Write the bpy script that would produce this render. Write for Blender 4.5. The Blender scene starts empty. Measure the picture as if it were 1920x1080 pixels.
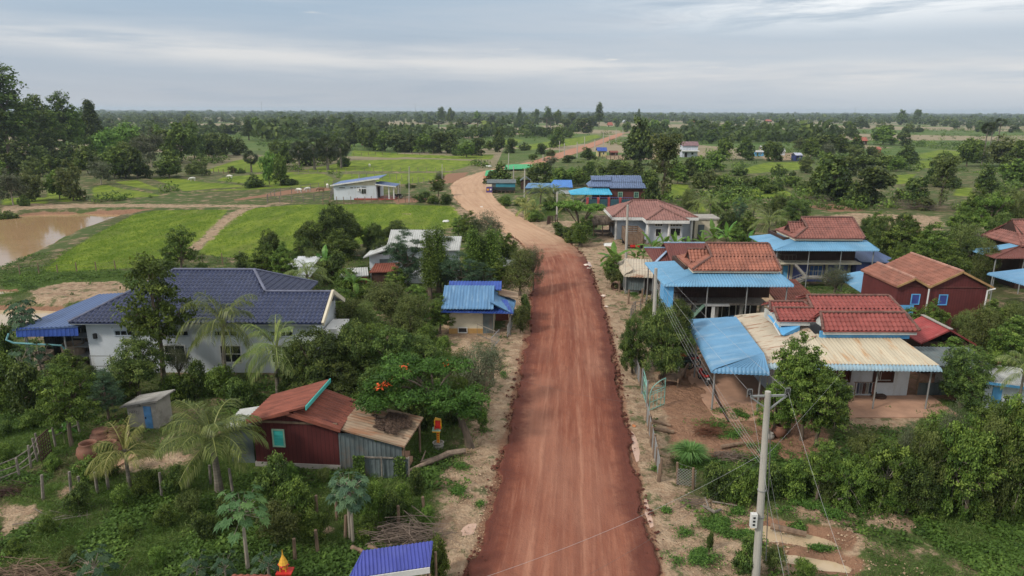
import bpy, math, random
import numpy as np
from mathutils import Vector, Matrix
from math import radians, sin, cos, tan, pi, atan2, hypot
R = random.Random(7)
C = bpy.context.scene.collection
# ---------------------------------------------------------------- camera, sky, sun, exposure
HAZE = 0.00013
FPX, CAMH = 1280.0, 18.0
PITCH = math.atan(332/FPX); ROLL = radians(0.22)
cd = bpy.data.cameras.new('camera'); cam = bpy.data.objects.new('camera', cd); C.objects.link(cam)
cd.sensor_width = 36; cd.lens = 36*FPX/1920; cd.clip_start = 0.5; cd.clip_end = 40000
cam.location = (0, 0, CAMH)
cam.matrix_world = Matrix.Translation((0, 0, CAMH)) @ Matrix.Rotation(pi/2-PITCH, 4, 'X') @ Matrix.Rotation(ROLL, 4, 'Z')
bpy.context.scene.camera = cam
SUN_EL, SUN_AZ = radians(38), radians(-60)      # from the left, a little behind the camera
w = bpy.data.worlds.new('World'); bpy.context.scene.world = w; w.use_nodes = True
def build_world():
    nt = w.node_tree; N = nt.nodes; L = nt.links; N.clear()
    def n(t, **k):
        x = N.new(t)
        for a, b in k.items(): setattr(x, a, b)
        return x
    def m(op, a, b=None, c=None):
        x = n('ShaderNodeMath', operation=op)
        for i, v in enumerate((a, b, c)):
            if v is None: continue
            if hasattr(v, 'is_linked'): L.new(v, x.inputs[i])
            else: x.inputs[i].default_value = v
        return x.outputs[0]
    def mix(f, a, b):
        x = n('ShaderNodeMix', data_type='RGBA')
        for i, v in ((0, f), (6, a), (7, b)):
            if hasattr(v, 'is_linked'): L.new(v, x.inputs[i])
            else: x.inputs[i].default_value = v if i == 0 else (*v, 1)
        return x.outputs[2]
    tc = n('ShaderNodeTexCoord'); sp = n('ShaderNodeSeparateXYZ'); L.new(tc.outputs['Generated'], sp.inputs[0])
    X, Y, Z = sp.outputs
    el = m('MAXIMUM', Z, 0.0)
    az = m('ARCTAN2', X, Y)
    sky = n('ShaderNodeTexSky', sky_type='NISHITA', sun_disc=False, sun_elevation=SUN_EL, sun_rotation=pi+SUN_AZ, dust_density=2.0)
    skc = n('ShaderNodeVectorMath', operation='SCALE'); L.new(sky.outputs[0], skc.inputs[0]); skc.inputs['Scale'].default_value = 1.0
    def noise(sa, se, off, det=5, rough=.55, dist=0.0):
        cx = n('ShaderNodeCombineXYZ')
        L.new(m('MULTIPLY', az, sa), cx.inputs[0]); L.new(m('MULTIPLY', el, se), cx.inputs[1]); cx.inputs[2].default_value = off
        t = n('ShaderNodeTexNoise'); L.new(cx.outputs[0], t.inputs['Vector'])
        t.inputs['Scale'].default_value = 1; t.inputs['Detail'].default_value = det; t.inputs['Roughness'].default_value = rough; t.inputs['Distortion'].default_value = dist
        return t.outputs[0]
    def ss(x, a, b):
        r = n('ShaderNodeMapRange', interpolation_type='SMOOTHSTEP'); L.new(x, r.inputs[0])
        r.inputs[1].default_value = a; r.inputs[2].default_value = b
        return r.outputs[0]
    # overcast deck: slate low down, brighter overhead (values in units of the final background)
    deck = mix(ss(el, 0.0, 0.055), (.46, .49, .54), (.40, .46, .54))
    deck = mix(ss(el, 0.055, 0.14), deck, (.36, .455, .56))
    deck = mix(m('MULTIPLY', ss(m('ADD', az, m('MULTIPLY', el, 1.5)), -.15, .6), .45), deck, (.60, .66, .72))
    # long pale band sinking to the right
    c0 = m('SUBTRACT', 0.083, m('MULTIPLY', m('ADD', az, 0.6), 0.036))
    wob = m('MULTIPLY', m('SUBTRACT', noise(3, 10, 3.1), .5), .030)
    dd = m('DIVIDE', m('SUBTRACT', m('ADD', el, wob), c0), .019)
    band = m('POWER', 2.718, m('MULTIPLY', m('MULTIPLY', dd, dd), -1.0))
    deck = mix(m('MULTIPLY', m('MULTIPLY', band, ss(noise(5, 60, 8.2), .22, .62)), .62), deck, (.84, .80, .76))
    # soft streaks
    deck = mix(m('MULTIPLY', ss(noise(2.2, 26, 1.7, 6, .6, .6), .45, .78), .42), deck, (.60, .61, .64))
    deck = mix(m('MULTIPLY', ss(noise(3.0, 40, 11.3, 6, .6, .4), .52, .8), .40), deck, (.30, .385, .49))
    # bright broken cloud high on the right
    hi = m('MULTIPLY', ss(el, .085, .135), ss(az, .02, .45))
    deck = mix(m('MULTIPLY', m('MULTIPLY', hi, ss(noise(5, 42, 5.5, 8, .62, .5), .36, .60)), .85), deck, (.96, .97, .97))
    # a few small bright puffs
    pf = m('MULTIPLY', ss(noise(9, 95, 21.4, 6, .6, .3), .67, .74), m('MULTIPLY', ss(el, .045, .06), ss(m('MULTIPLY', el, -1.0), -.15, -.10)))
    deck = mix(m('MULTIPLY', pf, .7), deck, (.74, .72, .69))
    # brighter overhead, as an overcast sky is
    deck = mix(ss(el, .16, .75), deck, (.90, .90, .89))
    fin = n('ShaderNodeMix', data_type='RGBA'); fin.inputs[0].default_value = .90
    bg = n('ShaderNodeBackground'); bg.inputs[1].default_value = 0.1
    up = n('ShaderNodeVectorMath', operation='SCALE'); L.new(deck, up.inputs[0]); up.inputs['Scale'].default_value = 10.6
    L.new(skc.outputs[0], fin.inputs[6]); L.new(up.outputs[0], fin.inputs[7]); L.new(fin.outputs[2], bg.inputs[0])
    out = n('ShaderNodeOutputWorld'); L.new(bg.outputs[0], out.inputs[0])
build_world()
sl = bpy.data.lights.new('sun', 'SUN'); sl.energy = 2.4; sl.angle = radians(8); sl.color = (1, .93, .83)
so = bpy.data.objects.new('sun', sl); C.objects.link(so)
sd = Vector((sin(SUN_AZ)*cos(SUN_EL), -cos(SUN_AZ)*cos(SUN_EL), sin(SUN_EL)))
so.location = sd*200; so.rotation_euler = sd.to_track_quat('Z', 'Y').to_euler()
sc = bpy.context.scene
sc.view_settings.view_transform = 'Standard'; sc.view_settings.look = 'None'; sc.view_settings.exposure = 0.12; sc.view_settings.gamma = 1
sc.cycles.max_bounces = 6; sc.cycles.diffuse_bounces = 3; sc.cycles.glossy_bounces = 2; sc.cycles.transmission_bounces = 3; sc.cycles.volume_bounces = 1; sc.cycles.transparent_max_bounces = 6
sc.cycles.use_denoising = True

# ---------------------------------------------------------------- helpers
def P(px, py, z=0.0, Y=None):
    """world point seen at photo pixel (px, py) on the level z, or at distance Y"""
    a, b = px-960, 540-py
    c, s = cos(ROLL), sin(ROLL); a, b = a*c-b*s, a*s+b*c
    cp, sp = cos(PITCH), sin(PITCH)
    d = (a, FPX*cp+b*sp, -FPX*sp+b*cp)
    t = (z-CAMH)/d[2] if Y is None else Y/d[1]
    return Vector((d[0]*t, d[1]*t, CAMH+d[2]*t))
def scr(x, y, z=0.0):
    v = cam_inv @ Vector((x, y, z))
    return (960+FPX*v.x/-v.z, 540-FPX*v.y/-v.z)
cam_inv = cam.matrix_world.inverted()
ORG = {}
def tag(o, label=None, cat=None, group=None, kind=None):
    if label: o['label'] = label
    if cat: o['category'] = cat
    if group: o['group'] = group
    if kind: o['kind'] = kind
    return o
def thing(name, label, cat, loc=(0, 0, 0), rot=0.0, group=None, local=False):
    o = bpy.data.objects.new(name, None); C.objects.link(o)
    o.location = loc; o.rotation_euler = (0, 0, rot); o.empty_display_size = .3
    ORG[o] = Vector((0, 0, 0)) if local else Vector(loc)
    return tag(o, label, cat, group)
class MB:
    def __init__(s): s.v = []; s.f = []; s.n = 0; s.a = []; s.hasa = False
    def add(s, V, F, attr=None):
        V = np.asarray(V, dtype=np.float64).reshape(-1, 3); s.v.append(V)
        if isinstance(F, np.ndarray): s.f.append((F+s.n).astype(np.int64)); nf = len(F)
        else:
            by = {}
            for f in F: by.setdefault(len(f), []).append(f)
            for k, g in by.items(): s.f.append(np.array(g, dtype=np.int64)+s.n)
            nf = len(F)
        s.a.append(np.full(nf, .5) if attr is None else np.asarray(attr, dtype=float)); s.hasa |= attr is not None
        s.n += len(V); return s
    def box(s, a, b):
        (x0, y0, z0), (x1, y1, z1) = a, b
        V = [(x0,y0,z0),(x1,y0,z0),(x1,y1,z0),(x0,y1,z0),(x0,y0,z1),(x1,y0,z1),(x1,y1,z1),(x0,y1,z1)]
        return s.add(V, [(0,3,2,1),(4,5,6,7),(0,1,5,4),(1,2,6,5),(2,3,7,6),(3,0,4,7)])
    def hexa(s, V):
        return s.add(V, [(0,3,2,1),(4,5,6,7),(0,1,5,4),(1,2,6,5),(2,3,7,6),(3,0,4,7)])
    def tube(s, pts, rad, n=6, cap=True):
        pts = [Vector(p) for p in pts]
        if not hasattr(rad, '__len__'): rad = [rad]*len(pts)
        V = []; F = []
        for i, p in enumerate(pts):
            d = (pts[min(i+1, len(pts)-1)]-pts[max(i-1, 0)]).normalized()
            u = d.cross(Vector((0, 0, 1)) if abs(d.z) < .9 else Vector((0, 1, 0))).normalized(); v = d.cross(u)
            for k in range(n):
                t = 2*pi*k/n+pi/4; q = p+(u*cos(t)+v*sin(t))*rad[i]; V.append(q[:])
        for i in range(len(pts)-1):
            for k in range(n):
                a = i*n+k; b = i*n+(k+1) % n; F.append((a, b, b+n, a+n))
        if cap: F.append(tuple(range(n-1, -1, -1))); F.append(tuple((len(pts)-1)*n+k for k in range(n)))
        return s.add(V, F)
    def bar(s, p, q, w=.05, h=None):
        p, q = Vector(p), Vector(q); h = h or w; d = (q-p).normalized()
        u = d.cross(Vector((0, 0, 1)) if abs(d.z) < .95 else Vector((0, 1, 0))).normalized()*w/2; v = u.cross(d).normalized()*h/2
        V = [p-u-v, p+u-v, p+u+v, p-u+v, q-u-v, q+u-v, q+u+v, q-u+v]
        return s.hexa([x[:] for x in V])
    def lathe(s, c, prof, n=16):
        V = []; F = []
        for r, z in prof:
            for k in range(n): V.append((c[0]+r*cos(2*pi*k/n), c[1]+r*sin(2*pi*k/n), c[2]+z))
        for i in range(len(prof)-1):
            for k in range(n):
                a = i*n+k; b = i*n+(k+1) % n; F.append((a, b, b+n, a+n))
        return s.add(V, F)
    def poly(s, pts, t=0.0):
        """flat polygon, given thickness t downwards"""
        n = len(pts); V = [tuple(p) for p in pts]; F = [tuple(range(n))]
        if t:
            V += [(p[0], p[1], p[2]-t) for p in pts]; F.append(tuple(range(2*n-1, n-1, -1)))
            for i in range(n): F.append((i, (i+1) % n, n+(i+1) % n, n+i)[::-1])
        return s.add(V, F)
    def slope(s, a, b, run, rise, il=0.0, ir=0.0, prof='tile', bull=0.0, th=.06, per=None):
        """roof plane: eave from a to b (up-slope lies left of a->b), going up run/rise, top inset il / ir; bull = rolled eave radius"""
        a, b = Vector(a), Vector(b); e = Vector((b.x-a.x, b.y-a.y, 0)); Ln = e.length; u = e/Ln; v = Vector((-u.y, u.x, 0))
        zs = (b.z-a.z)/Ln
        sl = hypot(run, rise); nv = Vector((-v.x*rise/sl, -v.y*rise/sl, run/sl))
        if prof == 'tile': per = per or .30; ns = 6
        elif prof == 'corr': per = per or .24; ns = 5
        else: per = per or 1.0; ns = 1
        lo, hi = min(0, il), max(Ln, Ln-ir)
        nu = max(2, int((hi-lo)/per*ns)+1)
        S = np.linspace(lo, hi, nu)
        path = []                               # (d, z, saw)
        if bull:
            for k in range(5):
                t = pi/2*(1-k/4)*.9
                path.append((bull*(1-sin(t)), -bull*(1-cos(t)), 0))
            path = [(d, z, 0) for d, z, _ in path]
            base = (bull, 0.0)
        else: base = None
        if prof == 'tile':
            nr = max(1, round(sl/.36))
            for r in range(nr):
                t0, t1 = r/nr, (r+1)/nr
                path += [(run*t0, rise*t0, 1.0), (run*(t0+.92*(t1-t0)), rise*(t0+.92*(t1-t0)), .25)]
            path.append((run, rise, .2))
        elif bull:
            path += [(run, rise, 0)]
        else: path = [(0, 0, 0), (run*.5, rise*.5, 0), (run, rise, 0)]
        V = []; J = len(path)
        for d, z, saw in path:
            t = d/run
            L0, L1 = il*t, Ln-ir*t
            ss_ = np.clip(S, min(L0, L1), max(L0, L1))
            ph = ss_/per*2*pi
            if prof == 'tile': h = .050*np.sin(ph)+.055*saw
            elif prof == 'corr': h = .022*np.tanh(2.2*np.sin(ph))
            else: h = np.zeros(nu)
            x = a.x+u.x*ss_+v.x*d+nv.x*h; y = a.y+u.y*ss_+v.y*d+nv.y*h; zz = a.z+zs*ss_+z+nv.z*h
            V.append(np.stack([x, y, zz], 1))
        V = np.concatenate(V); idx = np.arange(J*nu).reshape(J, nu)
        Fq = np.stack([idx[:-1, :-1], idx[:-1, 1:], idx[1:, 1:], idx[1:, :-1]], -1).reshape(-1, 4)
        s.add(V, Fq)
        # underside and edges
        def pt(d, z, sd):
            t = d/run; sx = il*t if sd == 0 else Ln-ir*t
            return (a.x+u.x*sx+v.x*d, a.y+u.y*sx+v.y*d, a.z+zs*sx+z)
        d0 = path[0]; A, B, Cc, D = pt(d0[0], d0[1]-.03, 0), pt(d0[0], d0[1]-.03, 1), pt(run, rise-.03, 1), pt(run, rise-.03, 0)
        if bull:
            A, B = pt(bull, -.05, 0), pt(bull, -.05, 1)
        low = [(p[0], p[1], p[2]-th) for p in (A, B, Cc, D)]
        if bull: s.add(low, [(3, 2, 1, 0)])
        else: s.hexa(low+[A, B, Cc, D])
        return s
    def ridge(s, p, q, r=.11, step=.4):
        p, q = Vector(p), Vector(q); n = max(1, int((q-p).length/step)); pts = []; rr = []
        for i in range(n):
            pts += [p.lerp(q, i/n), p.lerp(q, (i+.9)/n)]; rr += [r*1.15, r*.9]
        return s.tube(pts, rr, 6)
    def build(s, name, mat, parent=None, smooth=False, link=True, kind=None):
        V = np.concatenate(s.v) if s.v else np.zeros((0, 3))
        if parent is not None and parent in ORG: V = V-np.array(ORG[parent])[None, :]
        me = bpy.data.meshes.new(name)
        loops = np.concatenate([f.reshape(-1) for f in s.f]); cnt = np.concatenate([np.full(len(f), f.shape[1]) for f in s.f])
        me.vertices.add(len(V)); me.vertices.foreach_set('co', V.astype(np.float32).reshape(-1))
        me.loops.add(len(loops)); me.loops.foreach_set('vertex_index', loops.astype(np.int32))
        me.polygons.add(len(cnt)); st = np.concatenate([[0], np.cumsum(cnt)[:-1]])
        me.polygons.foreach_set('loop_start', st.astype(np.int32))
        me.polygons.foreach_set('use_smooth', np.full(len(cnt), smooth))
        if s.hasa:
            at = me.attributes.new('tone', 'FLOAT', 'FACE'); at.data.foreach_set('value', np.concatenate(s.a).astype(np.float32))
        me.update(calc_edges=True); me.validate()
        if mat: me.materials.append(mat)
        if not link: return me
        o = bpy.data.objects.new(name, me); C.objects.link(o)
        if parent is not None: o.parent = parent; ORG[o] = ORG.get(parent, Vector((0, 0, 0)))
        if kind: o['kind'] = kind
        return o

# ---------------------------------------------------------------- materials
def srgb(r, g, b, k=1.0):
    f = lambda c: ((c/255+.055)/1.055)**2.4 if c > 10 else c/255/12.92
    return (f(r)*k, f(g)*k, f(b)*k)
class NT:
    def __init__(s, name):
        s.m = bpy.data.materials.new(name); s.m.use_nodes = True; s.t = s.m.node_tree; s.N = s.t.nodes; s.L = s.t.links
        s.b = s.N['Principled BSDF']; s.tc = s.N.new('ShaderNodeTexCoord')
    def n(s, t, **k):
        x = s.N.new(t)
        for a, b in k.items(): setattr(x, a, b)
        return x
    def put(s, sock, v):
        if hasattr(v, 'is_linked'): s.L.new(v, sock)
        elif isinstance(v, (tuple, list)) and len(v) == 3 and sock.type == 'RGBA': sock.default_value = (*v, 1)
        else: sock.default_value = v
    def math(s, op, a, b=0.0, c=None):
        x = s.n('ShaderNodeMath', operation=op); s.put(x.inputs[0], a); s.put(x.inputs[1], b)
        if c is not None: s.put(x.inputs[2], c)
        return x.outputs[0]
    def mix(s, f, a, b, mode='MIX'):
        x = s.n('ShaderNodeMix', data_type='RGBA', blend_type=mode); s.put(x.inputs[0], f); s.put(x.inputs[6], a); s.put(x.inputs[7], b); return x.outputs[2]
    def ss(s, x, a, b, lo=0.0, hi=1.0):
        r = s.n('ShaderNodeMapRange', interpolation_type='SMOOTHSTEP'); s.put(r.inputs[0], x); s.put(r.inputs[1], a); s.put(r.inputs[2], b); s.put(r.inputs[3], lo); s.put(r.inputs[4], hi); return r.outputs[0]
    def noise(s, scale=1.0, st=(1, 1, 1), det=5, rough=.55, dist=0.0, off=0.0, co='Object'):
        mp = s.n('ShaderNodeMapping'); s.L.new(s.tc.outputs[co], mp.inputs[0]); mp.inputs['Scale'].default_value = st; mp.inputs['Location'].default_value = (off, off*.7, off*.3)
        t = s.n('ShaderNodeTexNoise'); s.L.new(mp.outputs[0], t.inputs['Vector'])
        t.inputs['Scale'].default_value = scale; t.inputs['Detail'].default_value = det; t.inputs['Roughness'].default_value = rough; t.inputs['Distortion'].default_value = dist
        return t.outputs[0]
    def attr(s, name, out='Fac'):
        a = s.n('ShaderNodeAttribute', attribute_name=name); return a.outputs[out]
    def bump(s, h, d=.05, st=.6):
        b = s.n('ShaderNodeBump'); b.inputs['Strength'].default_value = st; b.inputs['Distance'].default_value = d; s.L.new(h, b.inputs['Height']); s.L.new(b.outputs[0], s.b.inputs['Normal'])
    def done(s, col, rough=.8, spec=.3, metal=0.0):
        s.put(s.b.inputs['Base Color'], col); s.put(s.b.inputs['Roughness'], rough); s.b.inputs['Specular IOR Level'].default_value = spec; s.b.inputs['Metallic'].default_value = metal
        return s.m
def M(name, col, rough=.75, v=.22, sc=1.2, st=(1, 1, 1), stain=None, sa=.6, ssc=.8, sst=(1, 1, 1), lo=.5, hi=.7, spec=.3, planks=None, fine=.12, metal=0.0):
    """painted / weathered surface: colour with broad and fine variation, an optional stain of its own shape, optional plank lines (axis, pitch)"""
    t = NT(name)
    c = t.mix(t.ss(t.noise(sc, st), .3, .72), tuple(x*(1+v) for x in col), tuple(x*(1-v) for x in col))
    c = t.mix(t.math('MULTIPLY', t.ss(t.noise(14, det=3), .35, .7), fine), c, tuple(x*.45 for x in col))
    if stain: c = t.mix(t.math('MULTIPLY', t.ss(t.noise(ssc, sst, det=8, rough=.65, off=4.3), lo, hi), sa), c, stain)
    if planks:
        ax, pitch, dk = planks
        sp = t.n('ShaderNodeSeparateXYZ'); t.L.new(t.tc.outputs['Object'], sp.inputs[0])
        src = sp.outputs[2] if ax == 2 else t.math('ADD', sp.outputs[0], sp.outputs[1])
        x = t.math('DIVIDE', src, pitch); fr = t.math('FRACT', x); fl = t.math('FLOOR', x)
        wn = t.n('ShaderNodeTexWhiteNoise', noise_dimensions='1D'); t.L.new(fl, wn.inputs['W'])
        c = t.mix(t.math('MULTIPLY', wn.outputs['Value'], .35), c, tuple(q*.6 for q in col))
        c = t.mix(t.math('MULTIPLY', t.math('LESS_THAN', fr, .12), dk), c, tuple(q*.3 for q in col))
    return t.done(c, rough, spec, metal)
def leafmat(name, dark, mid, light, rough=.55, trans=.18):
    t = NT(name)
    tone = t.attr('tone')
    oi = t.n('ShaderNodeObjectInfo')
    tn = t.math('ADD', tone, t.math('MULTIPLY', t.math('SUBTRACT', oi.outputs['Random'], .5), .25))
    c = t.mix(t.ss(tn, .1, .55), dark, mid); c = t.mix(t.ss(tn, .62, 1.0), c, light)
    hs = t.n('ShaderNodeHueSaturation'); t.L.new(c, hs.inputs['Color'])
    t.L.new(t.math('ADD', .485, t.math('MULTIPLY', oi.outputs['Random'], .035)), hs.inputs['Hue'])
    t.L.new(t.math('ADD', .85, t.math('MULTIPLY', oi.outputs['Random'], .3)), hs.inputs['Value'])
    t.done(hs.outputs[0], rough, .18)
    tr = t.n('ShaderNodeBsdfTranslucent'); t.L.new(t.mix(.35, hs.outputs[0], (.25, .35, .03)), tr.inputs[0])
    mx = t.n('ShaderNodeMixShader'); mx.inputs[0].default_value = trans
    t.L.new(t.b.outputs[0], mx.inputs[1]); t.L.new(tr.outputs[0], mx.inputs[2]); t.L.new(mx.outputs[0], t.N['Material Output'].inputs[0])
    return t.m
LM = {
 'dark':  leafmat('dark_leaves', (.021, .038, .011), (.057, .09, .022), (.15, .20, .042)),
 'mango': leafmat('mango_leaves', (.024, .042, .012), (.068, .102, .024), (.19, .23, .055)),
 'mid':   leafmat('green_leaves', (.032, .058, .012), (.092, .145, .026), (.21, .28, .052)),
 'light': leafmat('light_green_leaves', (.05, .095, .019), (.11, .19, .032), (.21, .31, .06)),
 'olive': leafmat('olive_leaves', (.045, .065, .018), (.105, .13, .036), (.18, .21, .06)),
 'grey':  leafmat('grey_green_leaves', (.05, .06, .035), (.10, .115, .065), (.17, .18, .11)),
 'blue':  leafmat('blue_green_leaves', (.022, .05, .028), (.052, .10, .055), (.115, .18, .09)),
 'flame': leafmat('feathery_bright_leaves', (.025, .068, .012), (.056, .135, .022), (.10, .21, .036)),
 'palm':  leafmat('palm_leaves', (.055, .085, .022), (.14, .18, .045), (.30, .32, .11), .4, .2),
 'ypalm': leafmat('yellowing_palm_leaves', (.12, .15, .035), (.26, .28, .08), (.42, .38, .15), .45, .25),
 'fan':   leafmat('fan_palm_leaves', (.025, .035, .02), (.05, .065, .035), (.10, .115, .06), .45, .15),
 'banana':leafmat('banana_leaves', (.05, .11, .02), (.10, .21, .04), (.20, .33, .07), .4, .3),
 'papaya':leafmat('papaya_leaves', (.045, .09, .035), (.085, .16, .06), (.15, .24, .08), .5, .25),
 'weed':  leafmat('weed_leaves', (.026, .056, .012), (.074, .14, .026), (.16, .26, .05), .6, .2),
 'grass': leafmat('grass_blades', (.045, .085, .018), (.09, .15, .034), (.19, .23, .075), .6, .2),
 'flower':M('orange_blossom', (.75, .12, .03), .5, v=.3, sc=6),
}
bark = M('bark', (.13, .10, .075), .9, v=.35, sc=3, st=(1, 1, .3), stain=(.06, .07, .04), sa=.5)
bark_pale = M('pale_bark', (.30, .26, .21), .9, v=.3, sc=3, st=(1, 1, .3))
palm_bark = M('ringed_palm_bark', (.17, .15, .12), .95, v=.3, sc=2, planks=(2, .16, .6))
# ---------------------------------------------------------------- ground, road, water
def vnoise(X, Y, sc, seed=0):
    """smooth value noise on arrays"""
    rs = np.random.RandomState(seed); T = rs.rand(256, 256)
    x, y = X/sc, Y/sc; xi, yi = np.floor(x).astype(int), np.floor(y).astype(int); fx, fy = x-xi, y-yi
    fx = fx*fx*(3-2*fx); fy = fy*fy*(3-2*fy)
    g = lambda i, j: T[i % 256, j % 256]
    return (g(xi, yi)*(1-fx)+g(xi+1, yi)*fx)*(1-fy)+(g(xi, yi+1)*(1-fx)+g(xi+1, yi+1)*fx)*fy
def pxpoly(pts, z=0.0): return [(lambda v: (v.x, v.y))(P(x, y, z)) for x, y in pts]
def sdist(X, Y, poly):
    """signed distance, positive inside"""
    inside = np.zeros(X.shape, bool); d2 = np.full(X.shape, 1e12); n = len(poly)
    for i in range(n):
        (x0, y0), (x1, y1) = poly[i], poly[(i+1) % n]
        ex, ey = x1-x0, y1-y0; L = ex*ex+ey*ey+1e-9
        t = np.clip(((X-x0)*ex+(Y-y0)*ey)/L, 0, 1); d2 = np.minimum(d2, (X-x0-t*ex)**2+(Y-y0-t*ey)**2)
        if y0 != y1:
            c = ((y0 > Y) != (y1 > Y)) & (X < (x1-x0)*(Y-y0)/(y1-y0)+x0); inside ^= c
    d = np.sqrt(d2); return np.where(inside, d, -d)
def pdist(X, Y, line):
    d2 = np.full(X.shape, 1e12)
    for (x0, y0), (x1, y1) in zip(line, line[1:]):
        ex, ey = x1-x0, y1-y0; L = ex*ex+ey*ey+1e-9
        t = np.clip(((X-x0)*ex+(Y-y0)*ey)/L, 0, 1); d2 = np.minimum(d2, (X-x0-t*ex)**2+(Y-y0-t*ey)**2)
    return np.sqrt(d2)
# road edges in photo pixels (left x, right x, y)
ROAD = [(846,1262,1180),(880,1236,1080),(905,1217,1000),(925,1200,930),(941,1186,860),(957,1172,790),(971,1160,720),(982,1150,660),(991,1141,610),(996,1128,565),
        (1000,1113,525),(998,1102,495),(990,1086,472),(975,1062,452),(950,1035,437),(925,1008,424),(902,985,412),(882,962,400),(868,945,388),(856,932,376),(848,924,364),(845,920,352),(850,918,343),(866,922,334),(885,925,328),
        (905,938,322),(935,968,315),(968,1002,309),(996,1032,303),(1022,1058,295),(1046,1082,287),(1072,1104,279),(1098,1124,271),(1122,1144,263),(1142,1160,256),(1160,1172,250)]
RL = [P(a, y) for a, b, y in ROAD]; RR = [P(b, y) for a, b, y in ROAD]
POND = pxpoly([(-60,400),(10,408),(60,403),(150,401),(246,403),(185,420),(140,437),(95,460),(45,485),(0,507),(-60,530)], -.9)
POND2 = pxpoly([(-80,580),(60,581),(110,583),(130,592),(118,606),(80,618),(30,632),(-80,660)], -.8)
POND3 = pxpoly([(-30,546),(26,547),(30,551),(0,553),(-30,553)], -.3)
DITCH1 = pxpoly([(1395,990),(1440,986),(1500,996),(1560,1010),(1588,1022),(1582,1036),(1540,1032),(1480,1020),(1420,1012),(1398,1003)], -.12)
DITCH2 = pxpoly([(1450,1036),(1500,1042),(1560,1052),(1604,1062),(1598,1074),(1540,1070),(1480,1056),(1452,1046)], -.12)
PUD = [pxpoly(p, -.05) for p in ([(1184,805),(1190,806),(1196,830),(1201,862),(1193,866),(1186,840)], [(1208,932),(1213,938),(1222,970),(1225,985),(1219,988),(1212,962)],
       [(862,995),(878,985),(893,982),(886,1000),(870,1006)], [(1098,490),(1106,492),(1110,500),(1102,500)])]
WELL = pxpoly([(1640,445),(1700,448),(1690,458),(1640,456)], -.8)
ROADPOLY = [(v.x, v.y) for v in RL]+[(v.x, v.y) for v in reversed(RR)]
PADDY = [  # bright rice fields
 ([(60,512),(105,478),(170,441),(240,405),(290,394),(427,392),(400,425),(360,462),(345,488),(260,506),(140,516)], 1.0),
 ([(432,408),(470,390),(560,383),(700,382),(850,386),(862,402),(850,425),(720,452),(560,470),(470,486),(390,478),(372,474),(400,440)], 1.0),
 ([(175,372),(172,352),(200,342),(260,336),(310,352),(300,366),(220,372)], .85),
 ([(262,333),(330,330),(400,342),(440,350),(330,362),(316,352)], .7),
 ([(340,362),(430,356),(520,352),(620,348),(628,334),(600,322),(540,322),(420,331),(380,345)], .85),
 ([(380,320),(440,300),(470,295),(520,318),(480,322)], .85), ([(640,323),(560,320),(660,300),(800,298),(905,303),(850,320),(760,322)], .85),
 ([(632,345),(640,326),(850,323),(838,334),(760,345),(730,345)], .75), ([(655,292),(660,280),(760,288),(860,291),(930,290),(925,300),(760,297)], .7),
 ([(960,275),(1040,262),(1120,252),(1130,256),(1080,272),(1000,286)], .7), ([(900,270),(960,258),(990,262),(960,272)], .5),
 ([(0,372),(60,366),(95,372),(90,382),(0,384)], .7), ([(85,370),(88,350),(120,350),(160,372),(120,378)], .8),
 ([(1392,316),(1440,304),(1525,302),(1522,318),(1460,326),(1400,330)], .75), ([(1400,352),(1470,352),(1490,366),(1420,372)], .8), ([(1665,330),(1720,326),(1700,344),(1670,346)], .8),
 ([(1700,292),(1760,280),(1820,285),(1800,310),(1720,318)], .55), ([(1250,345),(1290,345),(1300,372),(1255,370)], .85), ([(1850,430),(1920,428),(1925,442),(1865,445)], .7), ([(1790,350),(1830,352),(1826,368),(1780,366)], .6),
 ([(1160,302),(1180,302),(1180,308),(1150,307)], .6), ([(1275,372),(1325,380),(1330,400),(1290,395)], .6)]
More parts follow.
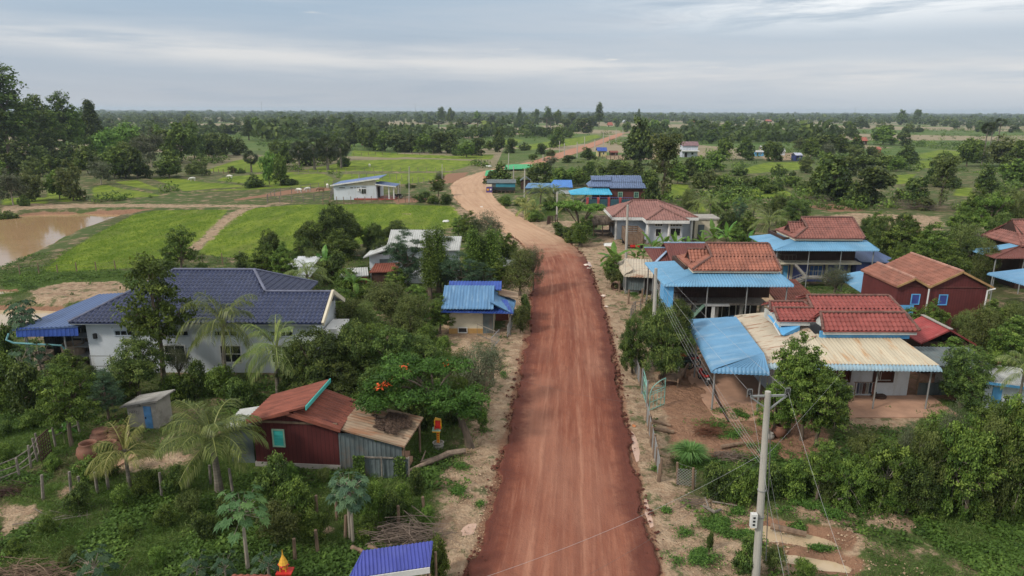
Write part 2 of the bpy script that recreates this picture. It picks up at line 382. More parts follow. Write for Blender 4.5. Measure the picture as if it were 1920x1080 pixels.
SAND = [  # bare pale soil (strength)
 ([(820,905),(850,868),(900,850),(935,790),(960,700),(975,640),(985,600),(1000,560),(990,620),(975,700),(955,800),(935,880),(905,960),(880,1080),(850,1080),(845,1000),(830,950)], .95),
 ([(1240,1085),(1222,1000),(1205,930),(1192,860),(1178,790),(1165,720),(1155,660),(1146,610),(1200,600),(1230,690),(1290,700),(1300,770),(1350,790),(1420,795),(1400,850),(1240,860),(1245,930),(1330,935),(1420,950),(1400,985),(1430,1085)], .9),
 ([(1430,955),(1560,935),(1560,975),(1500,985)], .6), ([(1520,970),(1585,962),(1600,980),(1550,992)], .9), ([(1625,985),(1690,972),(1720,985),(1700,1005),(1640,1000)], .95), ([(1560,1015),(1610,1000),(1640,1030),(1600,1060),(1560,1050)], .9),
 ([(1400,1030),(1600,1055),(1700,1080),(1400,1090)], .6), ([(1700,1010),(1760,1020),(1770,1050),(1700,1060)], .5), ([(1290,690),(1600,690),(1730,735),(1720,800),(1500,800),(1350,790)], .8),
 ([(60,545),(120,530),(220,527),(245,545),(190,562),(110,566),(62,562)], .95), ([(0,387),(60,380),(300,381),(440,383),(520,384),(500,387),(420,389),(240,387),(60,390),(0,398)], .8),
 ([(500,384),(470,392),(430,418),(400,446),(372,470),(350,480),(345,470),(380,440),(410,412),(440,392)], .8), ([(560,381),(500,383),(520,378)], .9),
 
 ([(1100,455),(1150,450),(1310,456),(1320,465),(1230,500),(1150,560),(1150,610),(1120,560),(1105,510),(1085,470),(1040,438),(1000,415),(1100,412)], .95),
 ([(1040,440),(1090,440),(1150,560),(1160,620),(1230,640),(1250,560),(1180,520),(1130,480),(1110,450)], .95),
 ([(1115,440),(1150,405),(1170,440),(1150,470)], .8), ([(840,575),(940,625),(980,620),(960,660),(930,700),(870,700),(830,640),(820,630)], .9),
 ([(735,372),(760,366),(850,362),(835,378),(790,382)], .5), ([(1130,292),(1230,288),(1240,300),(1140,300)], .8), ([(1540,405),(1600,398),(1760,404),(1780,425),(1700,440),(1600,420)], .7), ([(1840,425),(1900,418),(1925,430),(1860,440)], .9),
 ([(0,950),(60,948),(80,962),(50,985),(0,1010)], .9), ([(210,880),(300,850),(370,850),(360,868),(250,890)], .8), ([(105,920),(145,910),(140,930),(110,935)], .9),
 ([(470,885),(620,888),(600,898),(500,896)], .5), ([(590,990),(625,988),(628,1002),(600,1004)], .9), ([(560,1020),(600,1015),(600,1040),(565,1045)], .3), ([(1440,700),(1450,640),(1560,640),(1560,700)], .6),
 ([(1495,285),(1500,300),(1430,300),(1420,292)], .6), ([(740,395),(790,400),(780,410),(745,408)], .35), ([(1290,540),(1480,540),(1480,600),(1290,600)], .8)]
RED = [([(735,375),(750,370),(815,372),(800,380),(745,383)], .9), ([(800,345),(840,325),(880,322),(870,335),(845,345)], .9), ([(0,405),(60,392),(300,390),(246,403),(60,405),(0,420)], .8), ([(430,374),(540,354),(620,350),(625,356),(540,364),(440,376)], .75),
       ([(1500,385),(1560,380),(1640,395),(1560,398)], .6), ([(0,570),(120,572),(135,582),(0,582)], .8), ([(1225,690),(1500,680),(1570,800),(1560,870),(1250,862)], .62), ([(1430,640),(1900,660),(1900,760),(1440,740)], .6), ([(1430,1022),(1560,1036),(1640,1060),(1610,1066),(1480,1045),(1430,1032)], .8)]
LUSH = [([(1700,1000),(1720,962),(1920,958),(1930,1060),(1800,1050)], 1.0), ([(0,690),(150,760),(160,830),(0,900)], 1.0), ([(600,740),(840,760),(850,900),(820,930),(840,1085),(0,1085),(0,890),(300,900)], .55), ([(1220,850),(1620,850),(1640,950),(1420,935)], .5), ([(0,512),(60,512),(300,510),(230,528),(60,545),(0,560)], .8), ([(1000,370),(1060,400),(1010,412),(985,400)], .9),
        ([(1440,640),(1920,640),(1920,740),(1700,740)], .4)]
BUND = [[(700,381),(860,383)], [(200,342),(240,352),(310,362),(440,352)], [(330,330),(400,340),(500,349)], [(560,326),(660,322),(850,322)], [(640,300),(760,296),(900,302)], [(0,366),(60,362)], [(60,512),(105,476),(170,438),(240,402),(300,392),(427,390)], [(660,281),(760,288),(860,292)], [(60,516),(140,518),(260,508),(345,490)],
        [(262,333),(316,353),(330,363)], [(840,345),(640,348)], [(970,287),(1080,273)], [(1392,330),(1520,319)], [(1690,300),(1800,296)]]
RCEN = [((a.x+b.x)/2, (a.y+b.y)/2) for a, b in zip(RL, RR)]
_pad = [(pxpoly(p), s) for p, s in PADDY]; _sand = [(pxpoly(p), s) for p, s in SAND]; _red = [(pxpoly(p), s) for p, s in RED]; _lush = [(pxpoly(p), s) for p, s in LUSH]; _bund = [pxpoly(p) for p in BUND]
MOUND = [(P(1660, 985), 1.3, .35), (P(1550, 978), 1.0, .25), (P(1520, 955), .9, .2), (P(1590, 1015), .7, .3), (P(1040, 398), 2.4, 1.5), (P(1615, 1040), .9, .3), (P(1460, 958), .8, .2)]
def heights(X, Y):
    H = (vnoise(X, Y, 6, 1)-.5)*.10+(vnoise(X, Y, 1.7, 2)-.5)*.07
    big = np.clip((np.hypot(X, Y)-90)/200, 0, 1); H = H+big*(vnoise(X, Y, 70, 3)-.5)*.7-big*.1
    for b in _bund:
        d = pdist(X, Y, b); wd = 1.0+np.hypot(b[0][0], b[0][1])*.004; H += .28*np.exp(-(d/wd)**2)
    dn = pdist(X, Y, RCEN[:14]); road = np.clip((7.0-dn)/2.0, 0, 1)*(Y < 125)
    side = ((dn > 3.4) & (dn < 9) & (Y < 70)); H += side*(vnoise(X, Y, .5, 7)-.5)*.14*np.clip((dn-3.6)/.8, 0, 1)
    rp = sdist(X, Y, ROADPOLY); t = np.clip((rp+.5)/.8, 0, 1); H = H*(1-t)-.12*t
    for c, r, h in MOUND:
        d = np.hypot(X-c.x, Y-c.y); H += h*np.exp(-(d/r)**2)*(1+.5*(vnoise(X, Y, r*.35, 9)-.5))
    for poly, dep, wid in ((POND, 2.2, 2.0), (POND2, 2.0, 1.6), (POND3, 1.0, 1.0), (DITCH1, .32, .35), (DITCH2, .32, .35), (WELL, 1.8, 1.5), *[(p, .14, .15) for p in PUD]):
        xs = [p[0] for p in poly]; ys = [p[1] for p in poly]; m = (X > min(xs)-6) & (X < max(xs)+6) & (Y > min(ys)-6) & (Y < max(ys)+6)
        if m.any():
            s = sdist(X[m], Y[m], poly)+(vnoise(X[m], Y[m], wid*.8, 5)-.5)*wid*.35; lvl = {id(POND): -.9, id(POND2): -.8, id(POND3): -.3, id(WELL): -.8}.get(id(poly), -.05 if dep < .2 else -.12)
            t = np.clip((s+wid)/(2*wid), 0, 1); t = t*t*(3-2*t); Hm = H[m]*(1-t)+(lvl*2)*t; H[m] = Hm
    return H
def hgt(x, y): return float(heights(np.array([x]), np.array([y]))[0])
def grid_axis(segs):
    out = []
    for a, b, s in segs: out += list(np.arange(a, b, s))
    return np.array(out)
ys = list(grid_axis([(-60, 8, 4), (8, 20, .6), (20, 66, .22), (66, 110, .45), (110, 220, 1.0), (220, 400, 2.5)])); y = 400
while y < 9500: ys.append(y); y *= 1.02
xs_p = list(grid_axis([(0, 40, .25), (40, 60, .5), (60, 130, 1.0), (130, 240, 3)])); x = 240
while x < 9000: xs_p.append(x); x *= 1.05
xs = np.array(sorted(set([-a for a in xs_p[1:]]+xs_p))); ys = np.array(ys)
GX, GY = np.meshgrid(xs, ys); gx, gy = GX.ravel(), GY.ravel()
gz = heights(gx, gy)
def mask(list_, soft0=.4):
    out = np.zeros(gx.shape)
    for poly, s in list_:
        px = [p[0] for p in poly]; py = [p[1] for p in poly]; dist = np.mean(py); soft = soft0+dist*.006
        m = (gx > min(px)-soft*3) & (gx < max(px)+soft*3) & (gy > min(py)-soft*3) & (gy < max(py)+soft*3)
        v = np.clip(.5+sdist(gx[m], gy[m], poly)/(2*soft), 0, 1)*s; out[m] = np.maximum(out[m], v)
    return out
bundm = np.zeros(gx.shape)
for b in _bund: bundm = np.maximum(bundm, np.exp(-(pdist(gx, gy, b)/(.9+np.hypot(b[0][0], b[0][1])*.006))**2))
dn = pdist(gx, gy, RCEN); verge = np.clip((7.2-dn)/2.5, 0, 1)*.75*(gy < 130)+np.clip((9-dn)/3, 0, 1)*.4*(gy >= 130)
pondm = np.zeros(gx.shape)
for p in (POND, POND2, POND3, DITCH1, DITCH2):
    m = (np.abs(gx-np.mean([q[0] for q in p])) < 60) & (np.abs(gy-np.mean([q[1] for q in p])) < 60); pondm[m] = np.maximum(pondm[m], np.clip(sdist(gx[m], gy[m], p)/.8+1, 0, 1))
rsd = np.full(gx.shape, 9.0); nr_ = dn < 12; rsd[nr_] = np.maximum(0, -sdist(gx[nr_], gy[nr_], ROADPOLY)); rededge = .78*np.exp(-rsd/.55)*(gy < 95)
A = np.stack([np.maximum(mask(_sand), verge), mask(_pad)*(1-.9*bundm), mask(_lush), np.maximum(np.maximum(mask(_red), pondm*.9), rededge)], 1)
def ground_mat():
    t = NT('village_ground')
    a = t.n('ShaderNodeAttribute', attribute_name='land'); sp = t.n('ShaderNodeSeparateColor'); t.L.new(a.outputs['Color'], sp.inputs[0])
    sand, pad, lush, red = sp.outputs[0], sp.outputs[1], sp.outputs[2], a.outputs['Alpha']
    tx = t.n('ShaderNodeSeparateXYZ'); t.L.new(t.tc.outputs['Object'], tx.inputs[0])
    n1 = t.noise(.45, det=8, rough=.62); n2 = t.noise(2.3, det=6, rough=.6, off=3); n3 = t.noise(9, det=4, off=7); n4 = t.noise(.07, det=5, off=9); n5 = t.noise(.012, det=5, off=2)
    jag = t.math('ADD', t.math('MULTIPLY', t.math('SUBTRACT', n1, .5), 1.1), t.math('MULTIPLY', t.math('SUBTRACT', n2, .5), .8))
    # scrub: olive grass over dull soil
    soil = t.mix(n2, (.23, .165, .105), (.36, .27, .175))
    gr = t.mix(n3, (.045, .072, .020), (.105, .15, .042)); gr = t.mix(t.ss(n4, .4, .65), gr, (.095, .10, .04))
    c = t.mix(t.ss(t.math('ADD', n1, t.math('MULTIPLY', n3, .25)), .62, .78), gr, soil)
    lushc = t.mix(n3, (.04, .07, .015), (.105, .165, .032))
    c = t.mix(t.ss(t.math('ADD', lush, jag), .35, .6), c, lushc)
    # patchwork of far fields
    vo = t.n('ShaderNodeTexVoronoi'); vo.inputs['Scale'].default_value = .011; mp = t.n('ShaderNodeMapping'); t.L.new(t.tc.outputs['Object'], mp.inputs[0]); mp.inputs['Scale'].default_value = (1, .8, 1); t.L.new(mp.outputs[0], vo.inputs['Vector'])
    vs = t.n('ShaderNodeSeparateColor'); t.L.new(vo.outputs['Color'], vs.inputs[0])
    fg = t.mix(t.ss(n4, .35, .7), (.075, .135, .03), (.13, .17, .055)); ft = t.mix(n4, (.26, .21, .135), (.33, .28, .19))
    far = t.mix(t.ss(t.math('ADD', vs.outputs[0], t.math('MULTIPLY', tx.outputs[1], .00042)), .62, .80), fg, ft)
    far = t.mix(t.ss(n5, .5, .68), far, (.09, .11, .045)); far = t.mix(t.ss(tx.outputs[1], 900, 2200, 0, .8), far, (.07, .095, .04))
    c = t.mix(t.ss(tx.outputs[1], 150, 330), c, far)
    # rice
    pj = t.ss(t.math('ADD', pad, t.math('MULTIPLY', jag, .35)), .35, .55)
    st = t.noise(.5, (1, .25, 1), det=6, off=5)
    pc = t.mix(t.ss(st, .35, .68), (.125, .185, .02), (.24, .30, .034)); pc = t.mix(t.ss(t.noise(.16, (1, .5, 1), det=6, off=8), .50, .72, 0, .6), pc, (.20, .21, .055)); pc = t.mix(t.math('MULTIPLY', t.ss(n1, .66, .78), .55), pc, (.25, .18, .10))
    pc = t.mix(t.math('MULTIPLY', n3, .35), pc, (.05, .11, .012))
    c = t.mix(pj, c, pc)
    # bare soil with green flecks, ruts and crumbs
    sc_ = t.mix(t.ss(n1, .3, .7), (.43, .305, .20), (.30, .195, .125)); sc_ = t.mix(t.ss(n2, .35, .62, 0, .55), sc_, (.52, .40, .28)); sc_ = t.mix(t.ss(n3, .45, .7, 0, .4), sc_, (.20, .13, .085)); sc_ = t.mix(t.ss(t.noise(1.1, det=6, off=31), .50, .62, 0, .45), sc_, (.20, .125, .08))
    fleck = t.ss(t.noise(.8, det=7, rough=.72, off=13), .52, .62)
    sc_ = t.mix(t.math('MULTIPLY', fleck, .8), sc_, (.06, .095, .03))
    c = t.mix(t.ss(t.math('ADD', sand, jag), .36, .56), c, sc_)
    rc = t.mix(n2, (.19, .095, .06), (.37, .22, .14)); c = t.mix(t.ss(t.math('ADD', red, t.math('MULTIPLY', jag, .6)), .4, .6), c, rc)
    t.bump(t.math('ADD', n3, t.math('MULTIPLY', n2, 2.5)), .16, .9)
    return t.done(c, .95, .15)
def build_ground():
    nx, ny = len(xs), len(ys); idx = np.arange(nx*ny).reshape(ny, nx)
    mb = MB(); mb.add(np.stack([gx, gy, gz], 1), np.stack([idx[:-1, :-1], idx[:-1, 1:], idx[1:, 1:], idx[1:, :-1]], -1).reshape(-1, 4))
    o = mb.build('ground', ground_mat(), smooth=True, kind='structure')
    at = o.data.attributes.new('land', 'FLOAT_COLOR', 'POINT'); at.data.foreach_set('color', A.astype(np.float32).reshape(-1))
build_ground()
def build_road():
    t = NT('laterite_road')
    tx = t.n('ShaderNodeSeparateXYZ'); t.L.new(t.tc.outputs['Object'], tx.inputs[0])
    edge = t.attr('edge'); along = t.attr('across')
    cx = t.n('ShaderNodeCombineXYZ'); t.L.new(t.math('MULTIPLY', along, 7.5), cx.inputs[0]); t.L.new(t.math('MULTIPLY', tx.outputs[1], .05), cx.inputs[1])
    def nz(s, det=6, off=0.0, ysc=1.0):
        mp = t.n('ShaderNodeMapping'); t.L.new(cx.outputs[0], mp.inputs[0]); mp.inputs['Location'].default_value = (off, off, 0); mp.inputs['Scale'].default_value = (1, ysc, 1)
        q = t.n('ShaderNodeTexNoise'); q.inputs['Scale'].default_value = s; q.inputs['Detail'].default_value = det; q.inputs['Roughness'].default_value = .65; t.L.new(mp.outputs[0], q.inputs['Vector']); return q.outputs[0]
    s1, s2, s3 = nz(1.4, off=2), nz(4.5, off=6), nz(9, off=16, ysc=2)
    n1, n2, n3 = t.noise(.5, det=7, rough=.6), t.noise(3, det=6, off=3), t.noise(14, det=3, off=6)
    c = t.mix(t.ss(s1, .36, .64), (.185, .056, .033), (.285, .102, .060)); c = t.mix(t.ss(s2, .46, .7, 0, .6), c, (.37, .17, .11)); c = t.mix(t.ss(s3, .5, .7, 0, .5), c, (.16, .052, .034)); c = t.mix(t.ss(n1, .45, .75, 0, .55), c, (.20, .065, .04))
    c = t.mix(t.ss(t.noise(1.3, (1, .4, 1), det=5, off=11), .60, .70, 0, .45), c, (.155, .055, .036))
    c = t.mix(t.math('MULTIPLY', t.ss(t.noise(.22, (1, .35, 1), det=6, off=41), .42, .66), .40), c, (.40, .21, .145)); c = t.mix(t.math('MULTIPLY', t.ss(t.noise(.35, (1, .6, 1), det=6, off=51), .56, .70), .28), c, (.13, .045, .03)); c = t.mix(t.math('MULTIPLY', n3, .3), c, (.13, .045, .03)); c = t.mix(t.ss(t.noise(.9, det=3, off=21), .74, .80, 0, .5), c, (.50, .33, .24))
    for u0, wd_, am in ((.30, .035, .5), (.40, .03, .35), (.60, .035, .5), (.71, .03, .35)):
        dv = t.math('ABSOLUTE', t.math('SUBTRACT', t.math('ADD', along, t.math('MULTIPLY', t.math('SUBTRACT', n1, .5), .05)), u0)); c = t.mix(t.math('MULTIPLY', t.ss(dv, wd_, .0), t.math('MULTIPLY', t.ss(s2, .35, .65), am)), c, (.44, .215, .14))
    damp = t.ss(t.math('ADD', edge, t.math('ADD', t.math('MULTIPLY', t.math('SUBTRACT', n1, .5), .5), t.math('MULTIPLY', t.math('SUBTRACT', n2, .5), .25))), .62, .90)
    c = t.mix(t.math('MULTIPLY', damp, .92), c, t.mix(n2, (.072, .022, .016), (.15, .048, .033)))
    rim = t.ss(t.math('ADD', edge, t.math('MULTIPLY', t.math('SUBTRACT', n2, .5), .12)), .965, 1.0)
    c = t.mix(t.math('MULTIPLY', rim, .35), c, (.34, .18, .11))
    tan_ = t.mix(t.ss(s1, .3, .7), (.53, .355, .235), (.42, .265, .17)); tan_ = t.mix(t.ss(n1, .5, .75, 0, .5), tan_, (.37, .20, .12)); tan_ = t.mix(t.math('MULTIPLY', n3, .2), tan_, (.3, .17, .1))
    yy = t.math('ADD', tx.outputs[1], t.math('MULTIPLY', t.math('SUBTRACT', n1, .5), 22))
    c = t.mix(t.ss(yy, 82, 100), c, tan_); c = t.mix(t.ss(yy, 215, 260, 0, .8), c, (.37, .17, .11))
    t.bump(t.math('ADD', t.math('ADD', t.math('MULTIPLY', s2, 1.5), n3), t.math('MULTIPLY', n2, 1.6)), .05, .7)
    m = t.done(c, .9, .2)
    V = []; E = []; Ac = []; F = []; nc = 90; rows = 0
    for i in range(len(RL)-1):
        d = ((RL[i]-RL[i+1]).length+(RR[i]-RR[i+1]).length)/2; k = max(2, int(d/(.16 if RL[i].y < 70 else 1.2)))
        for j in range(k):
            f = j/k
            def cr(Pq, f):
                p0, p1, p2, p3 = Pq[max(i-1, 0)], Pq[i], Pq[i+1], Pq[min(i+2, len(Pq)-1)]
                return .5*((2*p1)+(p2-p0)*f+(2*p0-5*p1+4*p2-p3)*f*f+(3*p1-p0-3*p2+p3)*f**3)
            a, b = cr(RL, f), cr(RR, f)
            u = np.linspace(0, 1, nc+1); ee = np.abs(u-.5)*2
            xx = a.x+(b.x-a.x)*u; yy_ = a.y+(b.y-a.y)*u
            ew = np.clip((ee-.86)/.14, 0, 1); jg = (vnoise(xx+50, yy_, .45, 12)-.5)*.42+(vnoise(xx+50, yy_, 1.6, 13)-.5)*.5+(vnoise(xx+50, yy_, .2, 16)-.5)*.2
            xx = xx+np.sign(u-.5)*jg*ew
            zz = .07+.05*(1-ee**2)-.30*np.clip((ee-.975)/.025, 0, 1)+.05*np.exp(-((ee-.95)/.035)**2)*vnoise(xx, yy_, .6, 14)*1.6+(vnoise(xx, yy_, .35, 15)-.5)*.025
            zz += -.028*np.exp(-((u-.33)/.035)**2)-.028*np.exp(-((u-.62)/.035)**2)
            V.append(np.stack([xx, yy_, zz], 1)); E.append(ee); Ac.append(u); rows += 1
    idx = np.arange(rows*(nc+1)).reshape(rows, nc+1)
    mb = MB(); mb.add(np.concatenate(V), np.stack([idx[:-1, :-1], idx[:-1, 1:], idx[1:, 1:], idx[1:, :-1]], -1).reshape(-1, 4))
    o = mb.build('road', m, smooth=True, kind='structure')
    for nm, d in (('edge', E), ('across', Ac)):
        at = o.data.attributes.new(nm, 'FLOAT', 'POINT'); at.data.foreach_set('value', np.concatenate(d).astype(np.float32))
build_road()
def water_mat(name, col, rough=.08):
    t = NT(name); n1 = t.noise(.35, det=4); t.bump(t.noise(3.0, (1, 2, 1), det=3), .01, .25)
    return t.done(t.mix(n1, col, tuple(c*.8 for c in col)), rough, .5)
mud_water = water_mat('muddy_water', (.42, .27, .145), .03); clay_water = water_mat('clay_puddle_water', (.52, .40, .26), .05); pink_water = water_mat('pink_puddle_water', (.55, .36, .27))
def water(name, poly, z, m, grow=1.0):
    cx, cy = np.mean([p[0] for p in poly]), np.mean([p[1] for p in poly])
    pts = []
    for x, y in poly:
        d = hypot(x-cx, y-cy); k = (d+grow)/d; pts.append((cx+(x-cx)*k, cy+(y-cy)*k, z))
    if (pts[1][0]-pts[0][0])*(pts[2][1]-pts[0][1])-(pts[1][1]-pts[0][1])*(pts[2][0]-pts[0][0]) < 0: pts.reverse()
    mb = MB(); mb.poly(pts); mb.build(name, m, kind='structure')
water('pond', POND, -.9, mud_water, 1.5); water('pond', POND2, -.8, clay_water, 1.2); water('pond', POND3, -.3, clay_water, .6)
water('ditch_water', DITCH1, -.13, clay_water, .25); water('ditch_water', DITCH2, -.13, clay_water, .25)
for p in PUD: water('puddle', p, -.045, pink_water, .08)

# ---------------------------------------------------------------- plants
def leaf_quads(C0, nrm, size, rs, aspect=.5, droop=0.0):
    """n rhombic leaves at C0 with normals nrm"""
    n = len(C0); nrm = nrm/(np.linalg.norm(nrm, axis=1, keepdims=True)+1e-9)
    r = rs.randn(n, 3); r[:, 2] -= droop*1.5; u = r-(r*nrm).sum(1, keepdims=True)*nrm; u /= np.linalg.norm(u, axis=1, keepdims=True)+1e-9
    v = np.cross(nrm, u); s = (size*(.7+.6*rs.rand(n)))[:, None]
    V = np.stack([C0-u*s*.5, C0+v*s*aspect*.5-u*s*.05, C0+u*s*.5, C0-v*s*aspect*.5-u*s*.05], 1).reshape(-1, 3)
    return V, np.arange(4*n).reshape(n, 4)
def crown_mesh(seed, lobes, ntips, per, leaf, tipr, mat, aspect=.5, droop=0.0, shell=(.72, 1.02), flat=.7, upb=.25, name='crown', extra=None):
    rs = np.random.RandomState(seed); mb = MB()
    wgt = np.array([l[3]*l[4]+l[4]*l[5]+l[3]*l[5] for l in lobes]); wgt = wgt/wgt.sum()
    k = rs.choice(len(lobes), ntips, p=wgt); Lb = np.array(lobes)[k]
    d = rs.randn(ntips, 3); d[:, 2] = d[:, 2]+upb*np.abs(rs.randn(ntips)); d /= np.linalg.norm(d, axis=1, keepdims=True)
    rad = shell[0]+(shell[1]-shell[0])*rs.rand(ntips)**.6
    tips = Lb[:, :3]+d*Lb[:, 3:6]*rad[:, None]
    if extra is not None: tips = np.concatenate([tips, extra]); d = np.concatenate([d, np.tile([0, 0, 1.], (len(extra), 1))]); ntips = len(tips)
    tt = np.clip(.5+.22*rs.randn(ntips), 0, 1)
    Cn = np.repeat(tips, per, 0)+rs.randn(ntips*per, 3)*np.array([tipr, tipr, tipr*flat])*.55
    nr = np.repeat(d, per, 0)*.6+np.array([0, 0, .55])+rs.randn(ntips*per, 3)*.55
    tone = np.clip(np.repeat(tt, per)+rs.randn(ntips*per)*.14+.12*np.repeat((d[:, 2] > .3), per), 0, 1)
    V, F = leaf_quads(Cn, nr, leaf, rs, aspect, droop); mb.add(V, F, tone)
    return mb.build(name, mat, link=False)
def trunk_mesh(seed, h, r, lobes, mat=None, base=(0, 0), lean=(0, 0), n=7, name='trunk', split=.45, extra=None):
    rr = random.Random(seed); mb = MB(); h0 = h*split
    pts = [Vector((base[0]+lean[0]*t+rr.uniform(-.08, .08)*t*2, base[1]+lean[1]*t+rr.uniform(-.08, .08)*t*2, h0*t-(.3 if t == 0 else 0))) for t in (0, .3, .65, 1)]
    mb.tube(pts, [r*1.35, r, r*.88, r*.8], n)
    top = pts[-1]
    for l in lobes:
        e = Vector(l[:3]); m_ = top.lerp(e, .5)+Vector((rr.uniform(-.2, .2), rr.uniform(-.2, .2), rr.uniform(-.1, .3)))
        mb.tube([top-Vector((0, 0, .15)), m_, e], [r*.62, r*.42, r*.16], 5)
        for _ in range(4):
            dd = Vector((rr.gauss(0, 1), rr.gauss(0, 1), rr.gauss(.3, 1))).normalized(); q = e+Vector((dd.x*l[3], dd.y*l[4], dd.z*l[5]))*.85
            mb.tube([m_.lerp(e, rr.uniform(.2, 1)), q], [r*.2, r*.04], 4)
    return mb.build(name, mat or bark, link=False)
def blob_lobes(seed, n, h, R_, low=.35, top=1.0, lr=.45):
    rr = random.Random(seed); L = [(0, 0, h*(low+top)/2*1.02, R_*.55, R_*.55, h*(top-low)*.42)]
    for i in range(n):
        a = 2*pi*i/n+rr.uniform(-.4, .4); d = R_*rr.uniform(.35, .68); z = h*rr.uniform(low+.06, max(low+.12, top-.13-.75*(d/R_-.35))); q = R_*rr.uniform(lr*.75, lr*1.15)
        L.append((d*cos(a), d*sin(a), z, q, q, q*.8))
    return L
# prototypes: key -> (trunk mesh, crown mesh, height, width)
PR = {}
def proto(key, trunk, crown, h, wd): PR[key] = (trunk, crown, h, wd)
def mk(key, seed, h, R_, n, leafm, ntips, per, leaf, tipr, low=.3, r=.2, **k):
    tk = {q: k.pop(q) for q in ('lean', 'split', 'tmat') if q in k}; lr = k.pop('lr', .45); top = k.pop('top', 1.0)
    L = blob_lobes(seed, n, h, R_, low, top, lr)
    tr = None if k.pop('notrunk', False) else trunk_mesh(seed, h, r, L, tk.get('tmat'), lean=tk.get('lean', (0, 0)), split=tk.get('split', .4))
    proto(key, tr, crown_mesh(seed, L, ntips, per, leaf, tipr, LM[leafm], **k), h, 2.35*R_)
# near trees: small leaves
mk('mango', 11, 7, 3.2, 13, 'mango', 330, 60, .26, .40, low=.26, lr=.38, aspect=.32, droop=.7)
mk('mango2', 12, 7, 3.2, 13, 'dark', 330, 60, .26, .40, low=.14, lr=.38, aspect=.34, droop=.6)
mk('leafy', 13, 8, 3.0, 14, 'mid', 280, 56, .23, .38, low=.22, lr=.36, aspect=.5, flat=.5)
mk('leafy2', 14, 7, 3.0, 12, 'light', 240, 54, .22, .38, low=.2, lr=.36, aspect=.5, flat=.55)
mk('thick', 24, 5, 3.0, 15, 'mid', 300, 58, .20, .34, low=.0, lr=.34, r=.08, tmat=bark_pale, aspect=.5)
mk('thick2', 25, 5, 3.0, 14, 'olive', 260, 56, .19, .36, low=.0, lr=.34, r=.08, tmat=bark_pale, aspect=.42)
mk('airy', 15, 8, 2.9, 8, 'mid', 190, 36, .26, .42, low=.3, lr=.42, flat=.5, shell=(.5, 1.1))
mk('olive', 16, 6, 2.8, 7, 'olive', 380, 38, .20, .42, low=.1, aspect=.35, droop=.3)
mk('wispy', 17, 6, 2.6, 7, 'grey', 240, 34, .18, .45, low=.2, aspect=.3, shell=(.4, 1.1))
mk('feather', 18, 8, 3.2, 12, 'blue', 300, 52, .22, .38, low=.2, lr=.36, aspect=.3, flat=.35)
mk('shrub', 19, 2.4, 1.6, 6, 'mid', 170, 34, .19, .30, low=.05, r=.07)
mk('shrub2', 20, 2.4, 1.6, 6, 'olive', 170, 34, .17, .30, low=.05, r=.07)
mk('shrub3', 21, 2.4, 1.6, 6, 'dark', 180, 34, .20, .30, low=.02, r=.07)
mk('shrub4', 22, 2.4, 1.6, 6, 'light', 170, 34, .17, .32, low=.02, r=.07)
# distant trees: coarser leaves
mk('f_dark', 31, 10, 4.5, 9, 'dark', 240, 15, .72, .7, low=.02, aspect=.7)
mk('f_dark2', 32, 10, 4.2, 8, 'mango', 230, 15, .72, .75, low=.02, aspect=.7)
mk('f_mid', 33, 10, 4.3, 8, 'mid', 230, 15, .70, .7, low=.02, aspect=.7)
mk('f_light', 34, 10, 4.5, 8, 'light', 230, 15, .66, .75, low=.02, aspect=.6)
mk('f_olive', 35, 10, 4.3, 8, 'olive', 220, 15, .66, .75, low=.02, aspect=.6)
mk('f_grey', 36, 10, 4.0, 8, 'grey', 190, 14, .6, .75, low=.2, aspect=.5, shell=(.4, 1.1), tmat=bark_pale)
mk('f_bush', 37, 6, 4.2, 8, 'mid', 210, 15, .62, .7, low=.0, aspect=.7)
mk('f_bush2', 38, 6, 4.2, 8, 'olive', 210, 15, .62, .7, low=.0, aspect=.7)
mk('f_bush3', 39, 6, 4.2, 8, 'dark', 210, 15, .62, .7, low=.0, aspect=.7)
def tall(key, seed, leafm, h=22, R_=6, ntips=420, leaf=.72, conic=False, per=15):
    rr = random.Random(seed); L = []
    for i in range(14):
        f = i/13; z = h*(.30+.66*f); q = (R_*(1-f)*.75+R_*.22) if conic else R_*(.42 if f < .8 else .34)*rr.uniform(.75, 1.15)
        d = 0 if conic else R_*rr.uniform(.2, .62)*(1-max(0, f-.6)*1.5); a = i*2.4
        L.append((d*cos(a), d*sin(a), z, q, q, h*(.09 if not conic else .085)))
    proto(key, trunk_mesh(seed, h, .35, L[::2], split=.55), crown_mesh(seed, L, ntips, per, leaf, .8, LM[leafm], aspect=.55, shell=(.55, 1.08)), h, 2*R_)
tall('tall', 41, 'dark'); tall('tall2', 42, 'mango', ntips=380); tall('conic', 43, 'dark', h=16, R_=4, conic=True, ntips=520); tall('tallmid', 44, 'mid', ntips=460)
tall('columnar', 45, 'mid', h=8, R_=1.0, conic=True, ntips=260, leaf=.22, per=40)
def viny(key):
    rr = random.Random(5); L = [(rr.uniform(-1.6, 1.6), rr.uniform(-1.6, 1.6), 9+rr.uniform(-2, 3), 2.1, 2.1, 2.0) for _ in range(7)]+[(rr.uniform(-1, 1), rr.uniform(-1, 1), z, 1.0, 1.0, 1.4) for z in (1.5, 3, 4.5, 6)]
    proto(key, trunk_mesh(5, 12, .3, L[:5]), crown_mesh(5, L, 300, 15, .55, .6, LM['olive'], aspect=.5), 12, 7)
viny('viny')
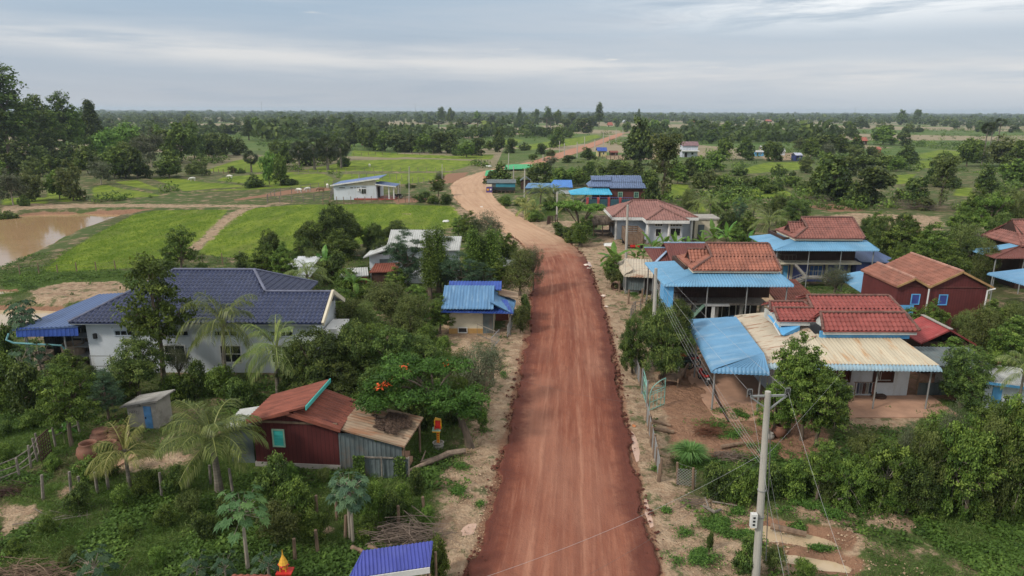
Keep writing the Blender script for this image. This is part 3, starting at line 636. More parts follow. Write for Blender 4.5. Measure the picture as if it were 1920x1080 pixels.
def flame():
    rr = random.Random(9); rs = np.random.RandomState(9); mb = MB(); L = []
    base = Vector((0, 0, -.3)); knee = Vector((-.75, .1, 2.35))
    mb.tube([base, (-.25, 0, .8), (-.55, .05, 1.6), knee], [.30, .22, .19, .17], 8)
    limbs = [(-2.4, .2, 3.3), (-4.0, .8, 4.2), (-5.2, -.2, 3.9), (-3.6, -1.2, 3.5), (-2.6, 1.8, 4.3), (-1.0, 1.2, 4.4), (-4.6, 1.9, 4.5), (.1, .4, 3.0), (-5.6, -1.0, 3.1), (-4.4, -.6, 4.7), (-1.6, -.9, 3.0)]
    hub = Vector((-2.2, .2, 3.2)); mb.tube([knee, (-1.4, .15, 2.7), hub], [.17, .14, .12], 6); mb.tube([knee, (-.2, .2, 2.8), (.4, .4, 3.1)], [.1, .07, .04], 5)
    for x, y, z in limbs:
        s = hub if x < -.8 else knee; mb.tube([s, s.lerp(Vector((x, y, z)), .5)+Vector((0, 0, .15)), (x, y, z)], [.08, .06, .025], 5)
        L.append((x, y, z+.15, 1.05, 1.05, .34))
    L += [(-.3, -.3, 2.5, .7, .7, .5), (.3, .3, 2.3, .65, .65, .5)]
    t = mb.build('trunk', bark, link=False)
    c = crown_mesh(9, L, 430, 46, .20, .36, LM['flame'], aspect=.35, shell=(.35, 1.05), flat=.35)
    fb = MB(); spots = [(-4.0, -.6, 5.05), (-3.8, -.4, 5.05), (-5.0, -1.1, 4.3), (-4.8, -1.0, 4.35), (-5.3, -1.1, 4.1), (-1.3, 1.2, 4.75), (-4.45, -.9, 4.65)]
    for s in spots:
        n = 18; Cn = np.array(s)+rs.randn(n, 3)*np.array([.16, .16, .08]); V, F = leaf_quads(Cn, rs.randn(n, 3)*.5+[0, 0, 1], np.full(n, .15), rs, .8); fb.add(V, F)
    return t, c, fb.build('blossom', LM['flower'], link=False)
def frond(mb, org, az, el, Ln, droop, rs, nl=34, ll=.75, wd=.045, seg=9, hang=.55, split=None):
    """one coconut frond: arched midrib with two rows of hanging leaflets"""
    pts = []; p = np.array(org, float); e = el; st = Ln/seg
    for i in range(seg+1):
        pts.append(p.copy()); p = p+np.array([cos(az)*cos(e), sin(az)*cos(e), sin(e)])*st; e -= droop/seg*(.6+.8*i/seg)
    pts = np.array(pts); V = []; F = []
    for i in range(seg):                      # midrib ribbon
        s = np.array([-sin(az), cos(az), 0])*(.035*(1-i/seg)+.01); s2 = np.array([-sin(az), cos(az), 0])*(.035*(1-(i+1)/seg)+.01); k = len(V)
        V += [pts[i]-s, pts[i]+s, pts[i+1]+s2, pts[i+1]-s2]; F.append((k, k+1, k+2, k+3))
    tone = [.95]*seg
    for j in range(nl):
        f = .16+.84*j/(nl-1); q = f*seg; i = min(int(q), seg-1); c = pts[i]+(pts[i+1]-pts[i])*(q-i); d = pts[i+1]-pts[i]; d /= np.linalg.norm(d)
        l = ll*(.55+.75*sin(pi*min(f*.95+.05, 1)))*(.85+.3*rs.rand())
        for sgn in (-1, 1):
            side = np.array([-sin(az), cos(az), 0])*sgn
            o = d*.55+side*.8+np.array([0, 0, -hang*.35+rs.randn()*.12]); o /= np.linalg.norm(o); o2 = d*.4+side*.35+np.array([0, 0, -hang]); o2 /= np.linalg.norm(o2)
            m_ = c+o*l*.5; tip = m_+o2*l*.55; ww = np.cross(o, [0, 0, 1]); ww = ww/(np.linalg.norm(ww)+1e-6)*wd*.5; k = len(V)
            V += [c-ww*.6, c+ww*.6, m_+ww, m_-ww, tip]; F += [(k, k+1, k+2, k+3)]; tone.append(.15+.55*rs.rand())
            F.append((k+3, k+2, k+4)); tone.append(.35+.6*rs.rand())
    return V, F, tone
def add_frond(mb, V, F, tone):
    q = [(f, t) for f, t in zip(F, tone) if len(f) == 4]; t3 = [(f, t) for f, t in zip(F, tone) if len(f) == 3]
    n0 = mb.n; mb.v.append(np.array(V)); mb.n += len(V); mb.hasa = True
    for g in (q, t3):
        if g: mb.f.append(np.array([f for f, _ in g])+n0); mb.a.append(np.array([t for _, t in g]))
def palm(key, seed, h, Ln, nf, mat, trunkr=.16, ll=.75, lean=(.2, 0), droop=1.5, nl=34, wd=.055, nuts=False, spear=True, dead=2):
    rs = np.random.RandomState(seed); mb = MB(); top = (lean[0], lean[1], h)
    for i in range(nf):
        az = i*2.39996+rs.rand()*.4; f = i/(nf-1); el = 1.3-1.35*f+rs.randn()*.16
        V, F, t = frond(mb, (top[0]+.08*cos(az), top[1]+.08*sin(az), top[2]-.25*f), az, el, Ln*(.8+.3*rs.rand())*(1-.15*(f < .2)), droop*(.7+.5*rs.rand())*(1-.35*(f > .8)), rs, nl, ll, wd)
        add_frond(mb, V, F, t)
    if spear:
        V, F, t = frond(mb, top, rs.rand()*6, 1.45, Ln*.5, .5, rs, 22, ll*.6, wd, hang=.1); add_frond(mb, V, F, [min(1, x+.2) for x in t])
    c = mb.build('fronds', LM[mat], link=False)
    tb = MB(); tb.tube([(0, 0, -.3), (lean[0]*.2, lean[1]*.2, h*.3), (lean[0]*.6, lean[1]*.6, h*.7), top], [trunkr*1.5, trunkr, trunkr*.85, trunkr*.9], 9)
    for i in range(dead+5):                   # leaf bases and dry hanging sheaths
        az = i*1.3; tb.tube([(top[0], top[1], top[2]-.35), (top[0]+.3*cos(az), top[1]+.3*sin(az), top[2]-.1)], [.07, .05], 4)
    proto(key, tb.build('trunk', palm_bark, link=False), c, h+Ln*.75, Ln*1.9)
palm('coco_big', 51, 3.3, 3.3, 20, 'palm', .20, .85, (.15, 0), 1.7, nl=40, wd=.045)
palm('coco_young', 52, 1.9, 2.0, 12, 'ypalm', .11, .6, (.05, 0), 1.6, nl=26, wd=.04)
palm('coco', 53, 4.2, 3.4, 18, 'palm', .15, .8, (.3, .1), 1.9, nl=30, wd=.05)
palm('coco2', 54, 3.6, 3.3, 17, 'palm', .15, .8, (-.2, .1), 1.8, nl=28, wd=.05)
palm('coco_far', 55, 5, 3.8, 16, 'palm', .18, 1.0, (.3, 0), 1.9, nl=16, wd=.16)
palm('coco_low', 56, 1.6, 3.0, 14, 'ypalm', .14, .8, (0, 0), 1.5, nl=24, wd=.08)
def fanpalm(key, seed, h, crown=2.2, nf=34):
    rs = np.random.RandomState(seed); mb = MB()
    for i in range(nf):
        d = rs.randn(3); d[2] = d[2]*.9+.25; d /= np.linalg.norm(d); c = np.array([0, 0, h])+d*crown*.55
        a = np.cross(d, rs.randn(3)); a /= np.linalg.norm(a); b = np.cross(d, a)*.35+np.array([0, 0, .2])
        for k in range(9):
            t = (k-4)/4*1.5; u = d*cos(t)+a*sin(t); w_ = (a*cos(t)-d*sin(t))*.13; e = c+u*crown*.5+b*.1*abs(k-4)
            V = [c, c+u*crown*.28+w_, e, c+u*crown*.28-w_]; mb.add(np.array(V), np.array([[0, 1, 2, 3]]), [rs.rand()])
    t = MB(); t.tube([(0, 0, -.3), (.05, 0, h*.5), (0, 0, h)], [.3, .22, .2], 8)
    proto(key, t.build('trunk', palm_bark, link=False), mb.build('fan_leaves', LM['fan'], link=False), h+crown, crown*2)
fanpalm('fan', 61, 12); fanpalm('fan_low', 62, 5, 2.6, 44)
def banana(key, seed, n=9, h=1.5, Ln=1.9, mat='banana'):
    rs = np.random.RandomState(seed); mb = MB()
    for i in range(n):
        az = i*2.4+rs.rand()*.5; e = 1.35-.7*(i/n)+rs.randn()*.1; p = np.array([.05*cos(az), .05*sin(az), h*(.8+.2*rs.rand())]); L_ = Ln*(.8+.35*rs.rand()); sg = 8; pts = []
        for k in range(sg+1): pts.append(p.copy()); p = p+np.array([cos(az)*cos(e), sin(az)*cos(e), sin(e)])*L_/sg; e -= .22*(.5+i/n)
        tn = .35+.5*rs.rand(); sd_ = np.array([-sin(az), cos(az), 0])
        for k in range(sg):
            w0, w1 = [.30*sin(pi*min(1, max(.02, (q/sg-.12)/.88)))**.6 if q/sg > .12 else .02 for q in (k, k+1)]
            for s in (-1, 1):
                jag = 1-.25*rs.rand()
                V = [pts[k], pts[k+1], pts[k+1]+sd_*s*w1*jag+[0, 0, -.35*w1], pts[k]+sd_*s*w0*jag+[0, 0, -.35*w0]]; mb.add(np.array(V), np.array([[0, 1, 2, 3]]), [min(1, max(0, tn+rs.randn()*.08))])
    t = MB(); t.tube([(0, 0, -.2), (0, 0, h)], [.13, .08], 7)
    proto(key, t.build('stem', M('banana_stem_'+key, (.16, .18, .07), .6, v=.3, sc=4), link=False), mb.build('leaves', LM[mat], link=False), h+Ln*.7, Ln*1.5)
banana('banana', 71); banana('banana2', 72, 7, 1.2, 1.7)
def papaya(key, seed, h=2.6, n=24, mat='papaya', two=False, s=.36):
    rs = np.random.RandomState(seed); mb = MB(); t = MB(); stems = [(0, 0, h)]+([(.35, .1, h*.85)] if two else [])
    for sx, sy, hh in stems:
        t.tube([(sx*.8, sy, -.2), (sx, sy, hh*.5), (sx*1.1, sy, hh)], [.09, .07, .05], 7)
        for i in range(n):
            az = i*2.4; f = i/n; e = 1.1-1.5*f; pl = .55+.45*rs.rand(); c0 = np.array([sx*1.1, sy, hh-.25*f]); d = np.array([cos(az)*cos(e), sin(az)*cos(e), sin(e)]); c = c0+d*pl
            t.tube([tuple(c0), tuple(c)], [.018, .012], 3, cap=False)
            nrm = np.array([d[0]*.5, d[1]*.5, .8]); nrm /= np.linalg.norm(nrm); a = d-nrm*np.dot(d, nrm); a /= np.linalg.norm(a); b = np.cross(nrm, a); tn = rs.rand()*.7+.2
            for k in range(7):
                an = (k-3)*.72; u = a*cos(an)+b*sin(an); v = b*cos(an)-a*sin(an); L_ = s*(1-.09*abs(k-3))*(.85+.3*rs.rand())
                dn_ = np.array([0, 0, -1.])
                V = [c, c+u*L_*.45+v*L_*.19, c+u*L_+dn_*L_*.3, c+u*L_*.45-v*L_*.19]; mb.add(np.array(V), np.array([[0, 1, 2, 3]]), [min(1, tn+rs.rand()*.2)])
                for sg in (-1, 1):
                    V = [c+u*L_*.35, c+u*L_*.55+v*sg*L_*.3, c+u*L_*.72+v*sg*L_*.22+dn_*L_*.12, c+u*L_*.6]; mb.add(np.array(V), np.array([[0, 1, 2, 3]]), [min(1, tn+rs.rand()*.2)])
    proto(key, t.build('stem', bark_pale, link=False), mb.build('leaves', LM[mat], link=False), h+.7, 2.4)
papaya('papaya', 81, 2.5, 26); papaya('papaya2', 82, 2.9, 26, mat='blue', two=True); papaya('papaya_low', 83, 1.0, 20, mat='blue')
def bare_mesh():
    rr = random.Random(3); mb = MB()
    def br(p, d, l, r, k):
        q = p+d*l; mb.tube([p, q], [r, r*.6], 4, cap=False)
        if k:
            for _ in range(4 if k > 1 else 5): br(p.lerp(q, rr.uniform(.5, 1)), (d+Vector((rr.gauss(0, .5), rr.gauss(0, .5), rr.gauss(.1, .3)))).normalized(), l*.68, r*.55, k-1)
    for _ in range(4): br(Vector((0, 0, -.2)), Vector((rr.gauss(0, .25), rr.gauss(0, .25), 1)).normalized(), 2.2, .09, 4)
    proto('bare', None, mb.build('branches', M('dry_grey_twigs', (.24, .21, .18), .9), link=False), 6, 4)
bare_mesh()
LOOK = {'mango': 'dense dark mango tree', 'mango2': 'very dark mango tree', 'leafy': 'leafy green tree', 'leafy2': 'light green tree', 'airy': 'open airy tree', 'olive': 'olive willowy tree', 'wispy': 'wispy grey green tree', 'feather': 'blue green feathery tree', 'thick': 'full green thicket tree', 'thick2': 'light green thicket tree',
 'shrub': 'leafy green bush', 'shrub2': 'olive bush', 'shrub3': 'dark bush', 'shrub4': 'light green bush', 'f_dark': 'dark rounded tree', 'f_dark2': 'deep green tree', 'f_mid': 'mid green tree', 'f_light': 'light green bamboo', 'f_olive': 'olive green tree', 'f_grey': 'greyish thin tree',
 'f_bush': 'low green bush', 'f_bush2': 'low olive bush', 'f_bush3': 'low dark bush', 'tall': 'very tall ragged tree', 'tall2': 'tall dark tree', 'conic': 'dark cone shaped tree', 'tallmid': 'tall green tree', 'columnar': 'narrow columnar tree', 'viny': 'tall vine hung tree', 'coco_big': 'big arching coconut palm', 'coco_young': 'young yellowing coconut palm', 'coco': 'drooping coconut palm',
 'coco2': 'feathery coconut palm', 'coco_far': 'distant coconut palm', 'coco_low': 'short yellowish coconut palm', 'fan': 'slender sugar palm', 'fan_low': 'shaggy fan palm', 'banana': 'broad leaved banana plant', 'banana2': 'small banana plant', 'papaya': 'large lobed papaya plant', 'papaya2': 'twin stemmed papaya', 'papaya_low': 'low blue green papaya', 'bare': 'leafless grey shrub'}
NAME = {k: ('tree' if k.startswith('thick') else 'coconut_palm' if k.startswith('coco') else 'sugar_palm' if k.startswith('fan') else 'banana_plant' if k.startswith('banana') else 'papaya_plant' if k.startswith('papaya') else 'bush' if ('shrub' in k or 'bush' in k or k == 'bare') else 'mango_tree' if k.startswith('mango') else 'tree') for k in LOOK}
def place(kind, x, y, h, wd, label, group=None, z=None, rot=None):
    tr, cr, H0, W0 = PR[kind]; z = hgt(x, y)-.05 if z is None else z
    r = thing(NAME[kind], label, NAME[kind].replace('_', ' '), (x, y, z), R.uniform(0, 6.28) if rot is None else rot, group)
    r.scale = (wd/W0, wd/W0, h/H0)
    for me in (tr, cr):
        if me is None: continue
        o = bpy.data.objects.new(me.name.split('.')[0], me); C.objects.link(o); o.parent = r
    return r
ORDW = ['', 'first', 'second', 'third', 'fourth', 'fifth', 'sixth', 'seventh', 'eighth', 'ninth', 'tenth', 'eleventh', 'twelfth']
PLACED = []; TOT = []
def row(phrase, items, group=None):
    """items: (kind, px, base_y, top_y, width_px) read off the photograph; phrase says where this row stands"""
    items = sorted(items, key=lambda t: t[1]); n = len(items); seen = {}
    tot = {}
    for it in items: tot[it[0]] = tot.get(it[0], 0)+1
    for k, it in enumerate(items):
        kind, px, by, ty, wp = it[:5]; g = P(px, by); T_ = P(px, ty, Y=g.y); dep = hypot(g.y, CAMH)*cos(math.atan(CAMH/g.y)-PITCH)
        h = max(.8, T_.z); wd = wp*dep/FPX; seen[kind] = seen.get(kind, 0)+1; i = seen[kind]; m = tot[kind]
        if m == 1: lb = f'{LOOK[kind]} {phrase}'
        else:
            o = 'leftmost' if i == 1 else 'rightmost' if i == m else ORDW[i]+' from the left'
            lb = f'{o} {LOOK[kind]} {phrase}' if i in (1, m) else f'{LOOK[kind]} {phrase}, {o}'; TOT.append((len(lb.split()), phrase))
        place(kind, g.x, g.y, h*1.05, wd*1.05, lb, group or ('plants '+phrase)); PLACED.append((g.x, g.y, wd))
# ---------------------------------------------------------------- building materials
m_white = M('white_render', (.58, .62, .66), .85, v=.07, sc=.6, stain=(.36, .33, .28), sa=.5, ssc=1.1, sst=(1.6, 1.6, .3), lo=.52, hi=.75)
m_grey_wall = M('blue_grey_render', (.42, .47, .53), .85, v=.08, stain=(.45, .40, .32), sa=.3)
m_cream = M('cream_render', (.62, .56, .43), .85, v=.08, stain=(.35, .27, .18), sa=.4)
m_trim = M('white_trim', (.66, .66, .64), .7, v=.08, stain=(.25, .22, .18), sa=.45, ssc=2)
m_conc = M('weathered_concrete', (.33, .31, .28), .9, v=.15, stain=(.16, .14, .12), sa=.6, ssc=1.5)
m_floor = M('terracotta_yard_floor', (.42, .25, .17), .85, v=.15, sc=.8, stain=(.22, .15, .12), sa=.5, ssc=.6)
m_glass = M('dark_window_glass', (.015, .018, .022), .12, v=.2, spec=.6)
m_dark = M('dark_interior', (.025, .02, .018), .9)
m_navy_tile = M('navy_roof_tiles', (.032, .043, .098), .28, v=.18, sc=2, stain=(.07, .08, .14), sa=.5, ssc=1.5, spec=.6)
m_brown_tile = M('brown_roof_tiles', (.25, .105, .085), .6, v=.22, sc=1.5, stain=(.14, .07, .06), sa=.6, ssc=1.2)
m_orange_tile = M('terracotta_roof_tiles', (.31, .125, .085), .55, v=.25, sc=1.2, stain=(.16, .075, .06), sa=.65, ssc=.9, lo=.45, hi=.75)
m_red_tile = M('red_roof_tiles', (.265, .072, .062), .5, v=.18, sc=1.4, stain=(.17, .035, .035), sa=.7, ssc=.7, lo=.5, hi=.72)
m_gray_tile = M('dusky_brown_roof_tiles', (.27, .14, .12), .6, v=.2, sc=1.5, stain=(.19, .08, .07), sa=.5)
m_bwtile = M('grey_blue_roof_tiles', (.13, .18, .30), .45, v=.2, sc=2)
m_cap = M('mossy_ridge_caps', (.16, .085, .07), .8, v=.3, sc=3)
m_navy_cap = M('navy_ridge_caps', (.13, .14, .2), .5)
m_bluem = M('sky_blue_metal_sheet', (.135, .31, .48), .45, v=.12, sc=.5, stain=(.24, .38, .50), sa=.6, ssc=.6, sst=(.5, 2, 1), spec=.4, fine=.25)
m_bluem2 = M('faded_blue_metal_sheet', (.115, .265, .43), .45, v=.12, sc=.5, stain=(.30, .42, .52), sa=.55, ssc=.45, sst=(.35, 2.2, 1), spec=.4)
m_cyan = M('cyan_metal_sheet', (.05, .36, .56), .45, v=.1, stain=(.25, .55, .65), sa=.5, ssc=.4)
m_blued = M('royal_blue_metal_sheet', (.035, .08, .32), .5, v=.15, stain=(.10, .17, .40), sa=.5, ssc=1)
m_steel_blue = M('slate_blue_metal_sheet', (.08, .125, .245), .4, v=.15, sc=.4, st=(3, .4, 1), stain=(.06, .10, .25), sa=.6, ssc=.6, sst=(.3, 3, 1))
m_paleblue = M('pale_worn_blue_sheet', (.095, .21, .37), .5, v=.15, sc=.6, st=(3, .5, 1), stain=(.22, .36, .50), sa=.6, ssc=1.1, sst=(4, .5, .5))
m_tan = M('sun_bleached_rusty_sheet', (.50, .44, .33), .6, v=.12, sc=.7, st=(3, .4, 1), stain=(.42, .22, .09), sa=.75, ssc=.9, sst=(2.2, .5, .5), lo=.5, hi=.68)
m_tan2 = M('bleached_metal_sheet', (.47, .41, .32), .6, v=.12, sc=.7, stain=(.27, .12, .07), sa=.8, ssc=1.1, sst=(.35, 4.5, 1), lo=.53, hi=.62)
m_greyroof = M('pale_grey_metal_sheet', (.42, .43, .42), .5, v=.1, stain=(.26, .25, .22), sa=.5, ssc=.8, sst=(3, .5, 1))
m_rust = M('rust_red_metal_sheet', (.215, .068, .045), .75, v=.2, sc=.9, st=(1, 3, 1), stain=(.11, .038, .027), sa=.85, ssc=1.6, sst=(.6, 3, 1), lo=.45, hi=.7)
m_maroonm = M('maroon_metal_sheet', (.14, .045, .038), .65, v=.15, sc=.8, st=(4, .5, 1), stain=(.25, .17, .14), sa=.3, ssc=1.5, sst=(6, .6, 1), lo=.6, hi=.68)
m_rusttan = M('rusted_tan_sheet', (.29, .215, .15), .8, v=.2, sc=.8, st=(.6, 3, 1), stain=(.25, .11, .055), sa=.75, ssc=.9, sst=(.6, 2.5, 1), lo=.45, hi=.65)
m_litter = M('dead_leaf_litter', (.085, .055, .04), .95, v=.5, sc=9)
m_zinc = M('grey_corrugated_zinc', (.105, .13, .135), .6, v=.25, sc=1, stain=(.15, .11, .085), sa=.7, ssc=1.2, sst=(1, 1, .5))
m_maroon = M('maroon_plank_wall', (.085, .018, .018), .75, v=.2, sc=1.4, st=(1, 1, .3), stain=(.20, .12, .10), sa=.35, ssc=3, sst=(2, 2, .4), lo=.62, hi=.7, planks=(0, .22, .7))
m_redwall = M('red_plank_wall', (.125, .030, .029), .75, v=.15, sc=1.2, planks=(0, .22, .5))
m_woodd = M('dark_wood_boards', (.065, .035, .026), .8, v=.25, planks=(0, .2, .6))
m_wood = M('weathered_wood', (.19, .13, .09), .9, v=.35, sc=4, st=(1, 1, .4))
m_wood_grey = M('grey_weathered_wood', (.20, .175, .15), .9, v=.3, sc=5)
m_woodred = M('brown_red_boards', (.13, .045, .038), .8, v=.15, planks=(0, .25, .5))
m_thatch = M('grey_thatch', (.16, .125, .095), .95, v=.4, sc=3, st=(1, .4, .4))
m_purple = M('violet_blue_wall', (.115, .14, .36), .8, v=.1)
m_lblue = M('light_blue_paint', (.12, .38, .68), .6, v=.1)
m_teal = M('turquoise_paint', (.075, .42, .38), .55, v=.1)
m_greensh = M('pale_green_paint', (.26, .42, .32), .6)
m_steel = M('galvanised_steel', (.32, .33, .33), .45, v=.1, metal=.4)
m_black = M('black_plastic', (.02, .02, .022), .5)
m_wire = M('wire', (.10, .10, .10), .6); m_wirel = M('bare_aluminium_wire', (.42, .42, .42), .5)
m_redp = M('red_paint', (.50, .03, .025), .5); m_yel = M('yellow_paint', (.75, .38, .02), .5); m_gold = M('gold_paint', (.62, .33, .04), .4)
m_jar = M('brown_clay_jar', (.19, .09, .06), .7, v=.25, stain=(.14, .08, .06), sa=.5)
m_ind = M('indigo_metal_sheet', (.065, .08, .32), .4, v=.12, stain=(.11, .13, .38), sa=.5)
def win(par, face, c, u, z, wd, h, fm=None, nx=1, nz=1, pm=None, ft=.07, name='window', sill=False):
    """window with its own frame, pane and glazing bars; face S/E/W, wall plane at c, centred at u, bottom z"""
    fm = fm or m_trim; pm = pm or m_glass; sg = {'S': -1, 'W': -1, 'E': 1}[face]
    def bx(mb, u0, z0, u1, z1, d0, d1):
        a, b = sorted((c+sg*d0, c+sg*d1))
        if face == 'S': mb.box((u0, a, z0), (u1, b, z1))
        else: mb.box((a, u0, z0), (b, u1, z1))
    f = MB(); u0, u1 = u-wd/2, u+wd/2
    bx(f, u0, z, u0+ft, z+h, -.02, .06); bx(f, u1-ft, z, u1, z+h, -.02, .06); bx(f, u0+ft, z, u1-ft, z+ft, -.02, .058); bx(f, u0+ft, z+h-ft, u1-ft, z+h, -.02, .058)
    for i in range(1, nx): bx(f, u0+wd*i/nx-.025, z+ft, u0+wd*i/nx+.025, z+h-ft, -.01, .05)
    for j in range(1, nz): bx(f, u0+ft, z+h*j/nz-.02, u1-ft, z+h*j/nz+.02, -.01, .045)
    if sill: bx(f, u0-.08, z-.06, u1+.08, z-.002, -.02, .12)
    o = f.build(name, fm, par); p = MB(); bx(p, u0+ft*.6, z+ft*.6, u1-ft*.6, z+h-ft*.6, -.03, .015); p.build('pane', pm, o); return o
def walls(par, x0, y0, x1, y1, z0, z1, m, name='wall', t=.2, open_=''):
    mb = MB()
    if 'S' not in open_: mb.box((x0, y0, z0), (x1, y0+t, z1))
    if 'N' not in open_: mb.box((x0, y1-t, z0), (x1, y1, z1))
    if 'W' not in open_: mb.box((x0, y0+t, z0), (x0+t, y1-t, z1))
    if 'E' not in open_: mb.box((x1-t, y0+t, z0), (x1, y1-t, z1))
    return mb.build(name, m, par)
def gable(mb, x, y0, y1, z0, z1, t=.12):
    ym = (y0+y1)/2; mb.hexa([(x, y0, z0), (x+t, y0, z0), (x+t, y1, z0), (x, y1, z0), (x, ym-.01, z1), (x+t, ym-.01, z1), (x+t, ym+.01, z1), (x, ym+.01, z1)])
def posts(par, pts, z0, z1, m, r=.05, name='post'):
    for x, y in pts: mb = MB(); mb.tube([(x, y, z0), (x, y, z1)], r, 8); mb.build(name, m, par)
def rail(par, pts, m, h=.9, n=8, name='railing', r=.02):
    mb = MB(); pts = [Vector(p) for p in pts]
    for a, b in zip(pts, pts[1:]):
        for q in (h, .12): mb.tube([a+Vector((0, 0, q)), b+Vector((0, 0, q))], r*1.3, 4)
        k = max(2, int((b-a).length*n/2))
        for i in range(k+1): p = a.lerp(b, i/k); mb.tube([p, p+Vector((0, 0, h))], r*.8, 4)
    return mb.build(name, m, par)
BLD = []
def house(name, label, cat, x, y, fp=None, group=None):
    if fp: BLD.append(fp)
    return thing(name, label, cat, (x, y, 0), group=group)
def stairs(par, a, b, wd, m, n=9, name='stairs', dx=0, dy=1):
    """flight from a (low) to b (high); dx,dy = direction of the tread width"""
    a, b = Vector(a), Vector(b); mb = MB(); w_ = Vector((dx, dy, 0))*wd
    for i in range(n):
        p = a.lerp(b, (i+.5)/n); s = (b-a)/n; h = Vector((s.x, s.y, 0))*.55
        q = [p-h, p+h, p+h+w_, p-h+w_]; mb.hexa([(v.x, v.y, v.z-.05) for v in q]+[(v.x, v.y, v.z) for v in q])
    for o in (0, 1): mb.bar(a+w_*o+Vector((0, 0, -.05)), b+w_*o+Vector((0, 0, -.05)), .06, .22)
    return mb.build(name, m, par)

# ---------------------------------------------------------------- L1 big white house with navy tiled hip roof
h = house('white_house', 'long white house with dark navy blue tiled hip roof at the left', 'house', -22, 50, (-30, 44.5, -12.5, 57))
walls(h, -29.6, 45.2, -17, 55.2, -.4, 3.9, m_white); walls(h, -17, 45.15, -13.7, 51, -.4, 3.9, m_white)
X0, X1, Y0, Y1 = -30.3, -16.4, 44.5, 55.9
r = MB(); r.slope((X0, Y0, 3.9), (X1, Y0, 3.9), 5.3, 2.5, 5.0, 2.9); r.slope((X1, Y0, 3.9), (X1, Y1, 3.9), 2.9, 2.5, 5.3, 6.1); r.slope((X1, Y1, 3.9), (X0, Y1, 3.9), 6.1, 2.5, 2.9, 5.0); r.slope((X0, Y1, 3.9), (X0, Y0, 3.9), 5.0, 2.5, 6.1, 5.3)
RX = -12.95
r.slope((-18.3, Y0, 3.92), (RX, Y0, 3.92), 3.0, 1.42, .6, 0); r.slope((RX, 50.5, 3.92), (-18.3, 50.5, 3.92), 3.0, 1.42, 0, .6)
ro = r.build('roof', m_navy_tile, h)
c = MB()
for a, b in (((-25.3, 49.8, 6.45), (-19.3, 49.8, 6.45)), ((X0, Y0, 3.95), (-25.3, 49.8, 6.45)), ((-19.3, 49.8, 6.45), (-17.75, 47.5, 5.38)), ((-19.3, 49.8, 6.45), (X1, Y1, 3.95)), ((-17.75, 47.5, 5.38), (RX, 47.5, 5.38))): c.ridge(a, b, .10)
c.build('ridge_cap', m_navy_cap, ro)
g_ = MB(); g_.box((X0+.05, Y0+.08, 3.72), (RX, Y0+.2, 3.86)); g_.box((X0+.05, Y0+.2, 3.72), (X0+.17, Y1-.1, 3.86)); g_.build('fascia', m_trim, h)
bg = MB(); bg.bar((RX+.05, 44.45, 3.86), (RX+.05, 47.5, 5.36), .16, .3); bg.bar((RX+.05, 50.55, 3.86), (RX+.05, 47.5, 5.36), .16, .3); bg.build('bargeboard', m_cream, h)
gb = MB(); gable(gb, -13.6, 45.2, 49.9, 3.85, 5.1); gb.build('gable_wall', m_white, h)
for u in (-27.0, -23.3, -19.9, -16.0): win(h, 'S', 45.2 if u < -17 else 45.15, u, 2.7, 1.35 if u < -25 else 1.7, .48, m_grey_wall, 3, 1, ft=.09)
win(h, 'S', 45.2, -25.9, 1.95, .32, .5, m_grey_wall, ft=.05)
for u in (-23.6, -19.7, -16.1): win(h, 'S', 45.2 if u < -17 else 45.15, u, .75, 1.55, 1.35, m_trim, 2, 2, ft=.09)
lb = MB(); lb.box((-29.1, 45.02, 2.55), (-28.9, 45.2, 2.9)); lb.build('wall_lamp', m_black, h)
pp = MB(); pp.box((-13.4, 45.4, 2.7), (-12.2, 49, 2.85)); pp.tube([(-12.4, 45.6, -.2), (-12.4, 45.6, 2.7)], .12, 8); pp.box((-12.75, 45.3, 2.85), (-12.2, 45.5, 3.25)); pp.build('porch', m_trim, h)
pc = MB(); pc.box((-13.65, 44.5, .3), (-13.45, 45.1, .4)); pc.build('step', m_conc, h)
# lean-to on its left end
l = house('open_shed', 'open storage lean-to under slate blue metal sheets left of the white house', 'shed', -32, 48, (-35, 44.6, -29.6, 53))
r = MB(); r.slope((-34.3, 44.6, 3.35), (-29.75, 44.6, 3.62), 8.2, .25, 1.2, -.4, 'corr', per=.3); ro = r.build('roof', m_steel_blue, l)
fa = MB(); fa.slope((-34.1, 44.62, 2.85), (-29.8, 44.62, 2.95), .05, .6, 0, 0, 'corr', per=.3, th=.02); fa.build('fascia', m_blued, l)
posts(l, [(-33.7, 45), (-31, 44.9), (-33.0, 50), (-33, 52.4)], -.3, 3.4, m_steel, .06)
wl = MB(); wl.slope((-33.2, 52.3, -.1), (-29.8, 52.3, -.1), .02, 3.3, 0, 0, 'corr', th=.03); wl.slope((-33.6, 52.3, -.1), (-33.6, 46.5, -.1), .02, 3.3, 0, 0, 'corr', th=.03); wl.build('back_wall', m_zinc, l)
sh = MB()
for z in (.8, 1.5, 2.2): sh.box((-31.4, 46.2, z), (-29.9, 47.3, z+.05))
for x in (-31.4, -29.95): sh.box((x, 46.2, -.1), (x+.05, 46.25, 2.6)); sh.box((x, 47.25, -.1), (x+.05, 47.3, 2.6))
sh.build('shelf', m_steel, l)
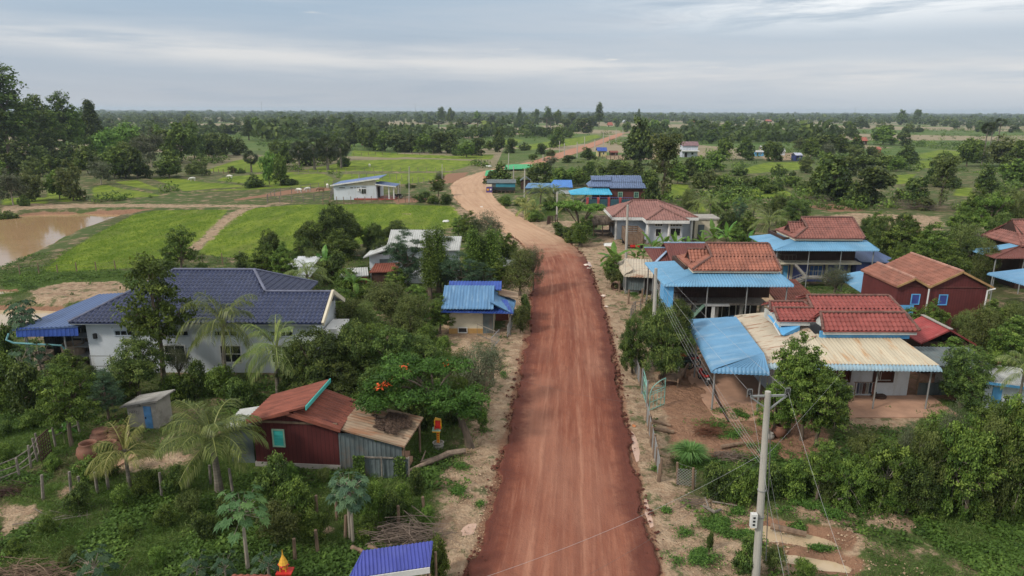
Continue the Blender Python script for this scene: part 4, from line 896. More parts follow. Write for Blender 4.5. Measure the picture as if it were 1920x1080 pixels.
for k, (x, y, rr, hh, lab) in enumerate(((-33.0, 45.4, .62, 1.75, 'tall round concrete water cistern streaked brown under the blue gutter pipe'), (-31.8, 46.8, .75, 1.9, 'second concrete water cistern further inside the blue shed'), (-31.2, 48.6, .7, 2.0, 'innermost concrete water cistern in the blue shed'))):
    tb = MB(); tb.lathe((x, y, -.3), [(rr, 0), (rr, hh*.48), (rr+.03, hh*.49), (rr+.03, hh*.51), (rr, hh*.52), (rr, hh), (rr-.1, hh), (rr-.1, hh-.35), (0, hh-.36)], 22)
    tag(tb.build('water_cistern', M('stained_cistern_concrete' + 'abc'[k], (.33, .26, .20), .9, v=.2, stain=(.16, .07, .045), sa=.7, ssc=1.1, sst=(1, 1, .25)), None, smooth=False), lab, 'cistern', 'round concrete cisterns by the blue shed')
pi_ = MB(); pi_.tube([(-34.5, 44.5, 3.1), (-34.6, 44.3, 2.7), (-34.2, 44.4, 2.45), (-31.5, 45.2, 2.0), (-31.4, 45.3, 1.7)], .07, 8); tag(pi_.build('gutter_pipe', M('teal_plastic_pipe', (.16, .36, .38), .5)), 'pale teal plastic pipe running from the blue lean-to into the cistern', 'pipe')
gt = MB(); gx0 = P(172, 712).x; 
for q in (0, .75, 1.5): gt.bar((-29.0, 44.2, q+.1), (-27.6, 44.2, q+.1), .05)
for q in (-29.0, -27.6): gt.bar((q, 44.2, -.1), (q, 44.2, 1.7), .05)
tag(gt.build('iron_gate', m_steel), 'small plain iron gate at the left corner of the white house', 'gate')

# ---------------------------------------------------------------- L2 maroon shack
s = thing('wooden_shack', 'maroon plank shack with rust red metal roof and turquoise shutter', 'shack', (-13.3, 32.2, 0), radians(-4.5), local=True); BLD.append((-14.5, 31.7, -5.3, 36.5))
W = 4.45; D = 2.75
wl = MB(); wl.box((0, 0, .25), (W, .12, 2.55)); wl.box((0, .12, .25), (.12, D, 2.7)); wl.box((W-.12, .12, .25), (W, D, 2.5)); wl.box((0, D, .25), (W, D+.12, 2.6))
wl.hexa([(0, .0, 2.55), (W, 0, 2.55), (W, .12, 2.55), (0, .12, 2.55), (2.2, 0, 3.18), (2.24, 0, 3.18), (2.24, .12, 3.18), (2.2, .12, 3.18)]); wl.build('wall', m_maroon, s)
pb = MB(); pb.box((-.05, -.06, -.3), (W+.05, D+.1, .25)); pb.build('plinth', m_conc, s)
bt = MB(); bt.box((-.02, -.06, 2.5), (W+.02, -.01, 2.62)); bt.build('batten', m_wood, s)
r = MB(); r.slope((-.35, D+.4, 2.62), (-.35, -.45, 2.62), 3.35, 1.05, 0, 0, 'corr'); ro = r.build('upper_roof', m_rust, s)
tr = MB(); tr.bar((3.08, -.5, 3.60), (3.08, D+.42, 3.60), .05, .22); tr.build('ridge_board', m_teal, s)
r = MB(); r.slope((W+.25, -.35, 2.42), (W+.25, D+.35, 2.42), 2.35, .85, 0, 0, 'corr'); r.build('lower_roof', m_rust, s)
bb = MB(); bb.bar((2.0, -.42, 3.22), (W+.3, -.42, 2.4), .06, .18); bb.bar((-.36, -.47, 2.60), (2.2, -.47, 3.30), .05, .14); bb.build('bargeboard', m_rust, s)
w0 = win(s, 'S', 0, 1.32, 1.15, .66, 1.0, m_greensh, pm=M('turquoise_shutter', (.06, .46, .42), .5, v=.12, planks=(2, .09, .5)), name='shutter')
lt = house('lean_to_shed', 'rusty tan lean-to with litter covered roof right of the maroon shack', 'shed', -7, 32, None)
r = MB(); r.slope((-5.35, 31.05, 1.75), (-4.75, 34.0, 1.95), 3.55, .62, -.0, .2, 'corr'); ro = r.build('roof', m_rusttan, lt)
li = MB(); rr = random.Random(2); n = 60
rs = np.random.RandomState(3)
t1 = rs.rand(2600); t2 = rs.rand(2600); px_ = -5.25-2.1*t1; py_ = 31.6+2.2*t2; ok = (np.abs(t1-.45)*1.2+np.abs(t2-.5)*1.0+(vnoise(px_, py_, .4, 3)-.5)*.7) < .62; px_, py_ = px_[ok], py_[ok]; pz_ = 1.96+(-5.1-px_)*.178+(py_-31.05)*.045
V, F = leaf_quads(np.stack([px_, py_, pz_], 1), rs.randn(len(px_), 3)*.25+[.15, 0, 1], np.full(len(px_), .17), rs, .6); li.add(V, F); li.build('leaf_litter', m_litter, lt)
wl = MB(); wl.slope((-8.85, 31.85, -.1), (-7.0, 31.72, -.1), .02, 2.15, 0, 0, 'corr', th=.02); wl.slope((-7.0, 31.72, -.1), (-5.6, 31.63, -.1), .02, 1.75, 0, 0, 'corr', th=.02); wl.build('sheet_wall', m_zinc, lt)
posts(lt, [(-4.95, 33.6), (-5.5, 31.7), (-5.0, 34.0)], -.3, 1.9, m_wood, .06)
pn = house('tin_fence', 'low leaning grey tin fence panel grown over with vine before the shack', 'fence', -6.5, 31, None)
wl = MB(); wl.slope((-7.9, 31.05, -.1), (-5.15, 30.9, -.1), .02, 1.25, 0, 0, 'corr', th=.02); wl.build('sheet', m_zinc, pn)
tp = MB(); tp.bar((-7.9, 31.0, 1.18), (-5.1, 30.86, 1.18), .05, .07)
tp.build('top_rail', m_wood_grey, pn)
for x in (-7.75, -6.5, -5.12): mb = MB(); mb.tube([(x, 30.86+.05*(x+7.75)*-.5, -.2), (x, 30.9, 1.25)], .04, 6); mb.build('post', m_wood_grey, pn)
vn = MB(); k = 700; cx_ = np.concatenate([-7.9+.55*rs.rand(k), -5.9+.6*rs.rand(k//2)]); cz_ = 1.3*rs.rand(len(cx_)); V, F = leaf_quads(np.stack([cx_, 30.8+.08*rs.rand(len(cx_)), cz_], 1), rs.randn(len(cx_), 3)*.4+[0, -1, .3], np.full(len(cx_), .12), rs, .7); vn.add(V, F, rs.rand(len(cx_))); vn.build('vine', LM['weed'], pn)
sl_ = house('grey_lean_to', 'small grey metal lean-to on the left end of the maroon shack', 'shed', -14.5, 34, None)
r = MB(); r.slope((-14.9, 34.6, 2.1), (-14.9, 32.3, 2.1), 1.5, .25, 0, 0, 'corr'); r.build('roof', m_greyroof, sl_); wl = MB(); wl.box((-14.7, 32.5, -.2), (-13.5, 32.56, 2.05)); wl.box((-14.7, 32.56, -.2), (-14.62, 34.5, 2.05)); wl.build('wall', m_zinc, sl_)

# ---------------------------------------------------------------- L3 outhouse, placed from its foot
o = thing('outhouse', 'small grey block outhouse with slanting sheet roof and blue door', 'outhouse', (P(243, 800).x, P(243, 800).y, 0), radians(-8), local=True); o.scale = (.86, .86, .86); b0 = o.location; BLD.append((b0.x-.5, b0.y-.5, b0.x+3, b0.y+2.5))
walls(o, 0, 0, 1.05, 1.5, -.3, 1.55, m_conc); wl = MB(); wl.box((1.05, 0, -.3), (2.2, .15, 1.85)); wl.box((2.05, .15, -.3), (2.2, 1.5, 1.95)); wl.box((1.05, 1.35, -.3), (2.05, 1.5, 1.9)); wl.build('wall', m_conc, o)
r = MB(); r.slope((-.3, 1.75, 1.55), (-.3, -.3, 1.55), 2.8, .62, 0, 0, 'corr', per=.18); r.build('roof', M('dull_grey_sheet', (.24, .235, .22), .7, v=.2, stain=(.12, .10, .08), sa=.6), o)
dr = MB(); dr.box((1.25, -.05, -.1), (1.78, -.003, 1.6)); d_ = dr.build('door', M('faded_blue_door', (.10, .26, .50), .6, v=.2, sc=2), o)
dh = MB(); dh.box((1.32, -.09, .7), (1.38, -.05, .84)); dh.build('handle', m_black, d_)
win(o, 'S', 0, .5, 1.0, .8, .25, m_conc, 6, 2, ft=.04)

# ---------------------------------------------------------------- L4 indigo roof at the lower edge, and the reddish one
l4 = thing('roofed_stall', 'low stall under bright indigo ribbed metal sheet at the lower edge', 'stall', (-4.6, 21.4, 0), 0)
A_, B_ = P(652, 1085, 1.8), P(806, 1062, 1.8); T0, T1 = P(703, 1038, 2.15), P(826, 1019, 2.15)
r = MB(); r.slope((A_.x, A_.y, 1.8), (B_.x, B_.y, 1.8), (T1-B_).length*.98, .38, (T0-A_).x*.72, -(T1-B_).x*.8, 'corr', per=.14); r.build('roof', m_ind, l4)
fb_ = MB(); fb_.bar((A_.x+.02, A_.y-.02, 1.66), (B_.x, B_.y-.02, 1.66), .03, .24); fb_.build('fascia', m_trim, l4)
posts(l4, [(A_.x+.4, A_.y+.2), (B_.x-.1, B_.y+.15), (T1.x-.2, T1.y), (T0.x+.3, T0.y)], -.2, 1.78, m_wood, .05)
l4b = thing('low_roof', 'edge of a rust red roof at the very bottom beside the golden shrine', 'shed', (-9, 20.3, 0), 0)
A_, B_ = P(425, 1079, 1.6), P(515, 1076, 1.6); r = MB(); r.slope((A_.x, A_.y-1.6, 1.3), (B_.x, A_.y-1.6, 1.3), 1.6, .35, .2, .1, 'corr'); r.build('roof', m_rust, l4b); posts(l4b, [(A_.x+.3, A_.y-.4), (B_.x-.3, A_.y-.4)], -.2, 1.5, m_wood, .05)

# ---------------------------------------------------------------- L5 blue metal roofed hut by the road
h = house('blue_roofed_hut', 'small white hut with two tone blue metal roofs beside the road', 'house', -3, 56, (-5.6, 53.5, .2, 60))
walls(h, -5.2, 54.3, -1.5, 58.5, -.3, 2.15, m_cream); w2 = MB(); w2.box((-2.4, 54.2, -.2), (-1.55, 54.28, 1.7)); w2.build('grey_panel', m_zinc, h)
ob = MB(); ob.box((-5.25, 54.22, -.3), (-2.42, 54.295, .42)); ob.build('plinth', M('ochre_plinth', (.42, .25, .09), .85, v=.2), h)
win(h, 'S', 54.22, -4.1, .05, .8, .5, m_trim)
r = MB(); r.slope((-5.9, 53.4, 2.15), (.1, 53.4, 2.05), 2.2, .5, .4, .5, 'corr'); r.build('front_roof', m_blued, h)
r = MB(); r.slope((-5.75, 53.35, 2.55), (-1.5, 53.35, 2.55), 3.0, 1.05, 0, 0, 'corr', bull=.22, per=.26); r.build('upper_roof', m_paleblue, h)
r = MB(); r.slope((-5.4, 56.0, 3.35), (-.9, 56.0, 3.35), 1.1, .45, 0, 0, 'corr', per=.26); r.slope((-.9, 58.2, 3.0), (-5.4, 58.2, 3.0), 1.1, .8, 0, 0, 'corr', per=.26); r.build('rear_roof', m_blued, h)
r = MB(); r.slope((.1, 53.4, 2.05), (.35, 57.3, 2.1), 1.9, .85, .2, .3, 'corr', bull=.2); r.build('side_roof', m_paleblue, h)
r = MB(); r.slope((.55, 56.3, 2.5), (.55, 58.6, 2.4), 1.7, .35, 0, 0, 'corr'); r.build('rusty_sheet', m_rusttan, h)
posts(h, [(-.15, 53.7), (-.1, 56.9), (-.2, 58.4)], -.2, 2.1, m_steel, .04)
wl = MB(); wl.box((-1.45, 57.9, -.1), (-.3, 58.0, 2.1)); wl.build('back_wall', m_rust, h)
for nm, q, lab in (('pole_railing', [(895, 629), (930, 644)], 'pale pole railing standing in the yard before the blue metal hut'), ('steel_barrier', [(921, 657), (936, 640)], 'slanted steel barrier at the front corner of the yard of the blue metal hut'), ('steel_gate', [(951, 634), (965, 600)], 'open slatted steel gate at the right side of the blue metal hut')):
    pts = [P(*a) for a in q]
    t_ = thing(nm, lab, 'railing' if nm == 'pole_railing' else 'gate', pts[0])
    rail(t_, [(p.x, p.y, 0) for p in pts], m_wood_grey if nm == 'pole_railing' else m_steel, 1.0, 2 if nm == 'pole_railing' else 8, 'frame', .025)

# ---------------------------------------------------------------- L6 grey roofed houses
h = house('grey_roofed_house', 'two storey house with pale grey metal roofs half hidden behind trees left of the road', 'house', -11, 74, (-15.6, 70, -6, 78))
walls(h, -13.0, 71.2, -7.9, 76.5, -.3, 4.2, m_white); walls(h, -15.1, 70.6, -13.0, 75, -.3, 3.3, m_white)
r = MB(); r.slope((-13.2, 70.5, 4.1), (-7.7, 70.5, 4.1), 3.0, 1.35, 0, 0, 'corr'); r.slope((-7.7, 76.8, 4.2), (-13.2, 76.8, 4.2), 3.3, 1.25, 0, 0, 'corr'); r.build('main_roof', m_greyroof, h)
r = MB(); r.slope((-15.6, 74.8, 3.1), (-15.6, 69.9, 3.1), 2.5, .85, 0, 0, 'corr'); r.build('left_roof', m_greyroof, h)
r = MB(); r.slope((-7.7, 71.5, 3.6), (-5.6, 71.5, 3.6), 3.4, .9, 0, 0, 'corr'); r.build('right_roof', m_greyroof, h); walls(h, -7.7, 72, -5.9, 75, -.3, 3.4, m_white)
wp = MB(); wp.box((-14.0, 70.5, 2.0), (-13.0, 70.58, 2.8)); wp.build('grey_panel', m_zinc, h)
win(h, 'S', 71.2, -11.6, 2.4, 1.0, .9, m_trim, 2, 1)
a = house('rusty_annex', 'low annex with dark red rusty sheet roof in front of the grey roofed house', 'shed', -14, 69, (-16, 66.5, -11.5, 70))
r = MB(); r.slope((-14.7, 68.3, 1.9), (-11.8, 68.3, 2.0), 2.0, .5, .3, 0, 'corr'); r.build('roof', m_rust, a); r = MB(); r.slope((-17.6, 67.5, 1.6), (-14.75, 68.2, 1.6), 2.1, .4, .6, 0, 'corr'); r.build('grey_roof', m_greyroof, a)
walls(a, -14.5, 68.5, -12, 70, -.2, 1.85, m_woodd); wl = MB(); wl.box((-17.2, 68.4, -.2), (-15.0, 68.5, 1.5)); wl.build('orange_wall', M('orange_painted_wall', (.38, .09, .05), .7), a); posts(a, [(-17.3, 67.9), (-14.8, 68.4)], -.2, 1.6, m_wood, .05)
for k, (q, zz, lab, hh) in enumerate((((530, 585, 500, 482), 2.0, 'low shed with white metal roof behind the palms left of the grey roofed house', 3.0), ((545, 580, 520, 506), 1.7, 'smaller shed with pale grey roof in front of the white roofed shed', 2.2), ((925, 965, 498, 478), 1.9, 'small roadside hut with white metal roof under the trees', 2.6))):
    A_, B_ = P(q[0], q[2], zz), P(q[1], q[2], zz); t_ = house('small_shed', lab, 'shed', A_.x, A_.y, None)
    r = MB(); r.slope((A_.x, A_.y, zz), (B_.x, B_.y, zz), hh, .5, .8 if k == 0 else .2, -.3, 'corr'); r.build('roof', M('white_metal_sheet'+'abc'[k], (.58, .60, .62), .45, v=.1, stain=(.35, .20, .12) if k == 2 else (.4, .4, .4), sa=.6), t_); posts(t_, [(A_.x+.3, A_.y+.2), (B_.x-.2, A_.y+.2), (A_.x+.5, A_.y+hh-.3), (B_.x-.2, A_.y+hh-.3)], -.2, zz, m_wood, .06); w3 = MB(); w3.box((A_.x+.35, A_.y+.6, -.2), (B_.x-.3, A_.y+.7, zz+.02)); w3.build('wall', m_rust if k == 2 else m_zinc, t_)
t_ = thing('metal_sheet', 'white sheet roof of a lean-to half hidden under the flame tree', 'shed', P(735, 735, 1.5)); A_ = P(722, 739, 1.5); r = MB(); r.slope((A_.x, A_.y, 1.5), (A_.x+1.15, A_.y+.05, 1.5), 1.0, .3, .1, .1, 'corr'); r.build('roof', m_greyroof, t_); posts(t_, [(A_.x+.1, A_.y+.1), (A_.x+1.0, A_.y+.1), (A_.x+.9, A_.y+.8)], -.1, 1.5, m_wood, .04)

# ---------------------------------------------------------------- L7 white house on the paddies
h = house('white_bungalow', 'small modern white bungalow with sloping blue roof on the green paddies', 'house', -31, 145, (-38, 142, -25, 152))
walls(h, -37.2, 142.6, -28.3, 150.5, -.3, 2.9, m_white)
tw = MB(); tw.hexa([(-34.5, 142.61, 2.9), (-28.4, 142.61, 2.9), (-28.4, 142.8, 2.9), (-34.5, 142.8, 2.9), (-34.5, 142.61, 3.05), (-28.4, 142.61, 4.25), (-28.4, 142.8, 4.25), (-34.5, 142.8, 3.05)]); tw.build('gable_wall', m_cream, h)
r = MB(); r.slope((-37.7, 151, 2.95), (-37.7, 142.0, 2.95), 10.2, 1.5, 0, 0, 'corr', per=.5); r.build('roof', M('muted_blue_sheet', (.13, .19, .36), .5), h)
ff = MB(); ff.bar((-37.7, 141.97, 2.9), (-27.5, 141.97, 4.38), .06, .28); ff.build('fascia', m_trim, h)
r = MB(); r.slope((-24.2, 142.0, 2.75), (-24.2, 148, 2.75), 4.3, .55, 0, 0, 'corr', per=.5); r.build('porch_roof', m_steel_blue, h); pf = MB(); pf.bar((-28.4, 141.95, 3.2), (-24.1, 141.95, 2.7), .06, .22); pf.build('porch_fascia', m_trim, h)
posts(h, [(-25.7, 142.6), (-24.7, 142.6), (-24.5, 147)], -.1, 2.75, m_trim, .14, 'pillar')
pt_ = MB(); pt_.box((-28.3, 142.4, -.2), (-24.5, 148, .12)); pt_.build('porch_floor', M('red_porch_tiles', (.30, .07, .05), .6), h); ps = MB(); ps.box((-33, 142.3, -.2), (-28.3, 142.58, .25)); ps.build('plinth', M('brick_red_plinth', (.30, .07, .05), .7), h)
dk = MB(); dk.box((-28.28, 144, .1), (-28.2, 146, 2.4)); dk.build('door', m_dark, h)
win(h, 'S', 142.6, -30.9, 1.1, 1.0, 1.15, m_trim, 2, 1)
for u, wd in ((-35.4, 1.3), (-32.5+-.9, .7), (-32.7, .35), (-32.0, .7), (-30.9, 1.0)): win(h, 'S', 142.6, u, 2.45 if u > -31.5 else 2.3, wd, .22, m_trim, ft=.03)
win(h, 'E', -28.3, 143.3, 1.0, .5, 1.1, m_trim)
ac = MB(); ac.box((-32.3+.1, 142.2, 1.75), (-31.4+.1, 142.58, 2.3)); ac_ = ac.build('air_conditioner', m_trim, h); f_ = MB(); f_.tube([(-31.65, 142.19, 2.02), (-31.65, 142.16, 2.02)], .2, 14); f_.build('fan_grille', m_black, ac_)
# ---------------------------------------------------------------- R5 grey house with brown hip roof
h = house('grey_house', 'single storey grey house with brown tiled hip roof and white fascia', 'house', 20, 100, (14, 93.5, 27, 108))
Z = 3.3
walls(h, 15.2, 98.2, 26.0, 106, -.3, Z, m_grey_wall); walls(h, 19.3, 95.2, 24.0, 98.2, -.3, Z, m_grey_wall)
E0, E1, F0, F1 = 14.4, 26.6, 97.2, 106.8
r = MB(); r.slope((E0, F0, Z), (E1, F0, Z), 4.8, 1.85, 3.6, 5.0, per=.36); r.slope((E1, F0, Z), (E1, F1, Z), 5.0, 1.85, 4.8, 4.8, per=.36); r.slope((E1, F1, Z), (E0, F1, Z), 4.8, 1.85, 5.0, 3.6, per=.36); r.slope((E0, F1, Z), (E0, F0, Z), 3.6, 1.85, 4.8, 4.8, per=.36)
r.slope((18.7, 94.4, Z+.02), (24.6, 94.4, Z+.02), 2.95, 1.2, 2.95, 2.95, per=.36); r.slope((18.7, 100.4, Z+.02), (18.7, 94.4, Z+.02), 2.95, 1.2, 0, 2.95, per=.36); r.slope((24.6, 94.4, Z+.02), (24.6, 100.4, Z+.02), 2.95, 1.2, 2.95, 0, per=.36)
ro = r.build('roof', m_gray_tile, h); c = MB()
for a, b in (((18, 102, 5.2), (21.6, 102, 5.2)), ((E0, F0, Z+.05), (18, 102, 5.2)), ((E1, F0, Z+.05), (21.6, 102, 5.2)), ((21.65, 97.35, 4.6), (21.65, 99.9, 4.65)), ((18.7, 94.4, Z+.05), (21.65, 97.35, 4.6)), ((24.6, 94.4, Z+.05), (21.65, 97.35, 4.6)), ((E1, F1, Z+.05), (21.6, 102, 5.2))): c.ridge(a, b, .12)
c.build('ridge_cap', m_cap, ro)
f = MB(); f.box((E0-.1, F0-.1, Z-.4), (18.7, F0+.2, Z)); f.box((18.6, 94.3, Z-.42), (24.7, 94.6, Z-.002)); f.box((24.7, F0-.1, Z-.4), (E1+.1, F0+.2, Z)); f.box((E0-.1, F0+.2, Z-.4), (E0+.2, F1, Z)); f.box((18.6, 94.6, Z-.4), (18.8, F0+.2, Z)); f.build('fascia', m_trim, h)
posts(h, [(19.0, 94.8), (22.0, 94.8), (25.9, 97.7), (15.0, 97.8), (14.9, 103)], -.2, Z-.35, m_trim, .17, 'pillar')
win(h, 'S', 95.2, 20.6, .9, .85, 1.15, m_trim); win(h, 'S', 95.2, 20.6, 2.35, 1.1, .4, m_trim, 3); win(h, 'S', 95.2, 23.0, .95, 1.5, 1.2, m_trim, 2); win(h, 'S', 95.2, 23.0, 2.35, 1.8, .35, m_trim, 4); win(h, 'W', 19.3, 96.6, .9, .7, 1.3, m_trim); win(h, 'W', 15.2, 100, .1, .9, 2.1, m_trim); win(h, 'W', 15.2, 103, .9, 1.2, 1.3, m_trim, 2)
an = house('cream_annex', 'low flat cream annex joined behind the grey house', 'building', 28, 99, (26, 97, 31, 103)); walls(an, 26.7, 99, 30.2, 103, -.3, 2.75, m_cream); rf = MB(); rf.box((26.5, 98.85, 2.75), (30.4, 103.2, 2.95)); rf.build('roof', m_conc, an)
dd = MB(); dd.box((27.2, 98.92, -.1), (28.1, 98.995, 2.0)); dd.build('door', m_zinc, an); win(an, 'S', 99, 29.2, 1.9, .7, .3, m_conc, 4)
th = house('thatched_hut', 'small open hut with grey thatched roof left of the grey house', 'hut', 13.5, 101, None)
r = MB(); r.slope((11.9, 100.0, 1.9), (15.0, 100.0, 1.9), 1.6, 1.0, .1, .1, 'flat', th=.18); r.slope((15.0, 103.2, 1.9), (11.9, 103.2, 1.9), 1.6, 1.0, .1, .1, 'flat', th=.18); V, F = leaf_quads(np.stack([11.9+3.1*rs.rand(900), 100+1.6*(q := rs.rand(900)), 1.95+q*1.0], 1), rs.randn(900, 3)*.3+[0, -.5, 1], np.full(900, .45), rs, .2, 1.0); r.add(V, F); r.build('roof', m_thatch, th)
posts(th, [(12.1, 100.3), (14.8, 100.3), (12.1, 102.9), (14.8, 102.9), (13.4, 100.3)], -.2, 1.95, m_wood, .07); bd = MB(); bd.box((12.2, 100.6, .5), (14.7, 102.6, .6)); bd.build('platform', m_wood, th)
# wooden truck body
tk = thing('cargo_bed', 'weathered wooden cargo truck body with slatted sides parked by the grey house', 'truck body', (16.3, 92, 0)); BLD.append((15, 89.5, 18.3, 96))
bx = MB(); bx.box((15.5, 90.5, .6), (17.7, 95.5, .75)); bx.build('floor', m_wood, tk)
for nm, (a, b) in (('left_side', ((15.5, 90.5, 0), (15.5, 95.5, 0))), ('right_side', ((17.7, 90.5, 0), (17.7, 95.5, 0))), ('tailgate', ((15.5, 90.5, 0), (17.7, 90.5, 0))), ('front_board', ((15.5, 95.5, 0), (17.7, 95.5, 0)))):
    q = MB()
    for z in np.arange(.85, 2.3, .28): q.bar((a[0], a[1], z), (b[0], b[1], z), .05, .22)
    n_ = 5 if 'side' in nm else 3
    for i in range(n_+1): t = i/n_; q.bar((a[0]+(b[0]-a[0])*t, a[1]+(b[1]-a[1])*t, .6), (a[0]+(b[0]-a[0])*t, a[1]+(b[1]-a[1])*t, 2.4), .08)
    q.build(nm, m_wood, tk)
wh = [(15.6, 91.3), (17.6, 91.3), (15.6, 94.6), (17.6, 94.6)]
for x, y in wh: q = MB(); q.tube([(x-.12, y, .42), (x+.12, y, .42)], .42, 16); q.build('wheel', m_black, tk)
rc = MB(); rc.box((15.9, 90.1, .35), (17.1, 90.45, .6)); rc.build('red_bumper', m_redp, tk)

# ---------------------------------------------------------------- R6 maroon metal roofs and tan rounded roof
h = house('maroon_roofed_house', 'house with maroon metal gable roofs edged in pale blue behind the blue skirted house', 'house', 17, 71, (14.2, 68, 21, 74))
r = MB(); r.slope((16.2, 67.6, 3.1), (21.5, 67.6, 3.1), 3.4, 1.5, -.2, 0, 'corr'); r.slope((21.5, 74.4, 3.1), (16.2, 74.4, 3.1), 3.4, 1.5, 0, -.2, 'corr'); r.build('main_roof', m_maroonm, h)
r = MB(); r.slope((14.7, 68.7, 2.9), (17.6, 68.7, 2.9), 3.0, 1.0, -.6, .9, 'corr'); r.build('left_roof', m_maroonm, h)
c = MB(); c.bar((16.0, 71.0, 4.62), (21.5, 71.0, 4.62), .2, .1); c.bar((14.1, 71.7, 3.93), (16.4, 71.7, 3.93), .2, .1); c.bar((14.7, 68.6, 2.95), (16.6, 71.0, 3.9), .25, .1); c.build('ridge_flashing', M('pale_blue_flashing', (.28, .38, .52), .5), h)
walls(h, 15.6, 68.6, 21, 74, -.2, 3.0, m_zinc)
k = house('rounded_roof_store', 'roadside store room with tan rusted sheet roof curving over zinc walls', 'shed', 13, 69, (11, 66.5, 15.4, 72))
r = MB(); r.slope((11.2, 66.6, 2.4), (15.4, 65.9, 2.4), 5.2, .35, 0, 0, 'corr', bull=.55, per=.28); r.slope((11.2, 71.8, 2.4), (11.2, 66.6, 2.4), .9, .35, 0, 0, 'corr', bull=.5, per=.28); r.build('roof', m_tan2, k)
wl = MB(); wl.slope((11.5, 67.1, .5), (15.1, 66.6, .5), .02, 1.6, 0, 0, 'corr', th=.02); wl.slope((11.5, 71.5, .5), (11.5, 67.1, .5), .02, 1.6, 0, 0, 'corr', th=.02); wl.build('zinc_wall', m_zinc, k); bw = MB(); bw.box((11.55, 67.15, -.2), (12.9, 67.3, .52)); bw.box((11.55, 67.3, -.2), (11.7, 71.4, .52)); bw.build('block_wall', m_conc, k)
dk = MB(); dk.box((13.4, 66.75, -.1), (15.0, 66.82, 1.7)); dk.build('doorway', m_dark, k); posts(k, [(15.2, 66.3), (11.5, 66.95), (13.3, 66.7)], -.2, 2.3, m_steel, .05)

# ---------------------------------------------------------------- stilt houses with tiled roof over blue metal skirts
def skirted(lbl, x0, x1, y0, y1, ze, xt0, xt1, yt0, yt1, zt, zr, tile, tile_cap, xg, lower, fpx):
    """x0..y1 skirt eaves at ze; tile eaves xt0..yt1 at zt; ridge zr from xg to xt1-ish"""
    h = house('stilt_house', lbl, 'house', (x0+x1)/2, (y0+y1)/2, (x0+.5, y0+.5, x1, y1))
    ym = (yt0+yt1)/2; run = ym-yt0
    r = MB()
    ig = xg-xt0; hipf = .5; hr = run*hipf; hz_ = (zr-zt)*hipf        # left end: hip skirt below a gable
    r.slope((xt0, yt0, zt), (xt1, yt0, zt), hr, hz_, ig, .1, 'tile'); r.slope((xg, yt0+hr, zt+hz_), (xt1-.1, yt0+hr, zt+hz_), run-hr, zr-zt-hz_, -.15, .1, 'tile')
    r.slope((xt1, yt1, zt), (xt0, yt1, zt), hr, hz_, .1, ig, 'tile'); r.slope((xt1-.1, yt1-hr, zt+hz_), (xg, yt1-hr, zt+hz_), run-hr, zr-zt-hz_, .1, -.15, 'tile')
    r.slope((xt0, yt1, zt), (xt0, yt0, zt), ig, hz_, hr, hr, 'tile')
    # small projecting gablet on the left
    zl = zt+(zr-zt)*.70; r.slope((xt0+.25, ym-1.0, zt+.3), (xg+.1, ym-1.0, zt+.3), 1.0, zl-zt-.3, 0, 0, 'tile'); r.slope((xg+.1, ym+1.0, zt+.3), (xt0+.25, ym+1.0, zt+.3), 1.0, zl-zt-.3, 0, 0, 'tile')
    ro = r.build('tile_roof', tile, h); c = MB()
    c.ridge((xg-.2, ym, zr+.05), (xt1-.2, ym, zr+.05), .11, .3); c.ridge((xt1, yt0, zt+.08), (xt1-.2, ym, zr+.05), .10, .3); c.ridge((xg-.15, ym, zr+.02), (xg, yt0+hr, zt+hz_+.06), .10, .3); c.ridge((xg, yt0+hr, zt+hz_+.06), (xt0, yt0, zt+.08), .10, .3); c.ridge((xt0+.2, ym, zl+.06), (xg, ym, zl+.06), .09, .3)
    c.build('ridge_cap', tile_cap, ro)
    g = MB(); gable(g, xg+.1, yt0+hr+.1, yt1-hr-.1, zt+hz_, zr-.1); gable(g, xt0+.4, ym-.9, ym+.9, zt+.3, zl-.08); gable(g, xt1-.3, yt0+.2, yt1-.2, zt, zr-.1); g.build('gable_board', m_woodd, h)
    tb_ = MB(); tb_.box((xt0+.15, yt0+.1, zt-.26), (xt1-.15, yt0+.2, zt-.04)); tb_.box((xt0+.1, yt0+.2, zt-.3), (xt0+.2, yt1-.1, zt-.04)); tb_.build('eave_board', m_cream, h)
    s = MB(); fr, lr, br = yt0+.5-y0, xt0+.5-x0, y1-yt1+.5; rise = zt-.28-ze; rr_ = x1-xt1+.5
    s.slope((x0, y0, ze), (x1, y0, ze), fr, rise, lr, rr_*.4, 'corr', bull=.22); s.slope((x0, y1, ze), (x0, y0, ze), lr, rise, br, fr, 'corr', bull=.22); s.slope((x1, y0, ze), (x1, y1, ze), rr_*.4+.02, rise, fr, br, 'corr'); s.build('metal_skirt', m_bluem, h)
    fz = lower
    n_ = max(3, int((x1-x0)/3.2))
    posts(h, [(x0+.4+(x1-x0-.8)*i/n_, y0+.35) for i in range(n_+1)]+[(x0+.35, y0+(y1-y0)*q) for q in (.35, .7, .97)], -.2, ze-.02, m_steel, .055)
    return h, fz
h, fz = skirted('stilt house with terracotta tiled roof above sky blue metal skirts nearest the road', 12.2, 22.6, 53.0, 61.5, 4.6, 14.8, 22.1, 54.6, 60.2, 5.42, 7.1, m_orange_tile, m_cap, 16.7, 2.6, None)
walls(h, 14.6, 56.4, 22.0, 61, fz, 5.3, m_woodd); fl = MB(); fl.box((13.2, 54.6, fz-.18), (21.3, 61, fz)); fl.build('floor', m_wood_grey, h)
walls(h, 16.6, 56.8, 21.2, 60.8, -.3, fz-.2, m_dark, 'lower_wall')
